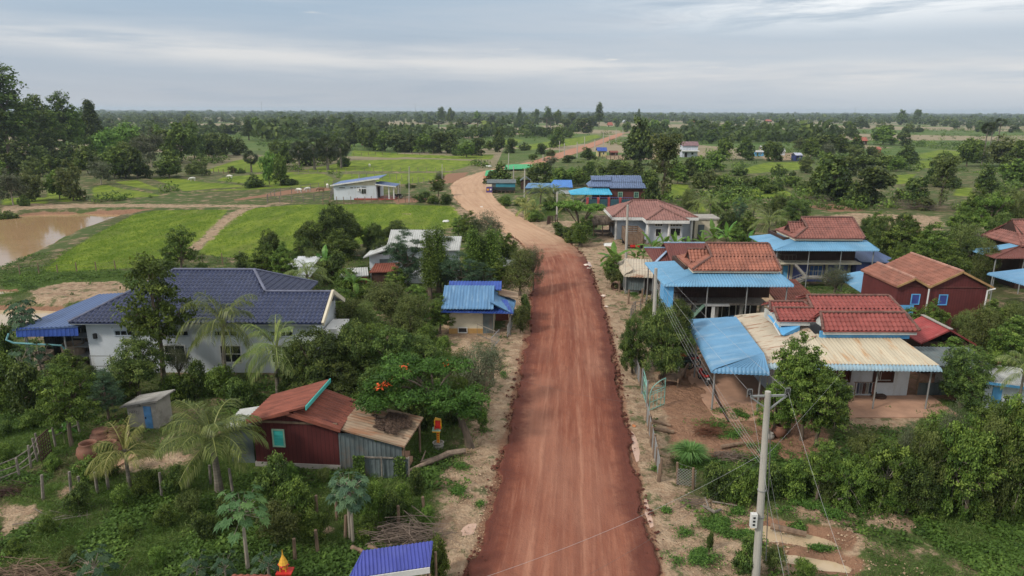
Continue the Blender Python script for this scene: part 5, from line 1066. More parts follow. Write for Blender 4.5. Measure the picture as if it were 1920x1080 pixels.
posts(h, [(13.6, 55), (15.3, 55), (17.2, 55), (19.2, 55), (21.0, 55), (13.6, 58), (13.6, 60.6)], -.2, fz-.18, m_conc, .14, 'pillar')
rail(h, [(13.3, 60, fz), (13.3, 54.75, fz), (15.4, 54.75, fz)], m_woodd, .85, 8, r=.03)
stairs(h, (14.0, 54.3, .3), (15.9, 54.3, fz), .95, m_greensh, 10); wbm = MB(); wbm.box((15.9, 54.35, fz-.2), (18.0, 54.55, fz-.02)); wbm.box((16.6, 54.4, -.2), (16.85, 54.56, fz-.2)); wbm.build('white_beam', m_trim, h); win(h, 'S', 56.2, 18.0, 3.6, 1.2, 1.0, m_wood, 2, 1); win(h, 'S', 56.2, 20.2, 3.6, 1.1, 1.0, m_wood, 2, 1); win(h, 'S', 56.8, 18.2, .4, 1.3, 1.6, m_trim, 2, 1); win(h, 'S', 56.8, 20.0, .4, 1.3, 1.6, m_trim, 2, 1)
cl = MB(); cl.box((12.25, 53.3, -.2), (13.05, 53.42, 4.35)); cl.box((12.25, 53.42, -.2), (12.37, 54.6, 4.35)); cl.build('blue_panel', m_lblue, h)
h, fz = skirted('stilt house with brown tiled roof and blue skirts above violet walls, set further back', 27.3, 38.2, 69.7, 77.7, 4.2, 29.7, 37.1, 70.8, 76.3, 5.17, 6.95, m_brown_tile, m_cap, 31.5, 2.45, None)
walls(h, 29.2, 72.4, 37.1, 77, fz, 4.95, m_woodd); fl = MB(); fl.box((28.5, 71.0, fz-.16), (37.2, 77, fz)); fl.build('floor', m_cream, h); walls(h, 29.4, 73.0, 37.0, 76.8, -.3, fz-.16, m_purple, 'lower_wall')
for x in (29.4, 30.6, 34.4, 36.9): q = MB(); q.box((x-.12, 72.8, -.2), (x+.12, 72.98, fz-.17)); q.build('pilaster', m_cream, h)
bd = MB(); bd.box((29.3, 72.86, fz-.45), (37.1, 72.985, fz-.18)); bd.build('lintel_band', m_cream, h)
rail(h, [(28.6, 76, fz), (28.6, 71.1, fz), (30.2, 71.1, fz)], m_wood_grey, .85, 6); stairs(h, (31.4, 70.5, 1.0), (30.0, 70.7, fz), .9, m_conc, 6); stairs(h, (28.8, 70.0, .0), (31.2, 70.2, 1.0), .9, m_conc, 7, 'lower_stairs')
rail(h, [(28.8, 70.0, .0), (31.3, 70.1, 1.0), (33.4, 70.1, 1.0)], m_steel, .8, 6); ld = MB(); ld.box((31.2, 70.2, .88), (33.5, 71.4, 1.0)); ld.build('landing', m_conc, h)
win(h, 'S', 73.0, 33.3, .3, 1.5, 1.5, m_cream, 3, 1, pm=M('blue_window', (.05, .12, .32), .3)); win(h, 'W', 29.4, 74.5, .5, 1.2, 1.4, m_cream, 3); win(h, 'S', 73.0, 29.95, .0, .7, 1.8, m_cream, pm=m_lblue)
an = house('violet_annex', 'violet blue annex with slate blue sheet roof at the end of the rear stilt house', 'building', 38, 72.5, (36.4, 71, 40.5, 76))
walls(an, 37.2, 72, 41.3, 76, -.3, 2.5, m_purple); r = MB(); r.slope((37.25, 71.4, 2.55), (41.9, 71.4, 2.35), 4.8, .7, 0, 1.2, 'corr'); r.build('roof', m_steel_blue, an); pl = MB(); pl.box((41.05, 71.9, -.2), (41.35, 71.99, 2.4)); pl.build('pilaster', m_cream, an); win(an, 'S', 72, 39.3, 1.6, .9, .4, m_cream, 5, 2)
rs_ = house('rusty_lean_to', 'rust red sheet lean-to squeezed between the two stilt houses', 'shed', 24, 58, (22, 56, 26, 60)); r = MB(); A_ = P(1456, 560, 2.5); B_ = P(1530, 562, 2.5); r.slope((A_.x, A_.y, 2.3), (B_.x+.4, A_.y, 2.3), 4.2, .9, -.2, .4, 'corr'); r.build('roof', m_rust, rs_); posts(rs_, [(A_.x+.2, A_.y+.2), (B_.x, A_.y+.2), (B_.x-.2, A_.y+3.8), (A_.x+.1, A_.y+3.8)], -.2, 2.3, m_wood, .06)

# ---------------------------------------------------------------- R9 twin gabled red wooden house
h = house('red_wooden_house', 'red plank house with two terracotta gable roofs side by side', 'house', 31, 57, (26.2, 52.5, 38, 62))
m_clay = M('dull_clay_tiles', (.27, .115, .08), .6, v=.2, stain=(.15, .08, .06), sa=.5)
def gabled(xa, xm, xb, ya, yb, ze, zr):
    r = MB(); r.slope((xa, yb, ze), (xa, ya, ze), xm-xa, zr-ze, 0, 0, 'tile'); r.slope((xb, ya, ze), (xb, yb, ze), xb-xm, zr-ze, 0, 0, 'tile'); return r
g1 = P(1717, 523, 4.3); ya = g1.y
c1 = P(1808, 509, 4.9)
ya = 53.6
xs1 = [P(px_, 0, Y=ya).x for px_ in (1684, 1717, 1742)]
def X_at(px_, py_, Y_): return P(px_, py_, Y=Y_).x
z_ = lambda px_, py_, Y_: P(px_, py_, Y=Y_).z
xa1, xm1, xb1 = X_at(1682, 538, ya), X_at(1716, 524, ya), X_at(1742, 538, ya); xa2, xm2, xb2 = X_at(1742, 538, ya), X_at(1805, 512, ya), X_at(1862, 543, ya)
ze = z_(1742, 538, ya); zr1, zr2 = z_(1716, 523, ya), z_(1803, 510, ya)
r = gabled(xa1, xm1, xb1+.1, ya, ya+6.0, ze, zr1); r.build('small_roof', m_clay, h)
r = gabled(xa2-.05, xm2, xb2, ya, ya+7.5, ze-.05, zr2); ro = r.build('large_roof', m_clay, h); c = MB(); c.ridge((xm2, ya, zr2+.05), (xm2, ya+7.5, zr2+.05), .11); c.ridge((xm1, ya, zr1+.05), (xm1, ya+6, zr1+.05), .11); c.ridge((xb1+.05, ya, ze+.08), (xb1-1.2, ya+6, ze+.35), .09); c.build('ridge_cap', M('pale_clay_caps', (.38, .2, .15), .6), ro)
w1 = MB(); w1.box((xa1+.2, ya+.25, -.3), (xb1, ya+.4, ze)); w1.box((xa2, ya+.2, -.3), (xb2-.35, ya+.38, ze-.1)); w1.hexa([(xa1+.2, ya+.25, ze), (xb1, ya+.25, ze), (xb1, ya+.4, ze), (xa1+.2, ya+.4, ze), (xm1, ya+.25, zr1-.1), (xm1+.02, ya+.25, zr1-.1), (xm1+.02, ya+.4, zr1-.1), (xm1, ya+.4, zr1-.1)]); w1.hexa([(xa2, ya+.2, ze-.1), (xb2-.35, ya+.2, ze-.1), (xb2-.35, ya+.38, ze-.1), (xa2, ya+.38, ze-.1), (xm2, ya+.2, zr2-.1), (xm2+.02, ya+.2, zr2-.1), (xm2+.02, ya+.38, zr2-.1), (xm2, ya+.38, zr2-.1)])
w1.box((xa1+.2, ya+.4, -.3), (xa1+.35, ya+5.8, ze)); w1.box((xb2-.5, ya+.4, -.3), (xb2-.35, ya+7, ze-.1)); w1.build('wall', m_redwall, h)
tb_ = MB(); tb_.box((xa1+.25, ya+.2, ze-.02), (xb1-.02, ya+.245, ze+.03)); tb_.box((xa2+.02, ya+.13, ze-.1), (xb2-.4, ya+.195, ze-.04)); tb_.build('batten', m_woodred, h)
bb = MB()
for a, b in (((xa1, ya-.04, ze), (xm1, ya-.04, zr1)), ((xm1, ya-.04, zr1), (xb1, ya-.04, ze)), ((xa2, ya-.05, ze-.05), (xm2, ya-.05, zr2)), ((xm2, ya-.05, zr2), (xb2, ya-.05, ze-.05))): bb.bar(a, b, .06, .16)
bb.build('bargeboard', M('tan_bargeboard', (.36, .22, .10), .7), h)
gp = MB(); gp.tube([(xb1-.02, ya-.1, ze-.15), (xb1-.02, ya-.1, -.2)], .06, 8); gp.build('drainpipe', m_trim, h); gp = MB(); gp.tube([(xb2+.1, ya-.1, ze-.1), (xb2-.5, ya-.1, ze-.25), (xb2-.55, ya-.1, -.2)], .06, 8); gp.build('drainpipe', m_trim, h)
bl = M('blue_curtained_window', (.05, .07, .26), .4)
win(h, 'S', ya+.25, X_at(1716, 560, ya+.25), z_(1716, 571, ya+.25), .72, .9, m_lblue, 1, 1, pm=bl); win(h, 'S', ya+.2, X_at(1768, 560, ya+.2), z_(1768, 572, ya+.2), .72, .9, m_lblue, 1, 1, pm=bl)
aw = house('blue_awning_shed', 'bright blue metal lean-to on the left side of the red plank house', 'shed', 27, 55, None)
r = MB(); r.slope((xa1-2.9, ya+7.2, 2.5), (xa1-1.6, ya+.2, 2.5), 2.0, .75, .0, -.1, 'corr', bull=.15) ; 
V0 = P(1590, 516, 2.7); V1 = P(1622, 552, 2.3); r = MB(); r.slope((V0.x-.5, V0.y+1.5, 2.35), (V1.x, V1.y, 2.35), 3.6, .9, .4, 0, 'corr', bull=.15); r.build('roof', m_bluem, aw)
fc_ = MB(); fc_.box((V1.x+1.4, ya+.05, 1.75), (xa1+.15, ya+.12, 2.75)); fc_.build('front_panel', m_lblue, aw); posts(aw, [(V1.x+.2, V1.y+.3), (V0.x+.1, V0.y+1.2)], -.2, 2.3, m_steel, .05)

# ---------------------------------------------------------------- R10 far right tiled house with rusty awning, blue awning
h = house('far_right_house', 'tiled house at the right edge with half rusted blue awning on tall thin posts', 'house', 47, 63, (43.5, 59, 54, 70))
ze = 3.9; A_ = P(1893, 482, ze); B_ = P(1829, 469, ze); ya, yb, xa = A_.y-.0, B_.y+.5, B_.x-.3; xb = xa+12
xt = xa+3.6; yt = ya+1.6
s = MB(); s.slope((xa, yb, ze), (xa, (ya+yb)/2-.2, ze), 3.6, .8, .8, 0, 'corr', bull=.2); s.build('blue_skirt', m_bluem, h)
s = MB(); s.slope((xa, (ya+yb)/2-.2, ze), (xa, ya, ze), 3.6, .8, 0, 2.0, 'corr', bull=.2); s.slope((xa, ya, ze), (xb, ya, ze), 2.0, .8, 3.6, 0, 'corr', bull=.2); s.build('rusted_skirt', M('half_rusted_sheet', (.15, .055, .045), .7, v=.2, sc=.7, stain=(.50, .44, .38), sa=.8, ssc=.9, sst=(.25, 2, 1), lo=.58, hi=.66), h)
r = MB(); r.slope((xt, ya+1.5, ze+.85), (xb, ya+1.5, ze+.85), 3.2, 2.2, .9, 0, 'tile'); r.slope((xb, ya+7.9, ze+.85), (xt, ya+7.9, ze+.85), 3.2, 2.2, 0, .9, 'tile'); r.slope((xt, ya+7.9, ze+.85), (xt, ya+1.5, ze+.85), .9, 1.2, 1.6, 1.6, 'tile'); r.slope((xt+2.1, ya+.9, ze+1.1), (xb, ya+.9, ze+1.1), 1.4, 1.1, 0, 0, 'tile'); ro = r.build('tile_roof', m_brown_tile, h)
c = MB(); c.ridge((xt+.8, ya+4.7, ze+3.1), (xb, ya+4.7, ze+3.1), .11); c.ridge((xt+2.1, ya+2.3, ze+2.25), (xb, ya+2.3, ze+2.25), .09); c.build('ridge_cap', m_cap, ro); g = MB(); gable(g, xt+.75, ya+2.8, ya+6.6, ze+1.9, ze+2.95); g.build('gable_board', m_woodd, h)
walls(h, xt+.6, ya+2.2, xb, ya+7.5, -.3, ze+.8, m_woodd); posts(h, [(xa+.3, ya+.3), (xa+.3, ya+2.8), (xa+.3, yb-.3), (xa+3.2, ya+.3), (xa+6, ya+.3)], -.2, ze, m_steel, .06)
a = house('blue_awning', 'rounded blue metal awning on thin posts at the right edge', 'awning', 46, 56, None); A_ = P(1871, 516, 3.2); r = MB(); r.slope((A_.x, A_.y+1.5, 3.1), (A_.x+.6, A_.y-3.6, 3.1), 5.0, .5, .3, .2, 'corr', bull=.25); r.build('roof', m_bluem2, a); posts(a, [(A_.x+.5, A_.y+1.1), (A_.x+1.0, A_.y-3.1), (A_.x+4.5, A_.y-3), (A_.x+4.5, A_.y+1)], -.2, 3.05, m_steel, .05)

# ---------------------------------------------------------------- R11 big near house: red tiles, bleached metal roof, blue carport
h = house('tan_roofed_house', 'large white walled house with red tiled roofs rising from a sun bleached metal roof', 'house', 21, 45, (15.5, 41, 27.2, 50))
walls(h, 17.0, 41.6, 25.9, 49, -.3, 2.95, m_white)
ZE, ZT = 2.95, 3.6
r = MB(); r.slope((15.81, 39.6, ZE+.058), (26.2, 39.31, ZE+.058), 3.8, .695, 3.8, .85, 'corr', per=.22); r.build('front_metal_roof', m_tan, h); r = MB(); r.slope((15.5, 39.3, ZE), (26.25, 39.0, ZE), .34, .062, .34, .05, 'corr', bull=.28, per=.22); r.build('eave_roll', M('faded_blue_eave', (.26, .38, .46), .5, v=.12, stain=(.42, .40, .34), sa=.5, ssc=1.5), h)
r = MB(); r.slope((16.9, 50.0, ZE+.02), (15.5, 39.3, ZE), 4.1, .75, .4, 4.1, 'corr', bull=.30, per=.24); r.slope((22.5, 50.0, ZE+.02), (16.9, 50.0, ZE+.02), .5, .1, 0, .4, 'corr', bull=.28, per=.24); r.build('left_metal_roof', m_tan2, h)
bw = MB(); bw.box((20.3, 42.75, 3.55), (26.2, 42.9, 4.05)); bw.hexa([(18.3, 43.6, 3.45), (19.6, 44.3, 3.45), (19.6, 44.4, 3.45), (18.2, 43.8, 3.45), (18.3, 43.6, 3.55), (19.6, 44.3, 3.9), (19.6, 44.4, 3.9), (18.1, 46.4, 4.1)]); bw.build('blue_upstand', m_lblue, h)
def pt_roof(lx, rx, yf, zf, run, rise, cap=True, back=True):
    r = MB(); r.slope((lx, yf, zf), (rx, yf, zf), run, rise, .25, .45, 'tile')
    if back: r.slope((rx, yf+2*run, zf), (lx, yf+2*run, zf), run, rise, .45, .25, 'tile')
    return r
parts = (('middle_roof', 18.3, 26.2, 44.3, 4.3, 2.3, 1.35), ('front_roof', 20.3, 26.6, 42.4, 4.2, 1.2, .88), ('left_roof', 17.9, 22, 44.25, 3.95, 1.5, 1.0), ('rear_roof', 18.1, 21.2, 45.9, 4.5, .9, .42))
ro = None
for nm, lx, rx, yf, zf, run, rise in parts:
    if nm == 'left_roof': continue
    if nm == 'middle_roof':
        r = MB(); r.slope((18.05, yf, zf), (27.2, yf, zf), 1.35, .48, .15, .1, 'tile'); r.slope((20.9, yf+1.3, zf+.46), (27.1, yf+1.3, zf+.46), 1.5, .54, .15, .15, 'tile'); r.slope((27.1, yf+4.3, zf+.46), (20.9, yf+4.3, zf+.46), 1.5, .54, .15, .15, 'tile')
        ro = r.build(nm, m_red_tile, h); c = MB(); c.ridge((21.05, yf+2.8, zf+1.06), (26.95, yf+2.8, zf+1.06), .10, .28); c.ridge((27.15, yf, zf+.06), (26.95, yf+2.8, zf+1.04), .10, .28); c.ridge((18.15, yf+1.35, zf+.54), (21.0, yf+1.35, zf+.54), .09, .28); c.ridge((18.05, yf, zf+.06), (18.2, yf+1.35, zf+.54), .09, .28); c.ridge((20.9, yf+1.3, zf+.52), (21.05, yf+2.8, zf+1.04), .09, .28); c.build('ridge_cap', m_cap, ro)
    else:
        q = pt_roof(lx, rx, yf, zf, run, rise).build(nm, m_red_tile, h); c = MB(); c.ridge((lx+.2, yf+run, zf+rise+.05), (rx-.4, yf+run, zf+rise+.05), .10, .28); c.ridge((rx, yf, zf+.05), (rx-.42, yf+run, zf+rise+.05), .10, .28); c.ridge((lx, yf, zf+.05), (lx+.24, yf+run, zf+rise+.05), .09, .28); c.build('ridge_cap', m_cap, q)
gb = MB(); gable(gb, 20.65, 42.5, 44.7, 4.15, 5.0, .1); gable(gb, 18.45, 46.0, 47.6, 4.4, 4.9, .1); gable(gb, 18.4, 44.4, 46.9, 4.2, 4.75, .1); gb.box((20.4, 42.5, 3.9), (26.5, 42.6, 4.16)); gb.box((18.3, 44.4, 3.9), (20.3, 44.5, 4.28)); gb.box((18.3, 44.5, 3.6), (18.4, 47.5, 4.25)); gb.build('gable_board', M('white_gable_board', (.50, .52, .50), .75, v=.15, stain=(.2, .18, .15), sa=.6), h)
posts(h, [(19.3, 39.5), (25.9, 39.5), (22.6, 39.5), (16.0, 39.9)], -.2, 2.7, m_steel, .05)
m_wf = M('dark_brown_frame', (.06, .025, .018), .6)
for u in (21.4, 24.2):
    f_ = win(h, 'S', 41.6, u, .95, 1.35, 1.25, m_wf, 1, 1, ft=.12, pm=M('reddish_pane%s' % ('x' if u > 22 else 'y'), (.07, .02, .014), .3)); gr = MB(); 
    for i in range(3): gr.box((u-.45+i*.11, 41.50, 1.15), (u-.43+i*.11, 41.52, 2.05))
    gr.box((u-.47, 41.5, 1.12), (u+.47, 41.52, 1.15)); gr.build('grille', m_trim, f_)
    win(h, 'S', 41.6, u, 2.32, 1.6, .36, m_wf, 7, 2)
sp_ = MB(); sp_.box((25.3, 39.6, 3.0), (25.62, 39.9, 3.03)); sp_.build('solar_panel', m_black, h)
ap = MB(); ap.bar((18.0, 43.6, 3.5), (17.7, 44.1, 4.1), .05); ap.bar((17.7, 44.1, 4.1), (18.1, 44.6, 4.3), .04); ap.build('gutter_bracket', m_trim, h)
yd = MB(); yd.poly([(19.0, 38.2, .03), (27.5, 38.4, .03), (27.5, 41.7, .03), (17, 41.7, .03)], .2); tag(yd.build('yard_floor', m_floor), kind='structure')
# carport
cp = house('carport', 'open carport with wide sky blue ribbed roof and rolled eaves', 'carport', 14, 43, None); BLD.append((12.3, 38.0, 17, 47))
ZC = 2.95
xa, ya, xb, yb = 12.1, 38.75, 16.0, 49.0
r = MB(); r.slope((13.1, yb, ZC), (xa, ya, ZC), 3.4, .55, .8, 1.75, 'corr', bull=.34, per=.27); r.slope((xa, ya, ZC), (15.5, ya-.35, ZC), 1.75, .55, 3.4, 0, 'corr', bull=.34, per=.24); r.slope((16.4, yb+.1, ZC), (13.1, yb, ZC), .8, .5, 0, 3.3, 'corr', bull=.3, per=.24); r.build('roof', m_bluem2, cp)
p1 = P(1333, 775, 0); p2 = P(1300, 712)
posts(cp, [(12.45, 39.2), (12.75, 44.6), (15.2, 39.0), (13.5, 48.3)], -.2, ZC-.05, m_steel, .06)
fl = MB(); q = [P(1290, 712), P(1345, 792), P(1420, 790), P(1500, 770), P(1500, 700), P(1420, 640), P(1310, 640)]; fl.poly([(v.x, v.y, .05) for v in [q[0], q[1], q[2], q[3], q[4], q[5], q[6]]], .25); tag(fl.build('carport_floor', m_floor), kind='structure')

# ---------------------------------------------------------------- R12, R13
h = house('red_roofed_shed', 'small shed with faded red metal roof right of the big tan roof', 'shed', 28, 45, (27.3, 43.3, 31.5, 49)); A_ = P(1728, 641, 2.4); B_ = P(1770, 596, 3.0)
r = MB(); r.slope((A_.x, A_.y+3.4, 2.3), (A_.x, A_.y, 2.3), 1.9, 1.0, 0, -.0, 'corr'); r.slope((A_.x+3.9, A_.y, 2.2), (A_.x+3.9, A_.y+3.4, 2.2), 2.0, 1.1, 0, 0, 'corr'); r.build('roof', M('faded_red_sheet', (.30, .055, .055), .6, v=.15, stain=(.4, .2, .17), sa=.4), h); c = MB(); c.bar((A_.x+1.9, A_.y-.05, 3.36), (A_.x+1.9, A_.y+3.45, 3.36), .25, .06); c.build('ridge_cap', m_conc, h); walls(h, A_.x+.3, A_.y+.3, A_.x+3.6, A_.y+3.2, -.2, 2.25, m_woodd)
h = house('zinc_kitchen', 'dark zinc and board kitchen shelter beside the right end of the tan roof', 'shed', 28, 42, (26.4, 40.5, 31.8, 43.4)); A_ = P(1718, 742)
wl = MB(); wl.slope((A_.x, A_.y+.1, .0), (A_.x+3.6, A_.y+.3, .0), .02, .85, 0, 0, 'corr', th=.02); wl.build('low_wall', m_zinc, h); w2 = MB(); w2.box((A_.x+1.4, A_.y+.5, .5), (A_.x+3.4, A_.y+.56, 1.9)); w2.build('patched_board', M('peeling_whitewashed_board', (.32, .30, .28), .85, v=.2, stain=(.08, .06, .05), sa=.9, ssc=2.2), h)
r = MB(); r.slope((A_.x-.2, A_.y-.1, 2.15), (A_.x+4.6, A_.y-.1, 2.1), 2.6, .4, 0, 0, 'corr'); r.build('roof', m_conc if 0 else m_zinc, h); posts(h, [(A_.x, A_.y+.05), (A_.x+3.7, A_.y+.1), (A_.x, A_.y+2.3), (A_.x+3.7, A_.y+2.3)], -.2, 2.15, m_wood, .06)
h = house('blue_trimmed_hut', 'small white hut with grey lean roof and blue bargeboard at the right edge', 'hut', 30, 39, (29, 37, 33.5, 41)); A_ = P(1843, 748, .6); x_, y_ = A_.x, A_.y
walls(h, x_, y_, x_+3.6, y_+2.6, -.3, 1.65, m_white); r = MB(); r.slope((x_-.35, y_-.5, 1.95), (x_+4.0, y_-.5, 1.35), 3.0, .35, 0, 0, 'corr', per=.2); r.build('roof', m_zinc if 0 else m_greyroof, h); bb = MB(); bb.bar((x_-.37, y_-.53, 1.9), (x_+4.0, y_-.53, 1.3), .05, .16); bb.bar((x_-.38, y_-.5, 1.9), (x_-.38, y_+2.5, 2.25), .05, .16); bb.build('bargeboard', m_lblue, h)
dr = MB(); dr.box((x_+.5, y_-.04, .1), (x_+1.1, y_-.003, 1.4)); dr.build('door', m_lblue, h)

# ---------------------------------------------------------------- R4, R3, R2 beyond the bend
h = house('blue_tiled_wooden_house', 'dark red wooden house with grey blue tiled roofs and cyan rolled canopy', 'house', 22, 146, (13, 139, 30, 152))
Yw = 143.0; wx0, wx1 = X_at(1147, 350, Yw), X_at(1210, 350, Yw); z0 = z_(1180, 352, Yw); zb = -.3
walls(h, wx0, Yw, wx1, Yw+7, zb, z0, m_woodred); 
for px_ in (1163, 1193): win(h, 'S', Yw, X_at(px_, 365, Yw), z_(px_, 371, Yw), 1.0, 1.25, m_greensh, 2, 2, ft=.14, pm=M('green_tinted_pane%d' % px_, (.04, .12, .11), .3))
xe0, xe1 = X_at(1144, 350, Yw-.5), X_at(1213, 350, Yw-.5); r = MB(); r.slope((xe0, Yw-.5, z0), (xe1, Yw-.5, z0), 1.7, .95, .1, .15, 'tile', per=.45); r.slope((xe0-.7, Yw+1.3, z0+1.05), (xe1-.5, Yw+1.3, z0+1.05), 2.5, 1.15, .1, .2, 'tile', per=.45); r.slope((xe1-.5, Yw+6.3, z0+1.05), (xe0-.7, Yw+6.3, z0+1.05), 2.5, 1.15, .2, .1, 'tile', per=.45); ro = r.build('main_roof', m_bwtile, h)
xl0 = X_at(1106, 350, Yw); r = MB(); r.slope((xl0-.2, Yw-.2, z0+.2), (xe0+.6, Yw-.2, z0+.2), 2.9, 1.5, 1.0, 0, 'tile', per=.45); r.slope((xl0-.2, Yw+5.6, z0+.2), (xl0-.2, Yw-.2, z0+.2), 1.0, 1.1, 2.1, 2.1, 'tile', per=.45); r.slope((xl0+.4, Yw+1.4, z0+1.4), (xe0+.4, Yw+1.4, z0+1.4), 1.6, .8, 0, 0, 'tile', per=.45); r.build('left_roof', m_bwtile, h)
mw = MB(); mw.box((xl0+.6, Yw+.5, zb), (wx0, Yw+.7, z0+.1)); mw.build('recessed_wall', m_woodred, h); gp = MB(); gp.box((X_at(1123, 350, Yw), Yw+.42, z0-.75), (X_at(1139, 350, Yw), Yw+.495, z0-.05)); gp.build('green_panel', m_greensh, h)
cx0, cx1 = X_at(1070, 365, Yw-3.5), X_at(1148, 365, Yw-3.5); zc = z_(1110, 363, Yw-3.5); r = MB(); r.slope((cx0, Yw-3.5, zc), (cx1, Yw-3.5, zc), 4.0, .75, 3.6, .3, 'corr', bull=.3, per=.5); r.slope((cx0, Yw+2.5, zc), (cx0, Yw-3.5, zc), 3.6, .75, 1, 4.0, 'corr', bull=.3, per=.5); r.build('canopy', m_cyan, h)
posts(h, [(cx0+.6, Yw-3), (cx0+.6, Yw+1), ((cx0+cx1)/2, Yw-3), (cx1-.4, Yw-3), (cx0+6, Yw-3)], -.2, zc, m_steel, .07); stairs(h, (cx0+2.2, Yw-3.2, 0), (cx0+3.8, Yw-1.5, 1.6), 1.0, m_cream, 6)
fn = thing('painted_wall', 'dark teal compound wall with red pillars and blue railing before the wooden house', 'wall', (18, 131, 0)); Yf = 132.0; fx0, fx1 = X_at(1100, 395, Yf), X_at(1180, 395, Yf)
wl = MB(); wl.box((fx0, Yf, -.2), (fx1, Yf+.2, 1.5)); wl.build('wall', M('dark_teal_wall', (.03, .085, .11), .7), fn)
for px_ in (1101, 1121, 1141, 1162): q = MB(); xx = X_at(px_, 395, Yf); q.box((xx-.22, Yf-.1, -.2), (xx+.22, Yf+.3, 1.9)); q.build('pillar', M('red_pillar%d' % px_, (.36, .07, .07), .7), fn)
rail(fn, [(fx0, Yf+2.5, .6), (fx1+1, Yf+2.5, .6)], m_purple, 1.0, 5, r=.03)
h = house('blue_roofed_white_house', 'white sheet walled house with bright blue corrugated roof beyond the bend', 'house', 12, 158, (5, 152, 16, 165)); Yw = 155.0
xa, xb = X_at(1037, 350, Yw), X_at(1072, 350, Yw); zt = z_(1050, 351, Yw); walls(h, xa+.3, Yw, xb-.2, Yw+6, -.3, zt, m_white); r = MB(); r.slope((xa-1.2, Yw-.4, zt), (xb+.2, Yw-.4, zt), 3.4, 1.35, 1.5, 0, 'corr', per=.5); r.slope((xb+.2, Yw+6.4, zt), (xa+.3, Yw+6.4, zt), 3.4, 1.35, 0, 0, 'corr', per=.5); r.build('roof', M('bright_blue_corrugated', (.07, .20, .52), .5, v=.1), h); win(h, 'S', Yw, X_at(1045, 360, Yw), .6, .8, 1.1, m_zinc)
h2 = house('pale_blue_lean_to', 'faded pale blue roofed lean-to between the shop and the bright blue roof', 'shed', 5, 156, None); r = MB(); xa2, xb2 = X_at(984, 355, Yw-1), X_at(1036, 355, Yw-1); r.slope((xa2, Yw-1, zt-.1), (xb2, Yw-1, zt-.1), 3.2, .8, .8, 0, 'corr', per=.5); r.build('roof', m_paleblue, h2); posts(h2, [(xa2+.3, Yw-.8), (xb2-.3, Yw-.8), (xa2+.6, Yw+1.8)], -.2, zt, m_wood, .06); walls(h2, xa2+.5, Yw, xb2-.3, Yw+2, -.2, zt-.1, m_zinc)
h3 = house('grey_gable_roof', 'small weathered grey gable roof behind the stilt shop', 'shed', 3, 165, None); Yg = 163; xg0, xg1 = X_at(975, 340, Yg), X_at(996, 340, Yg); zg = z_(985, 339, Yg); r = MB(); r.slope((xg0, Yg+3, zg), (xg0, Yg, zg), (xg1-xg0)/2, .9, 0, 0, 'corr', per=.5); r.slope((xg1, Yg, zg), (xg1, Yg+3, zg), (xg1-xg0)/2, .9, 0, 0, 'corr', per=.5); r.build('roof', m_zinc, h3); walls(h3, xg0+.2, Yg+.2, xg1-.2, Yg+2.8, -.2, zg, m_woodd)
h = house('stilt_shop', 'long roadside shop on stilts with teal and black sheet front and small colourful banner', 'shop', -2, 158, (-6, 154, 2, 160)); Yw = 156.0
xa, xb = X_at(914, 355, Yw), X_at(966, 355, Yw); z1_, z2_, z3_, z4_ = z_(940, 343, Yw), z_(940, 351, Yw), z_(940, 357, Yw), z_(940, 346, Yw)
q = MB(); q.box((xa+1.9, Yw, z2_+.02), (xb, Yw+.1, z1_)); q.build('teal_panel', M('teal_sheet', (.04, .22, .30), .6, v=.15), h); q = MB(); q.box((xa, Yw+.01, z2_-.05), (xa+.85, Yw+.12, z1_)); q.build('navy_panel', M('navy_panel', (.02, .03, .10), .6), h); q = MB(); q.box((xa+.86, Yw+.02, z2_), (xa+1.88, Yw+.11, z1_)); q.build('grey_panel', m_zinc, h)
q = MB(); q.box((xa+.9, Yw-.02, z3_), (xb, Yw+.02, z2_)); q.build('black_sheet', M('black_shade_sheet', (.025, .035, .035), .7), h); q = MB(); q.box((xa, Yw+.13, z3_-.15), (xb, Yw+4, z3_-.02)); q.build('floor', m_wood, h); q = MB(); q.slope((xa-.2, Yw-.2, z1_+.02), (xb+.2, Yw-.2, z1_+.02), 4.4, .4, 0, 0, 'corr', per=.5); q.build('roof', m_zinc, h)
posts(h, [(xa+.2+i*(xb-xa-.4)/6, Yw+.2) for i in range(7)]+[(xa+.2+i*(xb-xa-.4)/3, Yw+3.6) for i in range(4)], -.2, z3_-.1, m_wood, .08)
bn = thing('shop_banner', 'small violet banner with white and yellow blocks under the stilt shop', 'banner', (xa-.1, Yw-.8, 0)); q = MB(); q.box((xa-.25, Yw-.85, .1), (xa+1.1, Yw-.8, 1.35)); q.build('cloth', M('violet_banner', (.10, .06, .20), .7), bn); q = MB(); q.box((xa-.1, Yw-.88, .55), (xa+.35, Yw-.853, .95)); q.build('yellow_block', m_yel, bn); q = MB(); q.box((xa+.55, Yw-.88, .6), (xa+.95, Yw-.853, .95)); q.build('white_block', m_trim, bn); q = MB(); q.box((xa-.2, Yw-.82, 1.4), (xa+1.0, Yw-.78, 2.0)); q.build('cream_block', m_cream, bn)
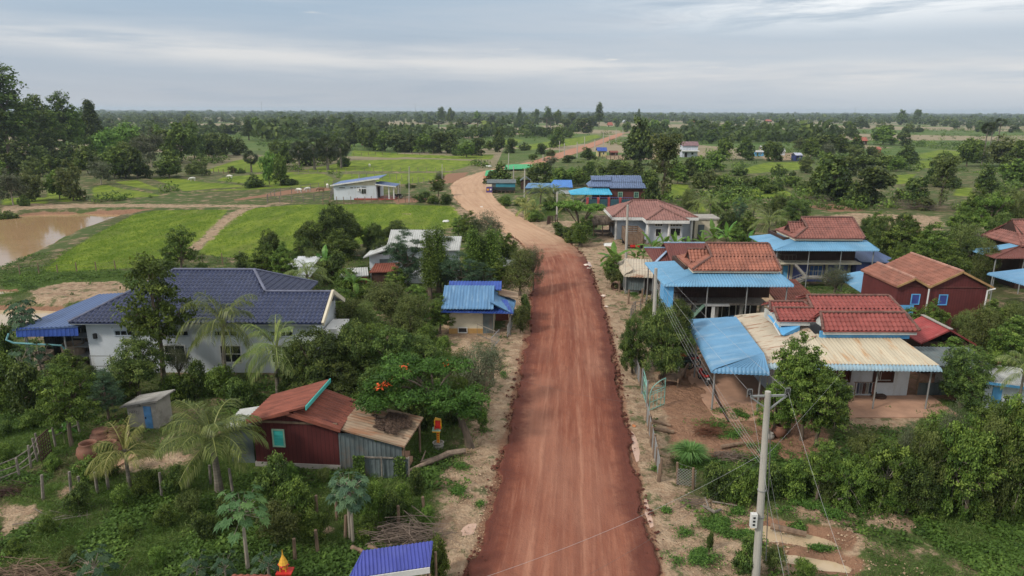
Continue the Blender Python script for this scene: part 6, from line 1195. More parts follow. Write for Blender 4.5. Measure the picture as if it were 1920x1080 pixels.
for k, (pts, lab) in enumerate(((((948, 309), (1000, 309), (996, 316), (945, 318)), 'wide green net tarpaulin spread beyond the bend of the road'), (((911, 320), (932, 320), (930, 328), (909, 330)), 'smaller green tarpaulin beside the bend of the road'))):
    a = [P(x, y, .5) for x, y in pts]; nx_, ny_ = 14, 8; V = []
    for j in range(ny_+1):
        for i in range(nx_+1):
            u, v = i/nx_, j/ny_; p = a[3].lerp(a[2], u).lerp(a[0].lerp(a[1], u), v); V.append((p.x, p.y, .45+.45*vnoise(np.array([p.x]), np.array([p.y]), 2.5, 3)[0]*(1 if 0 < i < nx_ and 0 < j < ny_ else .2)))
    idx = np.arange((nx_+1)*(ny_+1)).reshape(ny_+1, nx_+1); q = MB(); q.add(V, np.stack([idx[:-1, :-1], idx[:-1, 1:], idx[1:, 1:], idx[1:, :-1]], -1).reshape(-1, 4)); tag(q.build('tarpaulin', M('green_net'+'ab'[k], (.06, .36, .15), .7, v=.2), smooth=True), lab, 'tarpaulin', 'green tarpaulins beyond the road bend')
rb = MB(); a = P(914, 337); 
for z in (.2, .65): rb.box((a.x-1.1, a.y, z), (a.x+.7, a.y+.3, z+.25))
for dx in (-1.0, .5): rb.box((a.x+dx, a.y+.05, -.1), (a.x+dx+.12, a.y+.2, .95))
tag(rb.build('road_barrier', M('orange_white_barrier', (.60, .22, .13), .6, planks=(0, .5, .1))), 'orange barrier boards at the edge of the road bend', 'barrier')

# ---------------------------------------------------------------- far houses on the plain
def far_house(name, label, cat, px0, px1, ybase, yeave, yridge, wall, roof, hip=0.0, upper=None):
    g = P((px0+px1)/2, ybase); Y_ = g.y; x0, x1 = X_at(px0, ybase, Y_), X_at(px1, ybase, Y_); ze = max(1.4, z_((px0+px1)/2, yeave, Y_)); zr = max(ze+.6, z_((px0+px1)/2, yridge, Y_+3)); wd = x1-x0; dp = max(4, wd*.6)
    h = house(name, label, cat, (x0+x1)/2, Y_); o_ = wd*.05; walls(h, x0+o_, Y_, x1-o_, Y_+dp, -.3, ze, wall); r = MB()
    r.slope((x0, Y_-.5, ze), (x1, Y_-.5, ze), dp/2+.5, zr-ze, hip*wd, hip*wd, 'corr', per=1.0); r.slope((x1, Y_+dp+.5, ze), (x0, Y_+dp+.5, ze), dp/2+.5, zr-ze, hip*wd, hip*wd, 'corr', per=1.0); r.build('roof', roof, h)
    if upper: q = MB(); q.box((x0-.3, Y_-1.6, ze*.52), (x1+.1, Y_-.02, ze*.60)); q.build('awning', m_trim, h)
    q = MB(); q.box((x0+wd*.2, Y_-.06, .1), (x0+wd*.35, Y_-.003, min(2.0, ze*.8))); q.build('door', m_dark, h); win(h, 'S', Y_, x0+wd*.65, min(1.0, ze*.4), wd*.14, min(1.0, ze*.4), m_trim)
    return h
m_ry = M('red_clay_far_roof', (.34, .11, .08), .7); m_bg = M('grey_far_roof', (.36, .38, .40), .6)
far_house('yellow_blue_house', 'small yellow and light blue house with navy roof beside the far road', 'house', 1119, 1138, 294, 283, 276, M('yellow_wall', (.50, .44, .22), .8), m_blued)
far_house('red_roofed_hut', 'little open hut with red roof right of the yellow and blue house', 'hut', 1144, 1159, 292, 287, 284, m_woodd, m_rust)
far_house('white_two_storey_house', 'white two storey house with dusky brown roof and white awning on the right fields', 'house', 1277, 1309, 295, 273, 265, M('pale_lilac_wall', (.50, .53, .60), .8), M('dusky_violet_roof', (.20, .12, .13), .6), upper=True)
far_house('blue_shed', 'low blue sided shed with pale roof on the right fields', 'shed', 1415, 1433, 292, 285, 282, m_lblue, m_greyroof)
far_house('white_shed', 'white roofed shed behind the low blue shed', 'shed', 1427, 1447, 286, 280, 273, m_cream, M('white_far_roof', (.6, .6, .6), .5))
far_house('white_gable_shed', 'small white gabled shed in the trees between the blue shed and the navy shed', 'shed', 1463, 1472, 290, 284, 277, m_white, M('white_far_roof_b', (.6, .62, .62), .5))
far_house('navy_shed', 'navy blue walled shed with white roof edge on the right fields', 'shed', 1490, 1504, 301, 291, 286, M('navy_wall', (.035, .05, .17), .7), M('lilac_roof', (.40, .42, .52), .6))
far_house('red_roofed_field_house', 'brown house with red clay roof among the trees of the right fields', 'house', 1604, 1626, 272, 264, 257, m_woodd, m_ry)
far_house('orange_hut', 'small orange brown hut half hidden below the red clay roofed house', 'hut', 1640, 1652, 286, 280, 275, M('orange_boards', (.36, .14, .08), .8), m_ry)
far_house('stilt_hut', 'dark red hut on stilts at the left end of the central hedge', 'hut', 677, 692, 273, 265, 257, m_woodred, m_zinc)
for k, (a, b, yb, ye, yr, lab) in enumerate(((1292, 1310, 231, 229, 225, 'far red hipped roof right of the long road, left one near the horizon'), (1434, 1448, 229, 227, 224, 'tiny far red and white roof in the woods near the right horizon'), (1212, 1222, 227, 224.5, 221, 'small far orange roof just right of where the road vanishes'), (1166, 1180, 231, 229, 225, 'dusky far roof at the end of the long red road'), (1138, 1150, 237, 235, 229, 'cream walled far house left of the end of the long red road'), (1694, 1706, 225, 223.5, 221.5, 'pale blue far roof under the right horizon trees'), (1332, 1342, 226, 224, 222, 'faint brown far roof right of the far red hipped roof'), (1236, 1245, 224, 222.5, 220.5, 'tiny orange far roof further right of the vanishing road'))):
    far_house('far_house', lab, 'house', a, b, yb, ye, yr, m_cream if k in (3, 4) else m_woodred, m_ry if k not in (5, 3) else m_bg, .2, )
for k, (x, t, b, lab) in enumerate(((491, 190, 206, 'thin radio mast on the left horizon'), (779, 194, 207, 'thin radio mast left of the middle horizon'), (1603, 200, 211, 'thin radio mast on the right horizon'))):
    Y_ = 4500; g = P(x, b, Y=Y_); tz = P(x, t, Y=Y_).z; q = MB(); q.tube([(g.x, Y_, 0), (g.x, Y_, tz)], [1.5, .8], 3)
    for zz in np.linspace(8, tz-6, 5): q.box((g.x-2, Y_-2, zz), (g.x+2, Y_+2, zz+.8))
    tag(q.build('radio_mast', m_steel), lab, 'mast', 'radio masts on the horizon')
t_ = house('dark_roof_hut', 'low dark hut roof under the trees at the far left edge', 'hut', P(16, 318).x, P(16, 318).y); A_ = P(4, 319); r = MB(); r.slope((A_.x, A_.y, 1.5), (A_.x+5, A_.y, 1.3), 2.6, 1.2, .2, .8, 'corr', per=.6); r.build('roof', m_zinc, t_); walls(t_, A_.x+.4, A_.y+.3, A_.x+4.4, A_.y+3, -.2, 1.4, m_woodd)
# ---------------------------------------------------------------- trees, bushes and palms, row by row
row('in front of the white wall of the blue tiled house', [('airy', 308, 722, 478, 150), ('mango', 262, 752, 632, 125), ('shrub3', 365, 745, 690, 60), ('shrub', 330, 752, 700, 60), ('shrub4', 412, 742, 690, 70), ('wispy', 340, 738, 640, 60)])
row('rising before the blue tiled roof', [('coco', 424, 738, 530, 150), ('coco2', 522, 748, 585, 150)])
row('between the white house and the maroon shack', [('mango2', 600, 762, 606, 150), ('mango', 668, 750, 602, 120), ('mango2', 735, 745, 606, 130), ('mango', 790, 735, 628, 110), ('shrub3', 455, 765, 715, 70), ('mango2', 560, 745, 640, 90), ('mango', 640, 775, 675, 120), ('mango2', 715, 785, 680, 120), ('mango2', 590, 775, 665, 90), ('shrub3', 800, 800, 740, 60), ('mango2', 760, 800, 700, 80)])
row('on the slope left of the small grey outhouse', [('leafy', 135, 835, 668, 120), ('feather', 205, 790, 690, 90), ('mango2', 170, 760, 680, 80), ('mango2', 232, 752, 690, 60)])
row('below the blue metal lean-to', [('papaya2', 58, 690, 568, 62), ('papaya_low', 45, 720, 655, 70), ('papaya_low', 80, 712, 648, 60), ('shrub3', 10, 700, 620, 60), ('leafy', 130, 725, 655, 80), ('shrub', 15, 760, 660, 100), ('shrub3', 60, 770, 690, 90), ('shrub', 105, 765, 700, 60), ('papaya_low', 30, 690, 650, 50)])
row('in the yard behind the maroon shack', [('banana2', 122, 830, 785, 40), ('feather', 60, 740, 690, 60)])
row('in the lower left yard', [('coco_young', 245, 925, 785, 118), ('coco_big', 412, 925, 742, 196), ('papaya', 465, 1068, 925, 110), ('papaya2', 662, 1018, 893, 90), ('papaya_low', 183, 1100, 1030, 90), ('papaya_low', 505, 1085, 1035, 80), ('papaya_low', 425, 1095, 1040, 60), ('papaya_low', 372, 1090, 1042, 70)])
row('over the weeds below the maroon shack', [('shrub3', 515, 950, 872, 75), ('shrub', 560, 975, 895, 80), ('shrub2', 520, 1020, 950, 90), ('shrub', 590, 1010, 960, 60), ('shrub4', 712, 985, 912, 60), ('shrub3', 735, 985, 925, 60), ('shrub', 755, 960, 905, 50), ('shrub', 170, 900, 855, 60), ('shrub3', 205, 895, 845, 60), ('shrub', 275, 925, 880, 60), ('shrub3', 330, 930, 885, 50), ('shrub', 820, 1080, 1000, 60)])
row('by the fence beside the road verge', [('wispy', 898, 765, 636, 105), ('olive', 870, 745, 650, 60), ('leafy2', 862, 800, 700, 50), ('shrub4', 905, 805, 770, 30), ('shrub3', 850, 790, 745, 50), ('wispy', 925, 720, 648, 55)])
row('between white house and blue metal hut', [('olive', 655, 648, 552, 90), ('olive', 690, 655, 560, 70), ('wispy', 625, 640, 568, 60), ('olive', 735, 610, 520, 110), ('olive', 770, 640, 545, 90), ('leafy', 826, 625, 553, 62), ('shrub2', 645, 690, 640, 80), ('leafy2', 700, 690, 600, 70), ('shrub', 800, 650, 605, 50), ('leafy', 745, 560, 500, 60), ('shrub', 690, 560, 525, 60), ('shrub3', 710, 530, 485, 50), ('banana2', 665, 560, 505, 50), ('shrub', 655, 545, 500, 60), ('shrub', 640, 575, 540, 60), ('leafy2', 780, 590, 530, 60), ('shrub4', 830, 670, 632, 40)])
row('round the grey roofed roadside houses', [('mango2', 630, 486, 373, 92), ('mango', 585, 484, 412, 64), ('leafy', 640, 511, 428, 82), ('mango', 655, 476, 395, 64), ('leafy2', 700, 476, 415, 55), ('mango2', 705, 481, 415, 55), ('mango', 745, 466, 412, 64), ('feather', 765, 551, 428, 92), ('mango2', 510, 516, 425, 64), ('leafy', 500, 546, 450, 73), ('leafy', 535, 551, 455, 64),
  ('columnar', 806, 560, 440, 22), ('columnar', 824, 548, 434, 26), ('columnar', 843, 520, 450, 20), ('columnar', 887, 530, 438, 26), ('columnar', 921, 528, 438, 26), ('columnar', 905, 525, 450, 20), ('feather', 865, 560, 470, 90), ('feather', 838, 550, 480, 60), ('leafy', 880, 475, 395, 60), ('wispy', 915, 480, 392, 70), ('leafy', 860, 450, 405, 40), ('leafy', 955, 520, 436, 50), ('olive', 975, 555, 460, 75), ('wispy', 1000, 545, 455, 45), ('feather', 905, 560, 490, 70), ('leafy', 940, 540, 480, 50), ('mango2', 715, 520, 445, 60), ('leafy2', 800, 500, 440, 60), ('shrub3', 625, 530, 480, 60), ('banana2', 610, 520, 462, 50), ('coco2', 583, 575, 475, 90), ('shrub3', 560, 530, 500, 50), ('mango2', 570, 500, 440, 50), ('olive', 590, 520, 460, 40), ('leafy', 935, 500, 430, 40)])
row('in front of the blue metal roofed hut', [('shrub2', 975, 625, 575, 40), ('shrub3', 985, 600, 560, 30)])
row('by the fence posts at the paddy corner', [('airy', 345, 528, 424, 78), ('shrub3', 325, 520, 490, 50), ('shrub', 380, 520, 490, 40), ('shrub3', 460, 510, 480, 50), ('shrub', 490, 505, 470, 40), ('shrub3', 30, 600, 575, 40)])
row('beside the green gate right of the road', [('mango', 1240, 722, 575, 110), ('mango2', 1185, 700, 585, 64), ('mango', 1265, 690, 560, 70), ('mango', 1225, 670, 555, 60)])
row('in front of the tan roofed house', [('leafy', 1478, 812, 622, 112), ('leafy', 1502, 826, 650, 125), ('leafy', 1530, 838, 690, 120), ('leafy2', 1450, 818, 715, 90), ('leafy', 1560, 800, 695, 70)])
row('along the bushy edge below the tan roofed house', [('shrub3', 1340, 935, 875, 70), ('shrub', 1385, 938, 868, 75), ('shrub3', 1435, 935, 872, 70), ('shrub', 1480, 932, 868, 70), ('shrub3', 1520, 925, 858, 60), ('airy', 1530, 945, 830, 80), ('thick', 1588, 952, 850, 100), ('thick2', 1620, 905, 800, 90), ('thick2', 1545, 940, 870, 60)])
row('in the thicket at the lower right', [('thick', 1650, 955, 822, 130), ('thick2', 1715, 958, 780, 110), ('thick', 1780, 960, 772, 130), ('thick2', 1842, 965, 752, 110), ('wispy', 1762, 950, 748, 64), ('wispy', 1686, 945, 786, 50), ('airy', 1872, 965, 742, 90), ('shrub4', 1660, 962, 925, 56), ('shrub', 1745, 968, 930, 60), ('shrub4', 1830, 975, 935, 60), ('thick', 1900, 972, 742, 130), ('mango2', 1700, 965, 850, 110), ('airy', 1808, 975, 810, 110), ('leafy2', 1745, 900, 765, 100), ('leafy', 1850, 900, 742, 120), ('thick2', 1930, 905, 735, 110)])
row('on the muddy ground by the concrete pole', [('shrub3', 1400, 1075, 1020, 60), ('shrub2', 1450, 1075, 1030, 50), ('shrub4', 1505, 1085, 1062, 50), ('shrub3', 1330, 1030, 1012, 18)])
row('beside the small red roofed shed', [('leafy', 1698, 650, 575, 60), ('leafy2', 1752, 655, 578, 50), ('olive', 1808, 655, 578, 60), ('leafy', 1850, 650, 560, 64), ('mango2', 1885, 640, 560, 60), ('leafy', 1735, 658, 560, 64), ('olive', 1830, 678, 565, 82), ('leafy', 1890, 708, 590, 101), ('mango2', 1800, 763, 640, 110), ('leafy', 1780, 708, 630, 82), ('olive', 1900, 658, 560, 73), ('papaya', 1775, 618, 550, 36), ('coco2', 1905, 778, 640, 101), ('leafy2', 1715, 618, 570, 36), ('mango2', 1860, 658, 590, 55), ('leafy', 1835, 738, 650, 73), ('mango', 1720, 618, 555, 46)])
row('among the blue skirted houses', [('wispy', 1562, 570, 495, 75), ('shrub2', 1540, 590, 555, 90), ('shrub2', 1585, 585, 550, 60), ('leafy', 1641, 590, 522, 36), ('banana', 1150, 515, 462, 60), ('leafy2', 1150, 535, 470, 50), ('shrub2', 1160, 540, 505, 50), ('shrub3', 1240, 575, 545, 30), ('shrub', 1215, 600, 560, 30)])
row('before the brown hip roofed grey house', [('banana', 1222, 490, 440, 50), ('banana2', 1205, 495, 455, 40), ('banana', 1245, 482, 442, 40), ('banana', 1265, 480, 440, 36), ('banana2', 1290, 480, 445, 36), ('banana', 1315, 478, 440, 36), ('banana2', 1235, 500, 455, 40), ('banana2', 1190, 500, 465, 36)])
row('right of the brown hip roofed house', [('banana', 1335, 470, 418, 46), ('banana', 1360, 475, 420, 42), ('leafy', 1378, 484, 416, 46), ('banana2', 1400, 484, 425, 33), ('mango2', 1362, 454, 390, 55), ('feather', 1382, 434, 368, 36), ('coco', 1440, 469, 383, 73), ('olive', 1470, 454, 400, 36), ('coco2', 1330, 429, 352, 55), ('coco2', 1305, 419, 358, 46), ('leafy', 1400, 454, 395, 46), ('mango2', 1490, 439, 368, 82), ('mango', 1455, 424, 365, 55), ('olive', 1290, 404, 350, 46), ('leafy', 1345, 414, 360, 46), ('coco', 1410, 424, 370, 46)])
row('by the road in front of the grey house', [('shrub', 1075, 455, 425, 50), ('leafy', 1090, 452, 408, 50), ('columnar', 1088, 462, 425, 20), ('shrub3', 1050, 440, 420, 40), ('leafy2', 1105, 440, 400, 40)])
row('in the palm clump inside the road bend', [('coco_low', 985, 405, 362, 46), ('coco', 1012, 400, 340, 60), ('coco_low', 1000, 412, 372, 46), ('shrub', 1003, 415, 392, 36), ('shrub3', 975, 385, 372, 36), ('coco2', 1040, 398, 358, 50), ('shrub', 1030, 400, 380, 40), ('coco_low', 1060, 400, 372, 40), ('shrub', 948, 385, 365, 30)])
row('between stilt shop and blue tiled wooden house', [('f_dark', 940, 348, 305, 50), ('f_dark', 922, 345, 318, 34), ('f_light', 974, 350, 330, 20), ('f_dark2', 1022, 348, 302, 40), ('f_mid', 1052, 352, 312, 44), ('f_mid', 1085, 348, 316, 40), ('f_dark2', 1106, 345, 300, 32), ('f_mid', 1000, 345, 312, 30), ('f_light', 1072, 345, 312, 30), ('coco_far', 1118, 340, 294, 36)])
row('behind the blue tiled wooden house', [('f_dark2', 1150, 335, 300, 40), ('f_mid', 1128, 332, 308, 36), ('f_mid', 1172, 340, 303, 44), ('f_dark', 1195, 345, 300, 40), ('f_dark', 1200, 310, 222, 68), ('viny', 1243, 372, 270, 58), ('f_dark2', 1222, 380, 315, 44), ('f_mid', 1270, 345, 300, 44), ('f_dark', 1208, 370, 320, 40), ('f_dark2', 1182, 300, 262, 36)])
row('along the roadside beyond the bend', [('f_dark2', 1065, 305, 290, 30), ('f_grey', 1034, 315, 290, 28), ('f_dark', 1102, 300, 277, 34), ('f_dark', 1045, 278, 238, 31), ('f_dark2', 1015, 290, 268, 26), ('f_bush2', 1033, 293, 280, 22), ('f_dark', 936, 286, 240, 30), ('f_dark2', 958, 288, 258, 28), ('f_mid', 918, 282, 264, 26), ('f_bush3', 985, 283, 268, 26), ('f_bush', 1000, 300, 288, 20)])
row('in the dense hedge behind the central paddies', [('f_dark', 700, 283, 242, 46), ('f_mid', 722, 284, 246, 46), ('f_dark2', 748, 286, 250, 46), ('f_dark', 772, 286, 252, 44), ('f_mid', 795, 287, 250, 44), ('f_dark2', 822, 287, 246, 46), ('f_dark', 846, 288, 248, 42), ('f_mid', 875, 296, 264, 40), ('f_dark2', 893, 292, 258, 36), ('f_bush3', 857, 292, 272, 26), ('f_dark', 665, 275, 232, 44), ('f_mid', 684, 278, 240, 30)])
row('in the palm grove left of central paddies', [('fan_low', 562, 318, 264, 36), ('fan_low', 590, 318, 258, 44), ('fan_low', 615, 318, 256, 46), ('fan_low', 640, 314, 260, 40), ('f_dark', 535, 312, 264, 48), ('f_dark2', 575, 310, 262, 44), ('f_olive', 605, 306, 258, 40), ('f_bush3', 645, 312, 285, 28), ('f_dark', 628, 300, 250, 44), ('f_mid', 520, 300, 262, 36)])
row('standing alone on the left paddies', [('f_mid', 318, 333, 290, 60), ('f_olive', 379, 328, 290, 36), ('f_bush2', 358, 326, 306, 26), ('f_light', 505, 345, 282, 36), ('f_mid', 526, 347, 286, 30), ('f_bush3', 477, 350, 326, 42), ('f_bush3', 540, 346, 328, 36), ('fan_low', 472, 322, 282, 28), ('f_bush2', 436, 323, 310, 20), ('f_bush3', 452, 324, 314, 20)])
row('in the tall wood at the far left', [('tall', 22, 310, 134, 112), ('tall2', 82, 302, 186, 66), ('tall', 125, 296, 182, 60), ('conic', 178, 290, 195, 46), ('tall2', -10, 315, 180, 70), ('tall2', 62, 300, 200, 54), ('tallmid', 150, 296, 205, 40), ('fan', 34, 308, 232, 44), ('tallmid', 105, 300, 215, 46)])
row('in the bamboo grove behind the left paddies', [('f_light', 205, 306, 238, 60), ('f_light', 240, 302, 228, 70), ('f_light', 188, 300, 248, 60), ('f_olive', 236, 332, 262, 74), ('f_mid', 215, 335, 272, 60), ('f_dark', 258, 335, 275, 50), ('f_grey', 285, 312, 238, 56), ('f_grey', 268, 306, 245, 40), ('f_mid', 340, 305, 228, 66), ('f_dark2', 316, 302, 240, 50)])
row('behind that grove toward the open fields', [('f_dark', 365, 296, 230, 50), ('f_olive', 357, 262, 212, 36), ('f_dark2', 392, 292, 248, 40), ('f_mid', 425, 294, 248, 40), ('f_dark', 450, 290, 258, 38), ('f_dark2', 408, 290, 258, 34), ('conic', 467, 262, 226, 24), ('f_light', 588, 262, 240, 40), ('f_mid', 300, 282, 232, 40), ('f_dark', 425, 252, 234, 24), ('f_dark2', 405, 285, 245, 40)])
row('in the first tree line far left', [('f_dark2', 15, 345, 285, 60), ('f_olive', 65, 330, 290, 40), ('f_mid', 97, 330, 288, 44), ('f_olive', 60, 376, 312, 44), ('f_grey', 25, 384, 314, 56), ('f_olive', 138, 375, 294, 52), ('f_mid', 112, 372, 316, 44), ('f_grey', 190, 346, 292, 46), ('f_dark2', 80, 312, 270, 50), ('f_dark', 130, 312, 268, 60), ('f_mid', 165, 325, 272, 50), ('f_bush3', 46, 385, 364, 24)])
row('at the left edge under the tall wood', [('f_mid', -5, 370, 290, 50), ('f_dark', 45, 320, 262, 60), ('f_mid', 5, 300, 262, 50), ('f_dark2', 95, 308, 255, 50), ('f_olive', 155, 318, 282, 40), ('f_bush3', 10, 400, 378, 50)])
row('near the white house on the paddies', [('leafy', 822, 368, 328, 36), ('wispy', 825, 350, 320, 26), ('shrub3', 792, 380, 362, 40), ('shrub', 812, 383, 366, 30), ('shrub3', 835, 384, 366, 30), ('shrub3', 765, 352, 343, 12), ('shrub2', 775, 352, 345, 14)])
row('round the umbrella shaped tree', [('shrub3', 1070, 448, 430, 40)])
row('in the two big trees on the right fields', [('f_dark', 1562, 378, 290, 86), ('f_dark2', 1628, 382, 306, 84), ('f_mid', 1535, 370, 310, 50), ('f_bush3', 1600, 385, 340, 50), ('f_olive', 1505, 358, 335, 28), ('f_dark', 1545, 352, 285, 50)], 'trees on the right fields')
row('on the right fields', [('f_dark2', 1720, 382, 330, 46), ('viny', 1762, 385, 306, 44), ('f_dark', 1755, 345, 285, 40), ('f_olive', 1690, 372, 352, 40), ('f_bush3', 1772, 350, 318, 60), ('f_dark', 1848, 362, 308, 46), ('f_bush2', 1730, 392, 368, 50), ('f_dark', 1700, 306, 272, 50), ('f_mid', 1680, 322, 292, 34), ('f_mid', 1655, 272, 236, 50), ('f_dark2', 1696, 274, 248, 30), ('f_bush', 1660, 318, 290, 46)], 'trees on the right fields')
row('beside the sugar palms at the right', [('f_dark2', 1776, 311, 284, 26), ('f_mid', 1812, 312, 258, 50), ('f_dark', 1832, 305, 262, 40), ('f_olive', 1875, 312, 250, 70), ('f_mid', 1905, 320, 262, 50), ('fan', 1841, 308, 230, 22), ('fan', 1869, 276, 222, 20), ('fan', 1855, 282, 230, 14), ('f_bush3', 1756, 312, 292, 24), ('f_mid', 1900, 350, 296, 60), ('fan_low', 1905, 350, 300, 50), ('f_olive', 1885, 400, 345, 60)])
row('in the scrub hedge of the right fields', [('f_bush', 1310, 330, 290, 50), ('f_mid', 1340, 322, 282, 46), ('f_bush3', 1385, 330, 312, 36), ('f_dark', 1290, 335, 296, 40), ('f_bush2', 1330, 345, 318, 44), ('f_bush', 1360, 352, 324, 44), ('f_bush2', 1395, 352, 328, 40), ('f_bush', 1425, 352, 326, 40), ('f_bush3', 1455, 356, 330, 36), ('f_bush', 1485, 350, 328, 36), ('f_bush3', 1460, 330, 308, 34), ('f_bush3', 1486, 330, 320, 14)])
row('further along that scrub hedge', [('f_bush2', 1310, 352, 322, 40), ('f_mid', 1265, 330, 300, 36), ('f_bush', 1440, 362, 342, 40), ('f_bush3', 1345, 370, 345, 40), ('f_bush', 1380, 366, 346, 36), ('f_olive', 1510, 325, 290, 30)])
row('round the blue field sheds', [('f_dark', 1397, 300, 258, 42), ('f_mid', 1357, 300, 258, 36), ('f_dark2', 1455, 302, 264, 36), ('f_mid', 1440, 298, 262, 30), ('f_dark', 1330, 268, 242, 40), ('f_mid', 1361, 262, 226, 30), ('f_dark', 1398, 262, 236, 18), ('f_mid', 1432, 256, 230, 36), ('f_mid', 1520, 296, 256, 40), ('f_dark2', 1548, 292, 250, 50), ('f_grey', 1550, 296, 262, 30), ('f_olive', 1500, 280, 256, 30)])
row('round the red roofed field house', [('f_dark', 1596, 260, 228, 28), ('f_mid', 1575, 290, 250, 44), ('f_olive', 1600, 300, 268, 36), ('f_dark2', 1635, 300, 272, 30), ('f_mid', 1620, 320, 290, 60), ('f_dark', 1605, 286, 252, 34), ('f_dark2', 1590, 330, 292, 40), ('f_olive', 1645, 305, 280, 26)])
row('behind the rearmost blue skirted house', [('mango', 1650, 502, 402, 73), ('leafy', 1690, 512, 405, 92), ('leafy', 1740, 522, 415, 92), ('olive', 1790, 522, 410, 82), ('mango2', 1620, 482, 400, 55), ('leafy', 1710, 547, 450, 73), ('mango2', 1810, 532, 440, 73), ('leafy', 1770, 552, 455, 82), ('bare', 1822, 460, 420, 36), ('olive', 1835, 542, 440, 55), ('leafy', 1680, 542, 450, 55), ('banana', 1845, 480, 448, 36)])
row('at the right edge above the far tiled roof', [('leafy', 1820, 450, 345, 64), ('leafy2', 1850, 460, 355, 82), ('leafy', 1795, 470, 380, 55), ('olive', 1890, 460, 350, 64), ('leafy', 1915, 455, 370, 55), ('mango', 1870, 475, 395, 55), ('banana', 1875, 460, 440, 36), ('mango2', 1690, 460, 395, 55), ('leafy', 1640, 460, 395, 46)])
# the flame tree over the shack
ft, fc, fb = flame(); g = P(883, 838)
fr = thing('flame_tree', 'spreading flame tree with bright feathery leaves and orange blossom over the shack', 'flame tree', (g.x, g.y, 0), 0)
for me in (ft, fc, fb): o = bpy.data.objects.new(me.name.split('.')[0], me); C.objects.link(o); o.parent = fr
fr.scale = (.9, .9, .95)
# flat topped shade tree by the grey house
def umbrella():
    rr = random.Random(4); L = [(rr.uniform(-3, 3), rr.uniform(-2, 2), 5+rr.uniform(-.3, .5), 1.4, 1.4, .4) for _ in range(10)]
    proto('umbrella', trunk_mesh(4, 5, .2, L), crown_mesh(4, L, 300, 40, .25, .4, LM['light'], aspect=.4, flat=.35), 5.6, 8)
umbrella(); LOOK['umbrella'] = 'flat topped bright green shade tree'; NAME['umbrella'] = 'tree'
row('beside the road by the grey house', [('umbrella', 1087, 450, 384, 84)])
# more trees of the middle distance, each its own object, in named bands
SKIP = [(-900, -300)]
def band(phrase, n, x0, x1, y0, y1, hpx, kinds, seed):
    rr = random.Random(seed); its = []; step = (x1-x0)/n
    for i in range(n):
        x = x0+step*(i+.5)+rr.uniform(-.4, .4)*step; y = rr.uniform(y0, y1); g = P(x, y)
        if sdist(np.array([g.x]), np.array([g.y]), ROADPOLY)[0] > -6: continue
        hh = rr.uniform(*hpx)*(y-205)/25; its.append((rr.choice(kinds), round(x), y, y-hh, hh*(rr.uniform(.5, .75) if hpx[0] > 20 else rr.uniform(.9, 1.3))))
    row(phrase, its)
K = ['f_dark', 'f_dark2', 'f_mid', 'f_dark', 'f_dark2', 'f_olive']
band('in the tree line behind the fan palm grove', 12, 480, 700, 238, 256, (13, 20), K, 1)
band('in the open fields behind the central hedge', 12, 700, 900, 238, 258, (9, 15), K+['f_bush3', 'fan'], 2)
band('left of the far stretch of red road', 12, 900, 1120, 234, 256, (10, 17), K+['f_bush3', 'fan'], 3)
band('right of the far stretch of red road', 12, 1150, 1420, 236, 256, (10, 18), K+['f_bush'], 4)
band('in the fields behind the blue field sheds', 12, 1420, 1680, 236, 262, (9, 15), K+['f_bush3'], 5)
band('in the fields before the right horizon', 12, 1680, 1920, 234, 262, (7, 13), K+['f_bush3', 'f_bush'], 6)
band('in the fields beyond the left grove', 12, 180, 480, 230, 248, (9, 15), K+['fan'], 7)
row('rising above the woods on the middle horizon', [('tallmid', 828, 233, 203, 20), ('f_mid', 845, 232, 201, 18), ('f_dark', 974, 234, 202, 15), ('f_dark2', 1005, 234, 203, 14), ('f_dark', 1028, 236, 201, 26), ('f_mid', 1046, 236, 205, 20), ('tall', 1123, 240, 196, 20), ('conic', 1197, 232, 206, 8), ('f_mid', 895, 233, 207, 16), ('f_dark2', 1075, 236, 210, 22), ('f_dark', 1690, 234, 206, 26), ('f_dark2', 1716, 233, 204, 16)])
row('in the weedy lower yard', [('shrub', 90, 1000, 965, 40), ('shrub3', 150, 960, 915, 50), ('shrub4', 235, 955, 915, 50), ('shrub', 310, 985, 945, 50), ('shrub2', 360, 965, 920, 50), ('shrub3', 385, 1010, 965, 56), ('shrub4', 300, 1060, 1025, 40), ('shrub', 240, 1010, 985, 30), ('shrub3', 430, 990, 940, 50), ('shrub2', 610, 905, 880, 26), ('shrub4', 545, 900, 870, 30), ('shrub', 690, 1010, 965, 50), ('shrub3', 780, 930, 885, 40), ('shrub4', 800, 985, 950, 36), ('shrub', 30, 1040, 1010, 36), ('shrub2', 130, 1060, 1030, 40), ('shrub4', 15, 860, 830, 40), ('shrub', 100, 880, 850, 34)])
row('on the grassy slope at the left edge', [('shrub4', 20, 770, 735, 50), ('shrub', 60, 800, 765, 46), ('shrub4', 90, 790, 750, 40), ('shrub3', 10, 815, 790, 36), ('shrub2', 110, 812, 785, 30)])

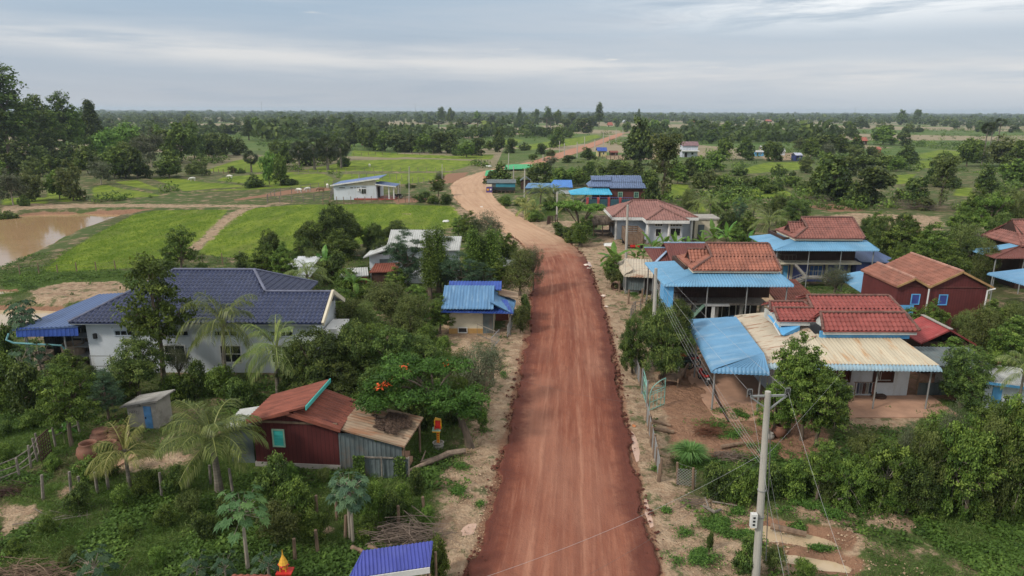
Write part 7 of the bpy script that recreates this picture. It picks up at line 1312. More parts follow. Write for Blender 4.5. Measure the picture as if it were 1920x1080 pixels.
# far woods: thousands of crowns nobody could count, one object
def far_woods():
    rs = np.random.RandomState(77); mb = MB(); xs_, ys_ = [], []
    Ys = 420*np.exp(rs.rand(16000)*math.log(9000/420)); X_ = (rs.rand(16000)*2-1)*Ys*.98+rs.randn(16000)*20
    dens = vnoise(X_+9000, Ys*1.0, 90, 4)*.55+vnoise(X_+9000, Ys, 260, 6)*.6+np.clip((Ys-700)/2600, 0, 1)*.42
    keep = dens > (.60+.15*np.clip((1300-Ys)/700, 0, 1)-.32*np.clip((Ys-1100)/900, 0, 1)); X_, Ys = X_[keep], Ys[keep]
    rp = sdist(X_, Ys, ROADPOLY); k = rp < -14; X_, Ys = X_[k], Ys[k]
    H_ = (5+5*rs.rand(len(X_))+6*(rs.rand(len(X_)) > .95))*(.85+.3*np.clip((Ys-600)/3000, 0, 1)); W_ = H_*(.42+.35*rs.rand(len(X_)))*(1+np.clip((Ys-1500)/2500, 0, 1.6))
    near = Ys < 1300
    for sel, nt in ((near, 46), (~near, 18)):
        x, y, h, wd = X_[sel], Ys[sel], H_[sel], W_[sel]; n = len(x)
        if not n: continue
        d = rs.randn(n*nt, 3); d /= np.linalg.norm(d, axis=1, keepdims=True); d *= (.55+.5*rs.rand(n*nt))[:, None]
        ctr = np.stack([x, y, h*.52], 1); Cn = np.repeat(ctr, nt, 0)+d*np.stack([np.repeat(wd, nt), np.repeat(wd, nt), np.repeat(h*.5, nt)], 1)*np.array([1, 1, 1])
        Cn[:, 2] = np.maximum(Cn[:, 2], .2); size = np.repeat(h, nt)*(.34 if nt == 46 else .62)
        V, F = leaf_quads(Cn, d+rs.randn(n*nt, 3)*.3, size, rs, .8); tone = np.clip(np.repeat(rs.rand(n)*.6, nt)+rs.rand(n*nt)*.3, 0, 1); mb.add(V, F, tone)
    tag(mb.build('far_woods', LM['mango']), 'far wooded plain of trees fading toward the horizon', 'woods', kind='stuff')
far_woods()
def scrub():
    rs = np.random.RandomState(6); n = 26000; Y_ = 130*np.exp(rs.rand(n)*math.log(950/130)); X_ = (rs.rand(n)*2-1)*Y_*.85
    a = np.abs(vnoise(X_+700, Y_, 38, 41)-.5)*1.0+np.abs(vnoise(X_+300, Y_, 15, 42)-.5)*.25; b_ = np.abs(vnoise(X_+100, Y_*.6, 55, 43)-.5)
    ix = np.clip(np.searchsorted(xs, X_), 1, len(xs)-1)-1; iy = np.clip(np.searchsorted(ys, Y_), 1, len(ys)-1)-1; Al = A[iy*len(xs)+ix]
    k = ((a < .045) | (b_ < .014) | ((vnoise(X_, Y_, 60, 44) > .74) & (rs.rand(n) < .25))) & (Al[:, 1] < .25) & (Al[:, 0] < .35) & (sdist(X_, Y_, ROADPOLY) < -5)
    for q in (POND, WELL): k &= sdist(X_, Y_, q) < -3
    for q in BLD: k &= ~((X_ > q[0]-2) & (X_ < q[2]+2) & (Y_ > q[1]-9) & (Y_ < q[3]+2))
    X_, Y_ = X_[k], Y_[k]; m = len(X_); h = .5+2.6*rs.rand(m)**1.6+(Y_ > 300)*1.0*rs.rand(m); w_ = h*(.6+.5*rs.rand(m)); nt = 54
    d = rs.randn(m*nt, 3); d /= np.linalg.norm(d, axis=1, keepdims=True); rad = (.6+.45*rs.rand(m*nt))[:, None]; Cn = np.repeat(np.stack([X_, Y_, h*.45-.1], 1), nt, 0)+d*rad*np.stack([np.repeat(w_, nt), np.repeat(w_, nt), np.repeat(h*.5, nt)], 1)
    V, F = leaf_quads(Cn, d+rs.randn(m*nt, 3)*.4+[0, 0, .3], np.repeat(.16+.15*h, nt), rs, .7); mb = MB(); mb.add(V, F, np.clip(np.repeat(rs.rand(m)*.7+.1, nt)+rs.randn(m*nt)*.15, 0, 1)); tag(mb.build('scrub', LM['mid']), 'low scrub growing along the field edges of the plain', 'scrub', kind='stuff')
scrub()
# ground cover near the camera
def in_poly(x, y, pl): return sdist(x, y, pl) > 0
def cover():
    rs = np.random.RandomState(5); N0 = 115000
    Y_ = 20+66*rs.rand(N0)**1.35; X_ = (rs.rand(N0)*2-1)*(Y_*.86+2)
    ix = np.clip(np.searchsorted(xs, X_), 1, len(xs)-1)-1; iy = np.clip(np.searchsorted(ys, Y_), 1, len(ys)-1)-1
    Al = A[iy*len(xs)+ix]; lush = Al[:, 2]; sand = Al[:, 0]
    nz = vnoise(X_+500, Y_, 1.6, 21)*.6+vnoise(X_+500, Y_, .6, 22)*.4
    dn_ = pdist(X_, Y_, RCEN[:14])
    dens = np.where(lush > .3, 1.15-.5*(nz < .38), .55)*(1-np.clip(sand*1.9, 0, 1))+.35*(nz > .70)*(sand > .3)
    dens = np.where(dn_ < 4.9, 0, dens); dens = np.where(Al[:, 3] > .4, 0, dens); dens *= (Al[:, 1] < .4)
    for b in BLD: dens = np.where((X_ > b[0]) & (X_ < b[2]) & (Y_ > b[1]) & (Y_ < b[3]), 0, dens)
    k = rs.rand(N0) < dens; X_, Y_, nz, lush = X_[k], Y_[k], nz[k], lush[k]; Z_ = heights(X_, Y_)
    broad = (vnoise(X_+90, Y_, 2.2, 33) > .47)
    for nm, sel, per, size, asp, mt, lab in (('weeds', broad, 7, .17, .6, 'weed', 'low broad leaved weeds covering the yards'), ('grass', ~broad, 6, .24, .12, 'grass', 'short grass and creeping stems between the houses')):
        x, y, z, q = X_[sel], Y_[sel], Z_[sel], nz[sel]; n = len(x); hh = np.repeat(.06+.75*np.clip(q-.38, 0, 1)*rs.rand(n), per)
        Cn = np.stack([np.repeat(x, per), np.repeat(y, per), np.repeat(z, per)+hh*rs.rand(n*per)+.04], 1)+rs.randn(n*per, 3)*np.array([.14, .14, 0])
        if nm == 'weeds': nr = rs.randn(n*per, 3)*.5+np.array([0, 0, 1])
        else: nr = rs.randn(n*per, 3)*np.array([1, 1, .45])
        V, F = leaf_quads(Cn, nr, np.full(n*per, size), rs, asp); mb = MB()
        mb.add(V, F, np.clip(np.repeat(vnoise(x, y, 1.1, 8)*.7+.1+rs.rand(n)*.2, per)+rs.randn(n*per)*.12, 0, 1)); tag(mb.build(nm, LM[mt]), lab, nm, kind='stuff')
    # weedy patches on the bare ground of yards and verges
    mb = MB()
    for px_, py_, rx_, ry_ in ((1370, 772, 26, 7), (1395, 782, 22, 6), (1335, 800, 26, 10), (1310, 868, 40, 12), (1375, 815, 22, 9), (1450, 785, 26, 8), (1440, 850, 44, 14), (1345, 985, 30, 12), (1372, 1003, 16, 6), (1300, 1048, 34, 14), (1232, 880, 8, 6), (1385, 962, 20, 6), (1310, 1035, 12, 6), (872, 872, 22, 9), (905, 945, 10, 6), (858, 925, 16, 10), (905, 1002, 10, 6), (890, 820, 14, 8), (1190, 552, 26, 8), (1205, 590, 26, 6), (1405, 1000, 16, 8), (1500, 960, 40, 9), (1560, 975, 22, 8), (1250, 960, 10, 6), (1280, 1000, 16, 6), (1500, 990, 30, 5), (1540, 1028, 24, 5), (1210, 745, 8, 8), (945, 700, 8, 14), (920, 800, 8, 12), (1160, 650, 8, 10)):
        n = int(rx_*ry_*2.6); q = np.abs(rs.randn(n))*.75; a = rs.rand(n)*6.283; pts = np.array([P(px_+rx_*u*cos(b), py_+ry_*u*sin(b))[:2] for u, b in zip(q, a)]); per = 5; k = (vnoise(pts[:, 0]+40, pts[:, 1], .55, 61)*.6+vnoise(pts[:, 0], pts[:, 1], .2, 62)*.4+.12*rs.rand(n) > .56) & (pdist(pts[:, 0], pts[:, 1], RCEN[:14]) > 4.0); pts = pts[k]; n = len(pts)
        if not n: continue
        z = heights(pts[:, 0], pts[:, 1])
        Cn = np.concatenate([np.repeat(pts, per, 0), (np.repeat(z, per)+.03+.14*rs.rand(n*per))[:, None]], 1)+rs.randn(n*per, 3)*np.array([.10, .10, 0]); V, F = leaf_quads(Cn, rs.randn(n*per, 3)*.5+np.array([0, 0, 1]), np.full(n*per, .11), rs, .4); mb.add(V, F, np.clip(.5+.25*rs.randn(n*per), 0, 1))
    tag(mb.build('weed_patches', LM['weed']), 'small patches of green weeds on the bare ground of yards and verges', 'weeds', kind='stuff')
def ricegrass():
    """tufts standing in the two near rice fields"""
    rs = np.random.RandomState(15); mb = MB()
    for poly, s in _pad[:2]:
        xx = [p[0] for p in poly]; yy = [p[1] for p in poly]; n = 26000; x = min(xx)+(max(xx)-min(xx))*rs.rand(n); y = min(yy)+(max(yy)-min(yy))*rs.rand(n)**1.3; k = (sdist(x, y, poly) > .6) & (rs.rand(n) < .25+.5*vnoise(x, y, 3, 3)); x, y = x[k], y[k]; z = heights(x, y)
        Cn = np.repeat(np.stack([x, y, z+.10], 1), 3, 0)+rs.randn(len(x)*3, 3)*[.12, .12, .02]; V, F = leaf_quads(Cn, rs.randn(len(Cn), 3)*[1, 1, .3], np.full(len(Cn), .22), rs, .22); mb.add(V, F, np.clip(.5+.25*rs.randn(len(Cn)), 0, 1))
    tag(mb.build('rice_plants', leafmat('young_rice', (.10, .17, .02), (.165, .25, .03), (.24, .32, .05))), 'young rice growing in the paddies', 'rice', kind='stuff')
# ---------------------------------------------------------------- poles and wires
m_pole = M('pole_concrete', (.40, .38, .34), .9, v=.12, sc=1, st=(1, 1, .3), stain=(.22, .20, .17), sa=.6, ssc=1.2, sst=(3, 3, .3))
def pole(label, bx, by, tx_, ty, rb=.17, rt=.1, arm=None, z=None, meter=False):
    g = P(bx, by); Y_ = g.y; t = P(tx_, ty, Y=Y_)
    o = thing('power_pole', label, 'power pole', (g.x, g.y, 0), group='concrete power poles along the road')
    q = MB(); q.tube([(g.x, g.y, -.3), (g.x+(t.x-g.x)*.5, Y_, t.z*.5), (t.x, Y_, t.z)], [rb, (rb+rt)/2, rt], 12); q.build('shaft', m_pole, o, smooth=False)
    return o, t
near, nt_ = pole('tall concrete power pole with steel crossarm and white meter box in the foreground', 1417, 1090, 1440, 734, .16, .105)
g = P(1417, 1090); Yp = g.y; L_ = P(1406, 743, Y=Yp); Rr = P(1476, 741, Y=Yp)
q = MB(); q.bar(L_, Rr, .06, .07); q.bar(P(1408, 745, Y=Yp), P(1441, 768, Y=Yp), .05, .05); q.bar(P(1474, 743, Y=Yp), P(1441, 768, Y=Yp), .05, .05); q.build('crossarm', m_steel, near)
ins = []
for px_, py_ in ((1406, 735), (1477, 733)):
    c = P(px_, py_, Y=Yp-.04); q = MB(); q.lathe((c.x, c.y, c.z-.12), [(.02, -.05), (.055, 0), (.075, .04), (.05, .08), (.075, .12), (.05, .18), (.02, .2)], 12); i_ = q.build('insulator', m_black, near); q = MB(); q.bar((c.x-.09, c.y, c.z-.2), (c.x-.09, c.y, c.z+.12), .02); q.bar((c.x+.09, c.y, c.z-.2), (c.x+.09, c.y, c.z+.12), .02); q.bar((c.x-.1, c.y, c.z+.11), (c.x+.1, c.y, c.z+.11), .02); q.build('bracket', m_steel, i_); ins.append(c)
c = P(1413, 975, Y=Yp-.18); q = MB(); q.box((c.x-.12, c.y-.1, c.z-.29), (c.x+.11, c.y+.08, c.z+.29)); mb_ = q.build('meter_box', m_trim, near)
for k in range(3): q = MB(); zz = c.z+.15-.15*k; q.box((c.x-.06, c.y-.112, zz-.04), (c.x+.03, c.y-.101, zz+.04)); q.build('meter_window', m_black, mb_)
for zf in (.36, .50): t = g.lerp(nt_, zf); q = MB(); q.tube([(t.x, Yp, t.z-.02), (t.x, Yp, t.z+.02)], .158, 12); q.build('strap', m_steel, near)
pe = MB(); a = nt_.lerp(g, .18); pe.tube([(a.x+.12, Yp-.1, a.z), (a.x+.2, Yp-.12, a.z-.8), (g.x+.27, Yp-.1, 1.0)], .018, 5); pe.build('conduit', m_wire, near)
p2, t2 = pole('concrete pole standing behind the mango tree at the corner of the nearest blue skirt', 1223, 688, 1230, 503, .16, .11)
p3, t3 = pole('concrete pole among the banana leaves before the grey house', 1173, 505, 1177, 384, .17, .12)
p4, t4 = pole('short grey pole before the palm clump inside the bend', 1044, 412, 1045, 360, .17, .14)
p5, t5 = pole('pole between the stilt shop and the palm clump', 983, 370, 984, 316, .16, .12)
p6, t6 = pole('pole rising behind the round dark tree at the bend', 963, 345, 963, 311, .16, .12)
p7, t7 = pole('pole standing past the green tarpaulins', 953, 320, 954, 287, .16, .12)
far_p = [(1018, 302, 290), (1058, 293, 268), (1082, 296, 266), (1115, 284, 262), (1096, 278, 256), (1131, 275, 248), (1143, 270, 252), (1155, 266, 242), (1168, 258, 240), (1049, 286, 264)]
for k, (x, b, t) in enumerate(sorted(far_p)):
    pole(('leftmost' if k == 0 else 'rightmost' if k == 9 else ORDW[k+1]+' from the left')+' of the slim poles beside the far stretch of red road', x, b, x+.4, t, .2, .15)
for k, (x, b, t) in enumerate(((767, 380, 312), (829, 352, 308), (673, 352, 329), (750, 370, 340))): pole(('thin pole on the paddies, '+('third', 'rightmost', 'leftmost', 'second')[k]+(' from the left' if k in (0, 3) else ' of four')), x, b, x, t, .09, .07)
def wire(name, label, pts, sag=.5, r=.012, m=None, parent=None):
    q = MB()
    for a, b in zip(pts, pts[1:]):
        a, b = Vector(a), Vector(b); n = 14; q.tube([a.lerp(b, i/n)-Vector((0, 0, sag*4*(i/n)*(1-i/n))) for i in range(n+1)], r*.3, 4, cap=False)
    tag(q.build(name, m or m_wire), label, 'cable', 'overhead cables of the power line')
W = P(1430, 752, Y=Yp)
def off(v, dx=0, dz=0): return Vector((v.x+dx, v.y, v.z+dz))
wire('overhead_cable', 'pale wire from the left crossarm end back to the mango tree pole', [ins[0], off(t2, -.35)], .25, .014, m_wirel)
wire('overhead_cable', 'pale wire from the right crossarm end back to the mango tree pole', [ins[1], off(t2, .35)], .25, .014, m_wirel)
lowb = g.lerp(nt_, .62)
for k in range(4): wire('overhead_cable', ('topmost', 'second', 'third', 'lowest')[k]+' of the four bundled cables sagging from the near pole past the carport roof', [Vector((lowb.x-.12, Yp-.1, lowb.z+.55-.13*k)), off(t2, 0, -.5-.28*k)], .45+.06*k, .013, m_wirel)
for k, (a, b) in enumerate(((t2, t3), (t3, t4), (t4, t5))):
    for j in range(2): wire('overhead_cable', ('left', 'right')[j]+(' cable between the nearest two houses poles' if k == 0 else ' cable from the pole by the grey house to the pole by the palms' if k == 1 else ' cable over the palm clump to the pole by the stilt shop'), [off(a, -.3+.6*j), off(b, -.3+.6*j)], .5, .012)
e = P(1470, 1130, 6.0)
wire('overhead_cable', 'dark cable bundle dropping from the near pole to the bottom edge', [Vector((lowb.x+.1, Yp-.15, lowb.z+.3)), P(1490, 1130, Y=15)], .1, .022, m_wire)
wire('overhead_cable', 'pale wire dropping steeply from the left insulator toward the bottom edge', [ins[0], P(1480, 1130, Y=13.5)], .15, .012, m_wirel)
wire('overhead_cable', 'pale wire dropping steeply from the right insulator toward the lower right', [ins[1], P(1600, 1110, Y=13.5)], .15, .012, m_wirel)
wire('overhead_cable', 'light service cable crossing the road from the near pole to the lower left', [Vector((lowb.x-.1, Yp-.1, lowb.z+.62)), P(885, 1090, 4.5)], .35, .013, m_wirel)
wire('overhead_cable', 'dark service cable crossing the lower road toward the near pole', [Vector((lowb.x-.1, Yp-.1, lowb.z+.45)), P(1080, 1090, 4.2)], .3, .010, m_wire)
wire('overhead_cable', 'thin dark wire strung across the road in front of the gate', [P(975, 712, 2.6), P(1228, 758, 2.2)], .25, .011, m_wire)
wire('overhead_cable', 'thin cable from the right of the near pole up over the leafy tree', [Vector((lowb.x+.1, Yp+.1, lowb.z+.4)), P(1625, 640, 4.0)], .2, .011, m_wirel)

# ---------------------------------------------------------------- fences and gates
def fence(name, label, pts, hh, m, rails=2, pr=.045, jit=.06, wires=None, seed=1, cat='fence', mesh=False):
    rr = random.Random(seed); t = thing(name, label, cat, pts[0]); tops = []
    for p in pts:
        h = hh*rr.uniform(.88, 1.12); q = MB(); q.tube([(p.x, p.y, -.2), (p.x+rr.uniform(-jit, jit), p.y+rr.uniform(-jit, jit), h)], [pr*1.1, pr*.9], 6); q.build('post', m, t); tops.append(h)
    if rails:
        for k in range(rails):
            q = MB(); z = hh*(.85-.32*k)
            for a, b in zip(pts, pts[1:]): q.tube([(a.x, a.y, z+rr.uniform(-.06, .06)), (b.x, b.y, z+rr.uniform(-.06, .06))], (.008 if wires else pr*.5), 4, cap=False)
            q.build('wire' if wires else 'rail', m_wire if wires else m, t)
    return t
def along(pix, n, z=0):
    A_ = [P(x, y, z) for x, y in pix]; L = [0]
    for a, b in zip(A_, A_[1:]): L.append(L[-1]+(b-a).length)
    out = []
    for i in range(n):
        d = L[-1]*i/(n-1)
        for k in range(len(L)-1):
            if d <= L[k+1]+1e-6: out.append(A_[k].lerp(A_[k+1], (d-L[k])/(L[k+1]-L[k]+1e-9))); break
    return out
def netpanel(par, pts, hh, m, rows=11, name='mesh_panel', dens=.10):
    q = MB()
    for a, b in zip(pts, pts[1:]):
        a, b = Vector((a.x, a.y, .05)), Vector((b.x, b.y, .05)); L = (b-a).length; n = max(2, int(L/dens)); k = int(hh/dens)
        for i in range(-k, n+1):
            for sg in (0, 1):
                s0, s1 = i/n, (i+k)/n; z0, z1 = (0, hh) if sg == 0 else (hh, 0)
                c0, c1 = max(0, s0), min(1, s1)
                if c1 <= c0: continue
                f0, f1 = (c0-s0)/(s1-s0), (c1-s0)/(s1-s0); u = a.lerp(b, c0); v = a.lerp(b, c1)
                q.bar((u.x, u.y, .05+z0+(z1-z0)*f0), (v.x, v.y, .05+z0+(z1-z0)*f1), .018)
    return q.build(name, m, par)
f = fence('mesh_fence', 'grey chain link fence with wooden posts along the verge nearer than the gate', along([(1212, 790), (1218, 822), (1228, 866), (1236, 906)], 6), 1.25, m_wood, 2, .07, .05, True, 2)
netpanel(f, along([(1212, 790), (1218, 822), (1228, 866), (1236, 906)], 4), 1.15, m_steel)
f = fence('mesh_fence', 'grey chain link fence along the right verge beyond the green gate', along([(1184, 668), (1190, 695), (1200, 724)], 5), 1.2, m_wood, 2, .06, .05, True, 3)
netpanel(f, along([(1184, 668), (1190, 695), (1200, 724)], 3), 1.1, m_steel)
f = fence('mesh_fence', 'short sagging netting fence between leaning posts below the reed clump', along([(1270, 908), (1300, 918)], 2), 1.3, m_wood, 1, .07, .1, True, 4); netpanel(f, along([(1268, 910), (1304, 914)], 2), .9, m_steel, dens=.15)
# green gate
gp0 = P(1202, 748); gm = M('pale_green_gate_paint', (.20, .42, .36), .5)
gt = thing('garden_gate', 'open pale green metal gate with curved fan top right of the road', 'gate', gp0)
def leaf_gate(a, b, h0, h1):
    q = MB(); a, b = Vector((a.x, a.y, .1)), Vector((b.x, b.y, .1)); n = 8
    top = [a.lerp(b, i/n)+Vector((0, 0, h0+(h1-h0)*(1-(1-i/n)**2)**.5 if h1 > h0 else h0)) for i in range(n+1)]
    q.tube(top, .028, 5); q.tube([a, b], .025, 5); q.tube([a, a+Vector((0, 0, h0))], .03, 5); q.tube([b, b+Vector((0, 0, h1))], .03, 5)
    for zz in (.5, 1.0, h0): q.tube([a+Vector((0, 0, zz)), b+Vector((0, 0, zz))], .02, 4)
    for i in range(1, 4): q.tube([a.lerp(b, i/4), a.lerp(b, i/4)+Vector((0, 0, h0))], .018, 4)
    c = b+Vector((0, 0, h0))
    for i in range(1, n, 2): q.tube([c, top[i]], .012, 3)
    return q
leaf_gate(P(1217, 772), P(1245, 760), 1.15, 1.75).build('gate_leaf', gm, gt)
leaf_gate(P(1211, 758), P(1204, 735), 1.1, 1.5).build('gate_leaf', gm, gt)
for p in (P(1212, 762), P(1203, 738)): q = MB(); q.tube([(p.x, p.y, -.1), (p.x, p.y, 1.75)], .05, 8); q.build('post', m_steel, gt)
fence('paddy_fence', 'row of weathered posts with wire along the lower edge of the left paddy', along([(38, 518), (75, 517), (116, 516), (160, 514), (188, 512), (218, 510)], 6), 1.35, m_wood, 2, .06, .05, True, 5)
fence('paddy_fence', 'row of posts with wire along the edge of the second paddy behind the blue roof', along([(345, 502), (372, 500), (407, 497), (447, 493), (480, 495)], 5), 1.4, m_wood, 2, .06, .05, True, 6)
fence('cattle_fence', 'weathered cattle pen fence left of the white bungalow', along([(502, 380), (540, 379), (580, 377), (620, 372), (626, 360)], 12), 1.5, m_wood_grey, 3, .09, .1, None, 7)
fence('cattle_fence', 'rear fence of the cattle pen left of the white bungalow', along([(502, 376), (520, 366), (560, 360), (605, 352), (625, 345)], 11), 1.5, m_wood_grey, 2, .08, .1, None, 8)
fence('bungalow_fence', 'long post and wire fence in front of the white bungalow', along([(606, 384), (660, 382), (740, 381), (800, 381), (845, 383)], 20), 1.4, m_wood, 2, .08, .1, True, 9)
fence('field_fence', 'line of thin posts across the paddies behind the white bungalow', along([(660, 332), (740, 336), (800, 344), (830, 350)], 16), 1.3, m_wood_grey, 2, .07, .1, True, 10)
fence('field_fence', 'thin wire fence on the bank between the middle paddies', along([(560, 325), (640, 322), (740, 320), (850, 322)], 18), 1.1, m_wood_grey, 1, .08, .1, True, 11)
fence('field_fence', 'wire fence in front of the dense central hedge', along([(650, 292), (720, 290), (800, 290), (900, 293)], 20), 1.2, m_wood, 1, .1, .1, True, 12)
fence('field_fence', 'short fence between the lone trees on the left paddies', along([(392, 323), (430, 324), (470, 322)], 9), 1.2, m_wood, 2, .09, .1, True, 13)
fence('far_yard_fence', 'wooden fence before the yellow and blue house', along([(1122, 299), (1160, 299), (1190, 300)], 10), 1.4, m_wood, 2, .12, .1, None, 14)
fence('garden_fence', 'rustic pole fence at the left of the lower yard', along([(0, 905), (33, 895), (36, 920)][:2]+[(68, 870), (75, 850)], 5), 1.15, m_wood_grey, 3, .06, .08, None, 15)
fence('garden_fence', 'rustic pole fence from the iron gate toward the clay jars', along([(104, 835), (130, 825), (150, 812)], 3), 1.1, m_wood_grey, 2, .06, .08, None, 16)
g0 = thing('slatted_gate', 'small dark slatted gate in the rustic fence of the lower left yard', 'gate', P(80, 862)); rail(g0, [P(78, 866), P(97, 848)], m_woodd, 1.35, 10, 'frame', .03)
q = MB()
for k in range(7): a, b = P(78, 866), P(97, 848); q.bar((a.x, a.y, .15+.18*k), (b.x, b.y, .15+.18*k), .03, .04)
q.build('slat_frame', m_woodd, g0)
fence('yard_posts', 'irregular row of old wooden posts through the weeds of the lower left yard', [P(x, y) for x, y in ((80, 935), (133, 925), (160, 935), (183, 925), (204, 920), (304, 935), (352, 915), (395, 910), (437, 925))], 1.2, m_wood_grey, 0, .07, .12, None, 17)
fence('yard_posts', 'burnt and weathered posts around the papaya plants in the lower yard', [P(x, y) for x, y in ((594, 965), (632, 975), (596, 1035), (553, 1050), (647, 1012), (797, 975), (748, 990))], 1.1, m_wood, 0, .08, .12, None, 18)
pk = fence('picket_fence', 'dense weathered picket fence leaning behind the flame tree', along([(868, 800), (885, 770), (905, 742), (922, 712)], 26), 1.3, m_wood, 2, .05, .12, None, 19)
fence('yard_posts', 'wooden posts with small white cap in the dirt yard beside the rounded roof store', [P(x, y) for x, y in ((1178, 570), (1204, 568), (1187, 548), (1161, 548), (1211, 553))], 1.3, m_wood, 0, .09, .05, None, 20)
fence('pole_rack', 'low rack of poles in front of the nearest stilt house', along([(1182, 598), (1190, 585), (1220, 575)], 7), 1.1, m_wood_grey, 2, .05, .05, None, 21)
fence('verge_posts', 'short dark posts behind the near chain link fence', [P(x, y) for x, y in ((1219, 815), (1222, 838), (1227, 858), (1234, 905))], 1.1, m_wood, 0, .09, .06, None, 22)
fence('small_palings', 'small cluster of dark palings by the yard entrance before the grey house', along([(1026, 421), (1034, 418), (1045, 416)], 7), 1.3, m_woodd, 1, .1, .15, None, 23)
# ---------------------------------------------------------------- spirit shrines
sp = thing('spirit_shrine', 'red and yellow spirit shrine on a post in a round planter beside the shack', 'shrine', P(822, 838)); g = P(822, 838)
q = MB(); q.lathe((g.x, g.y, -.1), [(.26, 0), (.30, .2), (.24, .3), (.33, .38), (.26, .38), (.26, .3), (0, .3)], 12); q.build('planter', m_conc, sp)
q = MB()
for k in range(6): q.box((g.x-.075, g.y-.075, .28+.13*k), (g.x+.075, g.y+.075, .28+.13*k+.12))
q.build('post', m_yel, sp); q = MB()
for k in range(6): q.box((g.x-.04, g.y-.095, .30+.13*k), (g.x+.04, g.y-.076, .30+.13*k+.07))
q.build('red_inlay', m_redp, sp)
q = MB(); q.box((g.x-.30, g.y-.25, 1.06), (g.x+.16, g.y+.2, 1.12)); q.build('platform', m_greensh, sp); q = MB(); q.box((g.x-.14, g.y-.02, 1.12), (g.x+.14, g.y+.14, 1.62)); q.box((g.x-.16, g.y-.2, 1.12), (g.x-.12, g.y-.02, 1.3)); q.box((g.x+.12, g.y-.2, 1.12), (g.x+.16, g.y-.02, 1.3)); q.build('house_body', m_redp, sp)
q = MB(); q.box((g.x-.2, g.y-.05, 1.12), (g.x-.145, g.y+.02, 1.62)); q.box((g.x+.145, g.y-.05, 1.12), (g.x+.2, g.y+.02, 1.62)); q.box((g.x-.28, g.y-.24, 1.0), (g.x+.15, g.y-.255, 1.055)); q.hexa([(g.x-.18, g.y-.05, 1.62), (g.x+.18, g.y-.05, 1.62), (g.x+.18, g.y+.16, 1.62), (g.x-.18, g.y+.16, 1.62), (g.x-.15, g.y-.0, 1.74), (g.x-.12, g.y-.0, 1.74), (g.x-.12, g.y+.1, 1.74), (g.x-.15, g.y+.1, 1.74)]); q.build('gold_trim', m_yel, sp)
g = P(535, 1098); sp = thing('golden_shrine', 'small golden pagoda shrine with red eaves at the bottom edge', 'shrine', g)
q = MB(); q.tube([(g.x, g.y, -.1), (g.x, g.y, .65)], .09, 8); q.build('post', m_redp, sp); q = MB()
q.box((g.x-.25, g.y-.25, .65), (g.x+.35, g.y+.2, .70)); q.build('platform', m_redp, sp); q = MB()
for dx in (-.11, .11):
    for dy in (-.1, .1): q.tube([(g.x+dx, g.y+dy, .7), (g.x+dx, g.y+dy, .96)], .022, 6)
q.box((g.x-.07, g.y+.02, .7), (g.x+.07, g.y+.1, .92)); q.build('columns', m_gold, sp)
q = MB(); q.lathe((g.x, g.y, .95), [(.24, 0), (.17, .06), (.0, .07)], 4); q.build('red_eave', m_redp, sp); q = MB(); q.lathe((g.x, g.y, 1.0), [(.19, 0), (.15, .08), (.15, .10), (.11, .18), (.11, .2), (.06, .3), (.03, .38), (.008, .62)], 8); q.build('spire', m_gold, sp)
# ---------------------------------------------------------------- jars, rings, tyres
def jar(px_, py_, r, h, label, m=None, name='clay_jar', grp='large clay water jars in the lower left yard'):
    g = P(px_, py_); q = MB(); q.lathe((g.x, g.y, -.05), [(r*.45, 0), (r*.85, h*.2), (r, h*.5), (r*.88, h*.78), (r*.62, h*.92), (r*.72, h), (r*.6, h), (r*.52, h*.88), (r*.7, h*.6), (0, h*.35)], 22); tag(q.build(name, m or m_jar, None, smooth=True), label, 'jar', grp)
jar(170, 862, .62, 1.05, 'big brown clay water jar at the left end of the group of jars'); jar(205, 858, .66, .95, 'wide clay water jar behind the young yellow palm'); jar(192, 832, .60, .85, 'lidded clay jar at the rear left of the jar group'); jar(222, 828, .62, .85, 'clay jar at the rear right of the jar group')
q = MB(); a = P(192, 832); q.lathe((a.x, a.y, .80), [(.42, 0), (.40, .06), (.05, .16), (0, .16)], 18); tag(q.build('clay_cover', m_jar), 'round clay lid lying on the rear left jar', 'lid')
pf = MB(); a = P(150, 873); b = P(228, 872); pf.hexa([(a.x, a.y-.3, -.1), (b.x, a.y-.3, -.1), (b.x+.4, a.y+1.0, -.1), (a.x+.2, a.y+1.1, -.1), (a.x, a.y-.3, .14), (b.x, a.y-.3, .14), (b.x+.4, a.y+1.0, .14), (a.x+.2, a.y+1.1, .14)]); tag(pf.build('jar_platform', m_floor), 'low red brown slab under the clay jars', 'slab')
jar(1460, 818, .42, .75, 'round clay jar at the foot of the tree before the tan roof', None, grp=None); jar(1443, 822, .26, .4, 'small grey pot beside the round clay jar', m_conc, 'pot', None)
jar(1168, 530, .62, .95, 'big dark jar under the bushes by the rounded roof store', M('dark_jar', (.16, .12, .08), .7), grp=None)
g = P(1152, 543); q = MB(); q.tube([(g.x-.0, g.y-.5, .45), (g.x+.3, g.y+.2, .45)], .48, 20, cap=False); q.tube([(g.x+.3, g.y+.2, .45), (g.x-.0, g.y-.5, .45)], .40, 20, cap=False); tag(q.build('concrete_ring', M('pinkish_ring', (.36, .23, .17), .85, v=.15)), 'pinkish concrete well ring lying on its side by the road', 'ring')
g = P(1648, 745); q = MB(); q.lathe((g.x, g.y, .03), [(.42, 0), (.45, .1), (.42, .14), (.1, .12), (0, .12)], 20); tag(q.build('metal_basin', m_woodd, smooth=True), 'flat dark round basin on the floor before the white wall', 'basin')
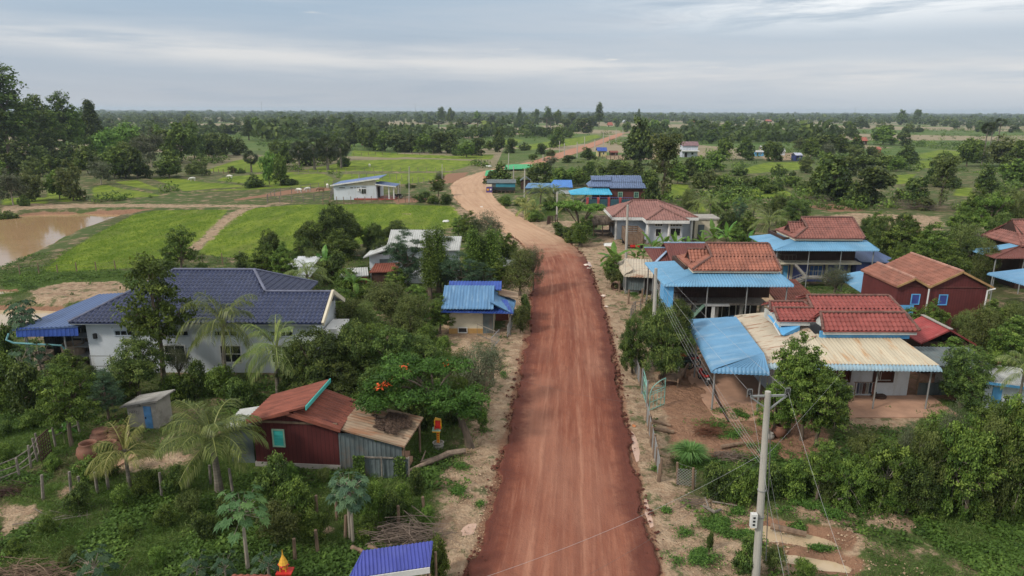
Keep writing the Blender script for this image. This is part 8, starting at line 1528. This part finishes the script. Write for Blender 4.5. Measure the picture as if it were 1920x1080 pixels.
for k, (x, y) in enumerate(((1640, 742), (1652, 740))): g = P(x, y); q = MB(); q.tube([(g.x-.3, g.y+.2, .2), (g.x+.1, g.y+.2, .2)], .22, 12); tag(q.build('black_bag', m_black), ('left', 'right')[k]+' black bundle against the white wall by the basin', 'bundle')
# clutter on the yard floor: laundry rack, table
t = thing('drying_rack', 'rack of hanging dark clothes beside the window of the white wall', 'rack', P(1612, 755)); g = P(1600, 752)
q = MB(); q.bar((g.x-.1, g.y, 1.3), (g.x+1.3, g.y, 1.3), .04); q.bar((g.x, g.y, 0), (g.x, g.y, 1.3), .04); q.bar((g.x+1.2, g.y, 0), (g.x+1.2, g.y, 1.3), .04); q.build('frame', m_wood, t)
for k in range(6): q = MB(); c = (R.uniform(.02, .15),)*3; u = g.x+.08+.19*k; V = [(u+.17*i/4, g.y-.06+.03*sin(i*2+k), 1.28-.75*j) for j in (0, 1) for i in range(5)]; q.add(V, [(i, i+1, i+6, i+5) for i in range(4)]); q.build('garment', M('cloth%s' % 'abcdef'[k], ((.05, .06, .09), (.12, .12, .12), (.08, .04, .03), (.2, .19, .17), (.03, .04, .05), (.15, .07, .05))[k], .9), t)
t = thing('work_table', 'cluttered dark table with chair frames under the tan roof', 'table', P(1600, 735)); g = P(1598, 738); q = MB(); q.box((g.x-.3, g.y, .7), (g.x+1.1, g.y+.7, .75)); q.build('tabletop', m_woodd, t)
for dx in (-.25, 1.0):
    for dy in (.05, .6): q = MB(); q.box((g.x+dx, g.y+dy, 0), (g.x+dx+.06, g.y+dy+.06, .7)); q.build('leg', m_woodd, t)
q = MB(); q.bar((g.x-.1, g.y+.3, .76), (g.x+.4, g.y+.3, 1.25), .04); q.bar((g.x+.4, g.y+.3, 1.25), (g.x+.9, g.y+.4, 1.2), .04); q.bar((g.x+.9, g.y+.4, 1.2), (g.x+.95, g.y+.4, .76), .04); q.build('frame', m_steel, t)
# ---------------------------------------------------------------- wooden cart, motorcycle, tractor
t = thing('wooden_cart', 'old wooden cart tray on short legs under the mango tree', 'cart', P(1262, 722)); g = P(1262, 716)
ax = Vector((.45, .9, 0)).normalized(); bx_ = Vector((.9, -.45, 0))
c0 = Vector((g.x, g.y, .55)); q = MB(); q.hexa([tuple(c0+bx_*s1*.62+ax*s2*1.3+Vector((0, 0, z))) for z in (0, .06) for s1, s2 in ((-1, -1), (1, -1), (1, 1), (-1, 1))]); q.build('bed', m_wood, t)
for s in (-1, 1): q = MB(); q.bar(c0+bx_*s*.64-ax*1.5+Vector((0, 0, .18)), c0+bx_*s*.64+ax*1.5+Vector((0, 0, .28)), .08, .28); q.build('side_board', m_wood, t)
for s1 in (-1, 1):
    for s2 in (-1, 1): q = MB(); p = c0+bx_*s1*.55+ax*s2*1.1; q.bar((p.x, p.y, 0), (p.x, p.y, .56), .1); q.build('leg', m_wood, t)
q = MB(); p = c0+bx_*.1+ax*.6; q.lathe((p.x, p.y, .62), [(.13, 0), (.16, .3), (.14, .3), (.12, .02), (0, .02)], 14); tag(q.build('bucket', m_trim), 'pale bucket standing in the old wooden cart', 'bucket')
def wheel(par, c, r, axd, w_=.09, name='wheel'):
    q = MB(); c = Vector(c); a = Vector(axd).normalized(); u = a.cross(Vector((0, 0, 1))).normalized(); v = Vector((0, 0, 1)); n = 18
    pts = [c+u*cos(2*pi*i/n)*r+v*sin(2*pi*i/n)*r for i in range(n+1)]; q.tube(pts, w_/2, 6, cap=False); o = q.build(name, m_black, par); q = MB(); q.tube([c+u*cos(2*pi*i/n)*(r-w_*.6)+v*sin(2*pi*i/n)*(r-w_*.6) for i in range(n+1)], .012, 4, cap=False)
    for i in range(0, n, 3): q.tube([c, pts[i].lerp(c, .15)], .008, 3)
    q.tube([c-a*.06, c+a*.06], .035, 8); q.build('rim', m_steel, o); return o
def motorbike(label, px_, py_, ang, body=None, s=1.0):
    g = P(px_, py_, .05); t = thing('motorcycle', label, 'motorcycle', (g.x, g.y, .05), ang, local=True); t.scale = (s, s, s)
    wheel(t, (0, .62, .29), .28, (1, 0, 0)); wheel(t, (0, -.62, .29), .28, (1, 0, 0))
    q = MB(); q.lathe((0, 0, 0), [(0, 0)], 3) if 0 else None; q.tube([(0, .45, .75), (0, .15, .5), (0, -.2, .52), (0, -.75, .72)], [.10, .12, .14, .09], 8); q.tube([(0, .5, .82), (0, .42, .45)], [.13, .17], 8); q.build('body', body or m_redp, t, smooth=True)
    q = MB(); q.tube([(0, .12, .72), (0, -.2, .76), (0, -.7, .82)], [.09, .13, .11], 8); q.build('seat', m_black, t, smooth=True)
    q = MB(); q.tube([(0, .62, .29), (0, .46, .8), (0, .42, .98)], .03, 6); q.tube([(-.33, .34, 1.0), (0, .44, .98), (.33, .34, 1.0)], .018, 6); q.build('handlebar', m_steel, t)
    q = MB(); q.lathe((0, 0, 0), [(0, 0)], 3) if 0 else None; q.tube([(0, .5, .88), (0, .6, .86)], [.09, .07], 10); q.build('headlight', m_trim, t)
    q = MB(); q.box((-.10, -.86, .48), (.10, -.845, .62)); q.build('number_plate', m_trim, t); q = MB(); q.tube([(.12, .1, .28), (.14, -.7, .34)], .04, 8); q.build('exhaust', m_steel, t); q = MB(); q.bar((0, -.62, .29), (0, .1, .35), .06, .08); q.tube([(0, .0, .38), (0, .25, .34)], .13, 8); q.tube([(0, -.5, .62), (0, -.92, .42)], [.07, .05], 6); q.build('engine', m_black, t)
    return t
motorbike('red motorcycle seen from behind parked under the blue carport', 1318, 716, radians(8))
motorbike('dark motorcycle parked at the back left of the carport by the cart', 1276, 690, radians(75), M('dark_green_plastic', (.03, .06, .05), .4)); motorbike('red framed motorcycle behind the dark one beside the mango tree', 1290, 684, radians(60)); motorbike('dark motorcycle parked on the paddy track right of the white bungalow', 746, 372, radians(80), m_black, 1.1)
# ---------------------------------------------------------------- logs, branches, brush
def log(name, label, pts, r, cat='log', m=None, branch=()):
    q = MB(); q.tube(pts, r, 8)
    for a, b, rr_ in branch: q.tube([a, b], [rr_, rr_*.5], 5)
    tag(q.build(name, m or m_wood), label, cat)
a = [P(872, 845, .25), P(840, 850, .3), P(815, 862, .25), P(790, 872, .2), P(768, 882, .12), P(752, 893, .05)]
log('fallen_tree', 'long fallen branching trunk between the shack and the flame tree', a, [.16, .16, .14, .11, .08, .04], 'fallen tree', M('weathered_trunk', (.22, .165, .125), .9, v=.3, sc=4), [(a[1], P(788, 866, .25), .09), (P(790, 866, .2), P(798, 845, .5), .05), (P(800, 862, .2), P(775, 880, .1), .06)])
log('log', 'upper of the two dark logs behind the chain link fence', [P(1217, 787, .15), P(1258, 798, .12)], [.09, .08]); log('log', 'lower of the two dark logs behind the chain link fence', [P(1222, 803, .15), P(1264, 810, .12)], [.12, .11])
log('log', 'charred log lying along the muddy ditch', [P(1445, 986, .12), P(1512, 1002, .12)], [.15, .13]); log('log', 'thick cut log under the right thicket', [P(1648, 930, .3), P(1694, 952, .25)], [.2, .22]); log('log', 'short pale log further right under the thicket', [P(1738, 948, .22), P(1768, 950, .22)], [.17, .17]); log('log', 'brown log lying by the reed clump', [P(1352, 838, .15), P(1392, 831, .15)], [.12, .1])
log('fallen_branch', 'grey forked branch lying on sandy ground left of the near pole', [P(1318, 948, .15), P(1340, 960, .12), P(1352, 955, .1)], [.06, .09, .05], 'fallen branch', m_wood_grey, [(P(1330, 955, .1), P(1322, 932, .3), .05), (P(1335, 940, .1), P(1382, 948, .1), .04)]); log('pole_on_ground', 'long thin pole leaning from the carport post across its floor', [P(1328, 700, .15), P(1343, 745, .12), P(1366, 790, .1)], [.07, .07, .06], 'pole', m_woodd)
log('pole_on_ground', 'thin pale stick leaning in the thicket edge', [P(1572, 936, .5), P(1630, 930, .5)], [.05, .04], 'pole', m_wood_grey)
def brush(label, px_, py_, w_, d_, h_, n, seed, m=None, ang=0.0, name='brush_pile', L=1.0):
    rr = random.Random(seed); g = P(px_, py_); q = MB()
    for i in range(n):
        c = Vector((g.x+rr.gauss(0, w_*.3), g.y+rr.gauss(0, d_*.3), abs(rr.gauss(0, h_*.5))+.03)); a = ang+rr.gauss(0, .6); l = L*rr.uniform(.5, 1.3); d = Vector((cos(a), sin(a), rr.uniform(-.12, .2)))*l/2; r = rr.uniform(.006, .018)*(1.2 if L > 1 else 1)
        p0 = c-d; p0.z = max(.02, p0.z); mid_ = c+Vector((rr.uniform(-.06, .06), rr.uniform(-.06, .06), .04)); q.tube([p0, mid_, c+d], [r, r*.8, r*.3], 4, cap=False)
        if rr.random() < .5: q.tube([mid_, mid_+Vector((rr.uniform(-.3, .3), rr.uniform(-.3, .3), rr.uniform(0, .3)))], [r*.6, r*.2], 3, cap=False)
    tag(q.build(name, m or M('brush_wood%d' % seed, (.17, .13, .105), .95, v=.3)), label, 'brush pile')
brush('large pile of thin dead branches beside the indigo roofed stall', 770, 1015, 2.4, 1.2, .7, 300, 41, None, radians(-12), L=1.4); brush('tangled grey twigs at the lower left corner', 65, 1082, 3.2, 1.0, .3, 200, 42, m_wood, 0, L=1.2); brush('small heap of brown branches beside the reed clump', 1330, 815, 1.3, .9, .6, 130, 43, M('reddish_dead_leaves', (.14, .06, .035), .95), .3); brush('heap of broken sticks below the reed clump', 1370, 860, 1.3, .8, .3, 90, 44, None, 0); brush('loose pale twigs on bare ground in the lower left yard', 100, 975, 2.5, 1.5, .10, 16, 45, m_wood_grey, -.4, L=1.6); brush('dark twig heap at the far left yard edge', 12, 928, 1.2, .8, .3, 90, 46, m_woodd); brush('dead roots and branches under the left thicket end', 1300, 945, 1.2, .6, .15, 30, 47)
brush('grey dead brush under the viny tree on the right fields', 1735, 392, 9, 4, 1.6, 160, 48, None, 0, L=5.0)
for k, (x, y) in enumerate(((680, 1035), (668, 1030), (700, 1028))): log('firewood_log', ('middle', 'left', 'right')[k]+' short cut log beside the big brush pile', [P(x-8, y-4, .15), P(x+12, y+6, .15)], [.11, .1])
def reeds():
    rs = np.random.RandomState(3); g = P(1292, 868); n = 900; a = rs.rand(n)*6.28; l = 1.0+.5*rs.rand(n); r0 = .35*rs.rand(n)**.5; b = np.stack([g.x+r0*np.cos(a), g.y+r0*np.sin(a)*.8, np.zeros(n)], 1); sp_ = .25+.75*rs.rand(n)
    m1 = b+np.stack([np.cos(a)*l*.28*sp_, np.sin(a)*l*.28*sp_, l*.6], 1); t_ = b+np.stack([np.cos(a)*l*.8*sp_, np.sin(a)*l*.8*sp_, l*(.95-.5*sp_)], 1); s = np.stack([-np.sin(a), np.cos(a), np.zeros(n)], 1)*.022
    V = np.concatenate([b-s*.6, b+s*.6, m1+s, m1-s, t_]); F = np.stack([np.arange(n), n+np.arange(n), 2*n+np.arange(n), 3*n+np.arange(n)], 1); F3 = np.stack([3*n+np.arange(n), 2*n+np.arange(n), 4*n+np.arange(n)], 1); q = MB(); tn = .3+.5*rs.rand(n); n0 = q.n
    q.v.append(V); q.n = len(V); q.f += [F, F3]; q.a += [tn, tn]; q.hasa = True
    tag(q.build('reed_clump', leafmat('reed_blades', (.05, .10, .025), (.10, .18, .045), (.19, .28, .09))), 'dense clump of tall bright green reeds behind the netting fence', 'reeds')
reeds()
# single small things
def rocks(name, label, pts, smin, smax, n, m, seed, spread, cat=None, kind=None):
    rs = np.random.RandomState(seed); q = MB(); oct_ = np.array([(1,0,0),(-1,0,0),(0,1,0),(0,-1,0),(0,0,1),(0,0,-1)], float); F8 = np.array([(0,2,4),(2,1,4),(1,3,4),(3,0,4),(2,0,5),(1,2,5),(3,1,5),(0,3,5)])
    P_ = np.array([(p[0], p[1]) for p in pts]); i = rs.randint(0, len(P_), n); XY = P_[i]+rs.randn(n, 2)*spread; Z = heights(XY[:, 0], XY[:, 1]); s = smin+(smax-smin)*rs.rand(n)**4
    V = (oct_[None]*(.7+.6*rs.rand(n, 6, 1)))*s[:, None, None]; V[:, :, 2] *= .7; V += np.stack([XY[:, 0], XY[:, 1], np.maximum(Z, 0)+s*.3], 1)[:, None, :]
    F = (F8[None]+6*np.arange(n)[:, None, None]).reshape(-1, 3); q.add(V.reshape(-1, 3), F); tag(q.build(name, m), label, cat, kind=kind)
edge = []
for side, Pq in ((-1, RL), (1, RR)):
    for a, b in zip(Pq[:15], Pq[1:15]):
        k = int((b-a).length*6)+1
        for j in range(k):
            p = a.lerp(b, j/k)
            if vnoise(np.array([side*40+60.]), np.array([p.y]), 2.2, 51)[0]+.25*R.random() > .5: edge.append((p.x+side*R.uniform(-.4, .25), p.y))
m_clod = M('dark_red_clods', (.105, .036, .024), .95, v=.4, sc=4)
rocks('road_clods', 'dark red clods of earth along both edges of the road', edge, .012, .13, 6000, m_clod, 1, .16, 'clods', 'stuff')
rr = random.Random(4); pts = [((P(850+70*rr.random()-(y-880)*0, y)).x, P(850, y).y) for y in [840+200*rr.random() for _ in range(300)]]+[(P(1250+150*rr.random(), y).x, P(1250, y).y) for y in [930+140*rr.random() for _ in range(300)]]
rocks('pebbles', 'small pale stones scattered on the sandy verges', pts, .01, .05, 2500, M('pale_clods', (.42, .31, .21), .95, v=.4, sc=4), 2, .3, 'pebbles', 'stuff')
rocks('rubble', 'earth lumps around the muddy ditch', [(P(x, y).x, P(x, y).y) for x, y in ((1590, 1020), (1600, 1010), (1560, 1030), (1480, 1020), (1440, 1025), (1620, 1060), (1700, 1075), (1640, 985), (1660, 980), (1540, 975))], .012, .07, 900, M('tan_rubble', (.38, .27, .18), .95, v=.4, sc=4), 3, .4, 'rubble', 'stuff')
mp = MB(); g = P(1042, 397); n_ = 24; V = [(g.x, g.y, 1.6)]; 
for j in range(1, 9):
    for i in range(n_):
        a = 2*pi*i/n_; r = j/8*3.0; V.append((g.x+r*cos(a), g.y+r*sin(a)*.8, 1.7*(1-j/8)**1.1+.12*vnoise(np.array([r*cos(a)+50]), np.array([r*sin(a)+50]), .6, 3)[0]-.1))
mp.add(V, [(0, 1+i, 1+(i+1) % n_) for i in range(n_)]+[(1+(j-1)*n_+i, 1+j*n_+i, 1+j*n_+(i+1) % n_, 1+(j-1)*n_+(i+1) % n_) for j in range(1, 8) for i in range(n_)]); tag(mp.build('soil_heap', M('red_brown_soil', (.27, .15, .095), .95, v=.25), smooth=True), 'cone shaped heap of red brown soil inside the road bend', 'soil heap')
bags = [(1100, 497, .9, 'white and orange litter spilled by the road opposite the dirt yard'), (1103, 503, .55, 'smaller scrap of pale litter at the road edge below the litter heap'), (1131, 554, .55, 'orange stained litter by the road near the well ring'), (1137, 574, .4, 'pale scrap lying on the road edge below the well ring'), (1189, 798, .3, 'orange stone lump at the head of the pink puddle')]
for k, (x, y, s, lab) in enumerate(bags):
    rs = np.random.RandomState(k+30); g = P(x, y, .08); q = MB(); n = 9; V = [(g.x, g.y, .22*s+.05)]+[(g.x+s*(.35+.3*rs.rand())*cos(2*pi*i/n), g.y+s*(.35+.3*rs.rand())*sin(2*pi*i/n), .02) for i in range(n)]; V[1:] = [(v[0], v[1], .06) for v in V[1:]]; V += [((v[0]+g.x)/2+.05*rs.randn(), (v[1]+g.y)/2, .10+.14*s*rs.rand()) for v in V[1:]]
    F = [(1+i, 1+(i+1) % n, 1+n+(i+1) % n, 1+n+i) for i in range(n)]+[(0, 1+n+i, 1+n+(i+1) % n) for i in range(n)]; q.add(V, F); tag(q.build('litter', M('litter%d' % k, (.62, .52, .45) if k != 4 else (.5, .2, .08), .7, stain=(.55, .2, .08), sa=.8, ssc=2.5)), lab, 'litter')
for k, (x, y, s, lab) in enumerate(((836, 414, .9, 'white scrap of cloth lying in the bright paddy'), (915, 311, 2.2, 'white sheet on the grass beyond the bend'), (903, 388, .5, 'white litter at the edge of the bend by the stilt shop'), (1142, 458, 1.3, 'pile of pale sheets on the ground before the grey house'))):
    g = P(x, y, .12); q = MB(); q.hexa([(g.x-s*.6, g.y-.5*s, .0), (g.x+s*.5, g.y-.7*s, .0), (g.x+s*.6, g.y+.8*s, .0), (g.x-.5*s, g.y+.9*s, .0), (g.x-s*.5, g.y-.3*s, .2), (g.x+s*.4, g.y-.5*s, .3), (g.x+s*.4, g.y+.5*s, .22), (g.x-.4*s, g.y+.6*s, .15)]); tag(q.build('white_scrap', m_trim), lab, 'scrap')
# yard things seen round the rounded roof store
t = thing('shrine_stand', 'carved orange wooden shrine stand under the eave of the rounded roof store', 'shrine', P(1208, 545)); g = P(1208, 545); q = MB(); q.lathe((g.x, g.y, 0), [(.18, 0), (.12, .3), (.22, .5), (.1, .62), (.16, .8), (.22, .86), (.14, 1.0), (.1, 1.15), (0, 1.2)], 10); q.build('stand', M('orange_wood', (.34, .15, .06), .7), t); q = MB(); q.box((g.x-.45, g.y-.06, .8), (g.x+.45, g.y+.06, .88)); q.build('shelf', M('orange_wood_b', (.34, .15, .06), .7), t)
bn_ = thing('wooden_bench', 'dark plank bench under the eave of the rounded roof store', 'bench', P(1195, 552)); g = P(1195, 550); q = MB(); q.box((g.x-.5, g.y, .4), (g.x+.5, g.y+.35, .46)); q.build('seat', m_woodd, bn_)
for dx in (-.4, .36): q = MB(); q.box((g.x+dx, g.y+.05, 0), (g.x+dx+.06, g.y+.3, .4)); q.build('leg', m_woodd, bn_)
sheets = [P(755, 868, .05), P(750, 858, .05)]
for k, p in enumerate(sheets): q = MB(); q.hexa([(p.x-.5, p.y-.25, .02), (p.x+.45, p.y-.25, .02), (p.x+.5, p.y+.3, .02), (p.x-.45, p.y+.3, .02), (p.x-.5, p.y-.25, .3), (p.x+.45, p.y-.25, .3), (p.x+.5, p.y+.3, .3), (p.x-.45, p.y+.3, .3)]); tag(q.build('brown_slab', m_floor), ('nearer', 'further')[k]+' brown slab stacked behind the tin fence', 'slab')
# water tank behind the grey house
g = P(1262, 395); q = MB(); x_, y_ = 24.6, 107.5; q.lathe((x_+1.5, y_, -.2), [(.9, 0), (.9, 3.4), (.7, 3.6), (.2, 3.75), (0, 3.75)], 16); tag(q.build('water_tank', M('dark_blue_tank', (.03, .04, .06), .5)), 'dark round water tank behind the grey house', 'tank')

# ---------------------------------------------------------------- cattle
def make_cow():
    me = bpy.data.meshes.new('cow_tmp'); o = bpy.data.objects.new('cow_tmp', me); C.objects.link(o); bpy.context.view_layer.objects.active = o
    V, E_, Rd = [], [], []
    def v(p, r): V.append(p); Rd.append(r); return len(V)-1
    def chain(st, pts):
        for p, r in pts: k = v(p, r); E_.append((st, k)); st = k
        return st
    r0 = v((0, -.62, 1.08), .27); a = chain(r0, [((0, -.3, 1.04), .33), ((0, .1, 1.02), .36)]); sh = chain(a, [((0, .5, 1.10), .33)]); chain(sh, [((0, .78, 1.05), .2), ((0, 1.02, .86), .15), ((0, 1.22, .62), .13), ((0, 1.30, .40), .085)])
    for s in (-1, 1):
        chain(r0, [((s*.17, -.60, .82), .16), ((s*.17, -.52, .62), .10), ((s*.17, -.70, .42), .06), ((s*.17, -.68, .18), .045), ((s*.17, -.63, .03), .055)])
        chain(sh, [((s*.16, .50, .80), .13), ((s*.16, .47, .50), .07), ((s*.16, .49, .25), .05), ((s*.16, .48, .03), .055)])
    chain(r0, [((0, -.92, 1.12), .05), ((0, -.99, .8), .025), ((0, -.98, .5), .04)])
    me.from_pydata(V, E_, []); o.modifiers.new('s', 'SKIN'); sk = me.skin_vertices[0].data if len(me.skin_vertices) else None
    if sk is None: return None
    for i, r in enumerate(Rd): sk[i].radius = (r, r); sk[i].use_root = (i == 0)
    m_ = o.modifiers.new('u', 'SUBSURF'); m_.levels = 1; m_.render_levels = 1
    dg = bpy.context.evaluated_depsgraph_get(); ev = o.evaluated_get(dg); nm = bpy.data.meshes.new_from_object(ev); bpy.data.objects.remove(o); nm.name = 'cow'; return nm
cm = make_cow()
if cm:
    cm.polygons.foreach_set('use_smooth', [True]*len(cm.polygons)); cm.materials.clear(); cm.materials.append(M('white_hide', (.62, .60, .55), .8)); cb = cm.copy(); cb.materials.clear(); cb.materials.append(M('brown_hide', (.16, .08, .045), .8))
    hm = MB(); 
    for s in (-1, 1): hm.tube([(s*.07, 1.12, .86), (s*.17, 1.10, 1.0), (s*.14, 1.10, 1.1)], [.025, .018, .006], 5)
    horn = hm.build('horns', m_wood_grey, link=False)
    for k, (x, y, a, br, lab) in enumerate(((361, 339, 2.4, 0, 'white cow grazing left of the lone round tree gap on the left paddies'), (431, 334, 1.4, 0, 'white cow grazing alone in the middle of the left paddies'), (561, 361, 1.2, 0, 'left white cow in the pen beside the brown cow'), (577, 359, 2.6, 0, 'right white cow in the pen beside the brown cow'), (602, 360, 1.5, 1, 'brown cow lying low at the right of the cattle pen'), (614, 352, .4, 0, 'white cow standing behind the brown cow near the bungalow'), (693, 313, .5, 0, 'white cow standing in the far central paddy'))):
        g = P(x, y); t = thing('cow', lab, 'cow', (g.x, g.y, hgt(g.x, g.y)), a, 'cattle on the paddies', local=True); t.scale = (.85,)*3
        o = bpy.data.objects.new('body', cb if br else cm); C.objects.link(o); o.parent = t; o = bpy.data.objects.new('horns', horn); C.objects.link(o); o.parent = t
cover(); ricegrass()
# ---------------------------------------------------------------- humid air
hz = MB(); hz.box((-9500, -80, -3.6), (9500, 9600, 42)); hm_ = bpy.data.materials.new('humid_air'); hm_.use_nodes = True; nt = hm_.node_tree; nt.nodes.remove(nt.nodes['Principled BSDF']); pv = nt.nodes.new('ShaderNodeVolumePrincipled'); pv.inputs['Color'].default_value = (.68, .80, .97, 1); pv.inputs['Density'].default_value = HAZE; pv.inputs['Anisotropy'].default_value = .2; nt.links.new(pv.outputs[0], nt.nodes['Material Output'].inputs['Volume'])
ho = hz.build('haze', hm_); tag(ho, 'thin bluish haze over the plain', 'haze', kind='stuff')
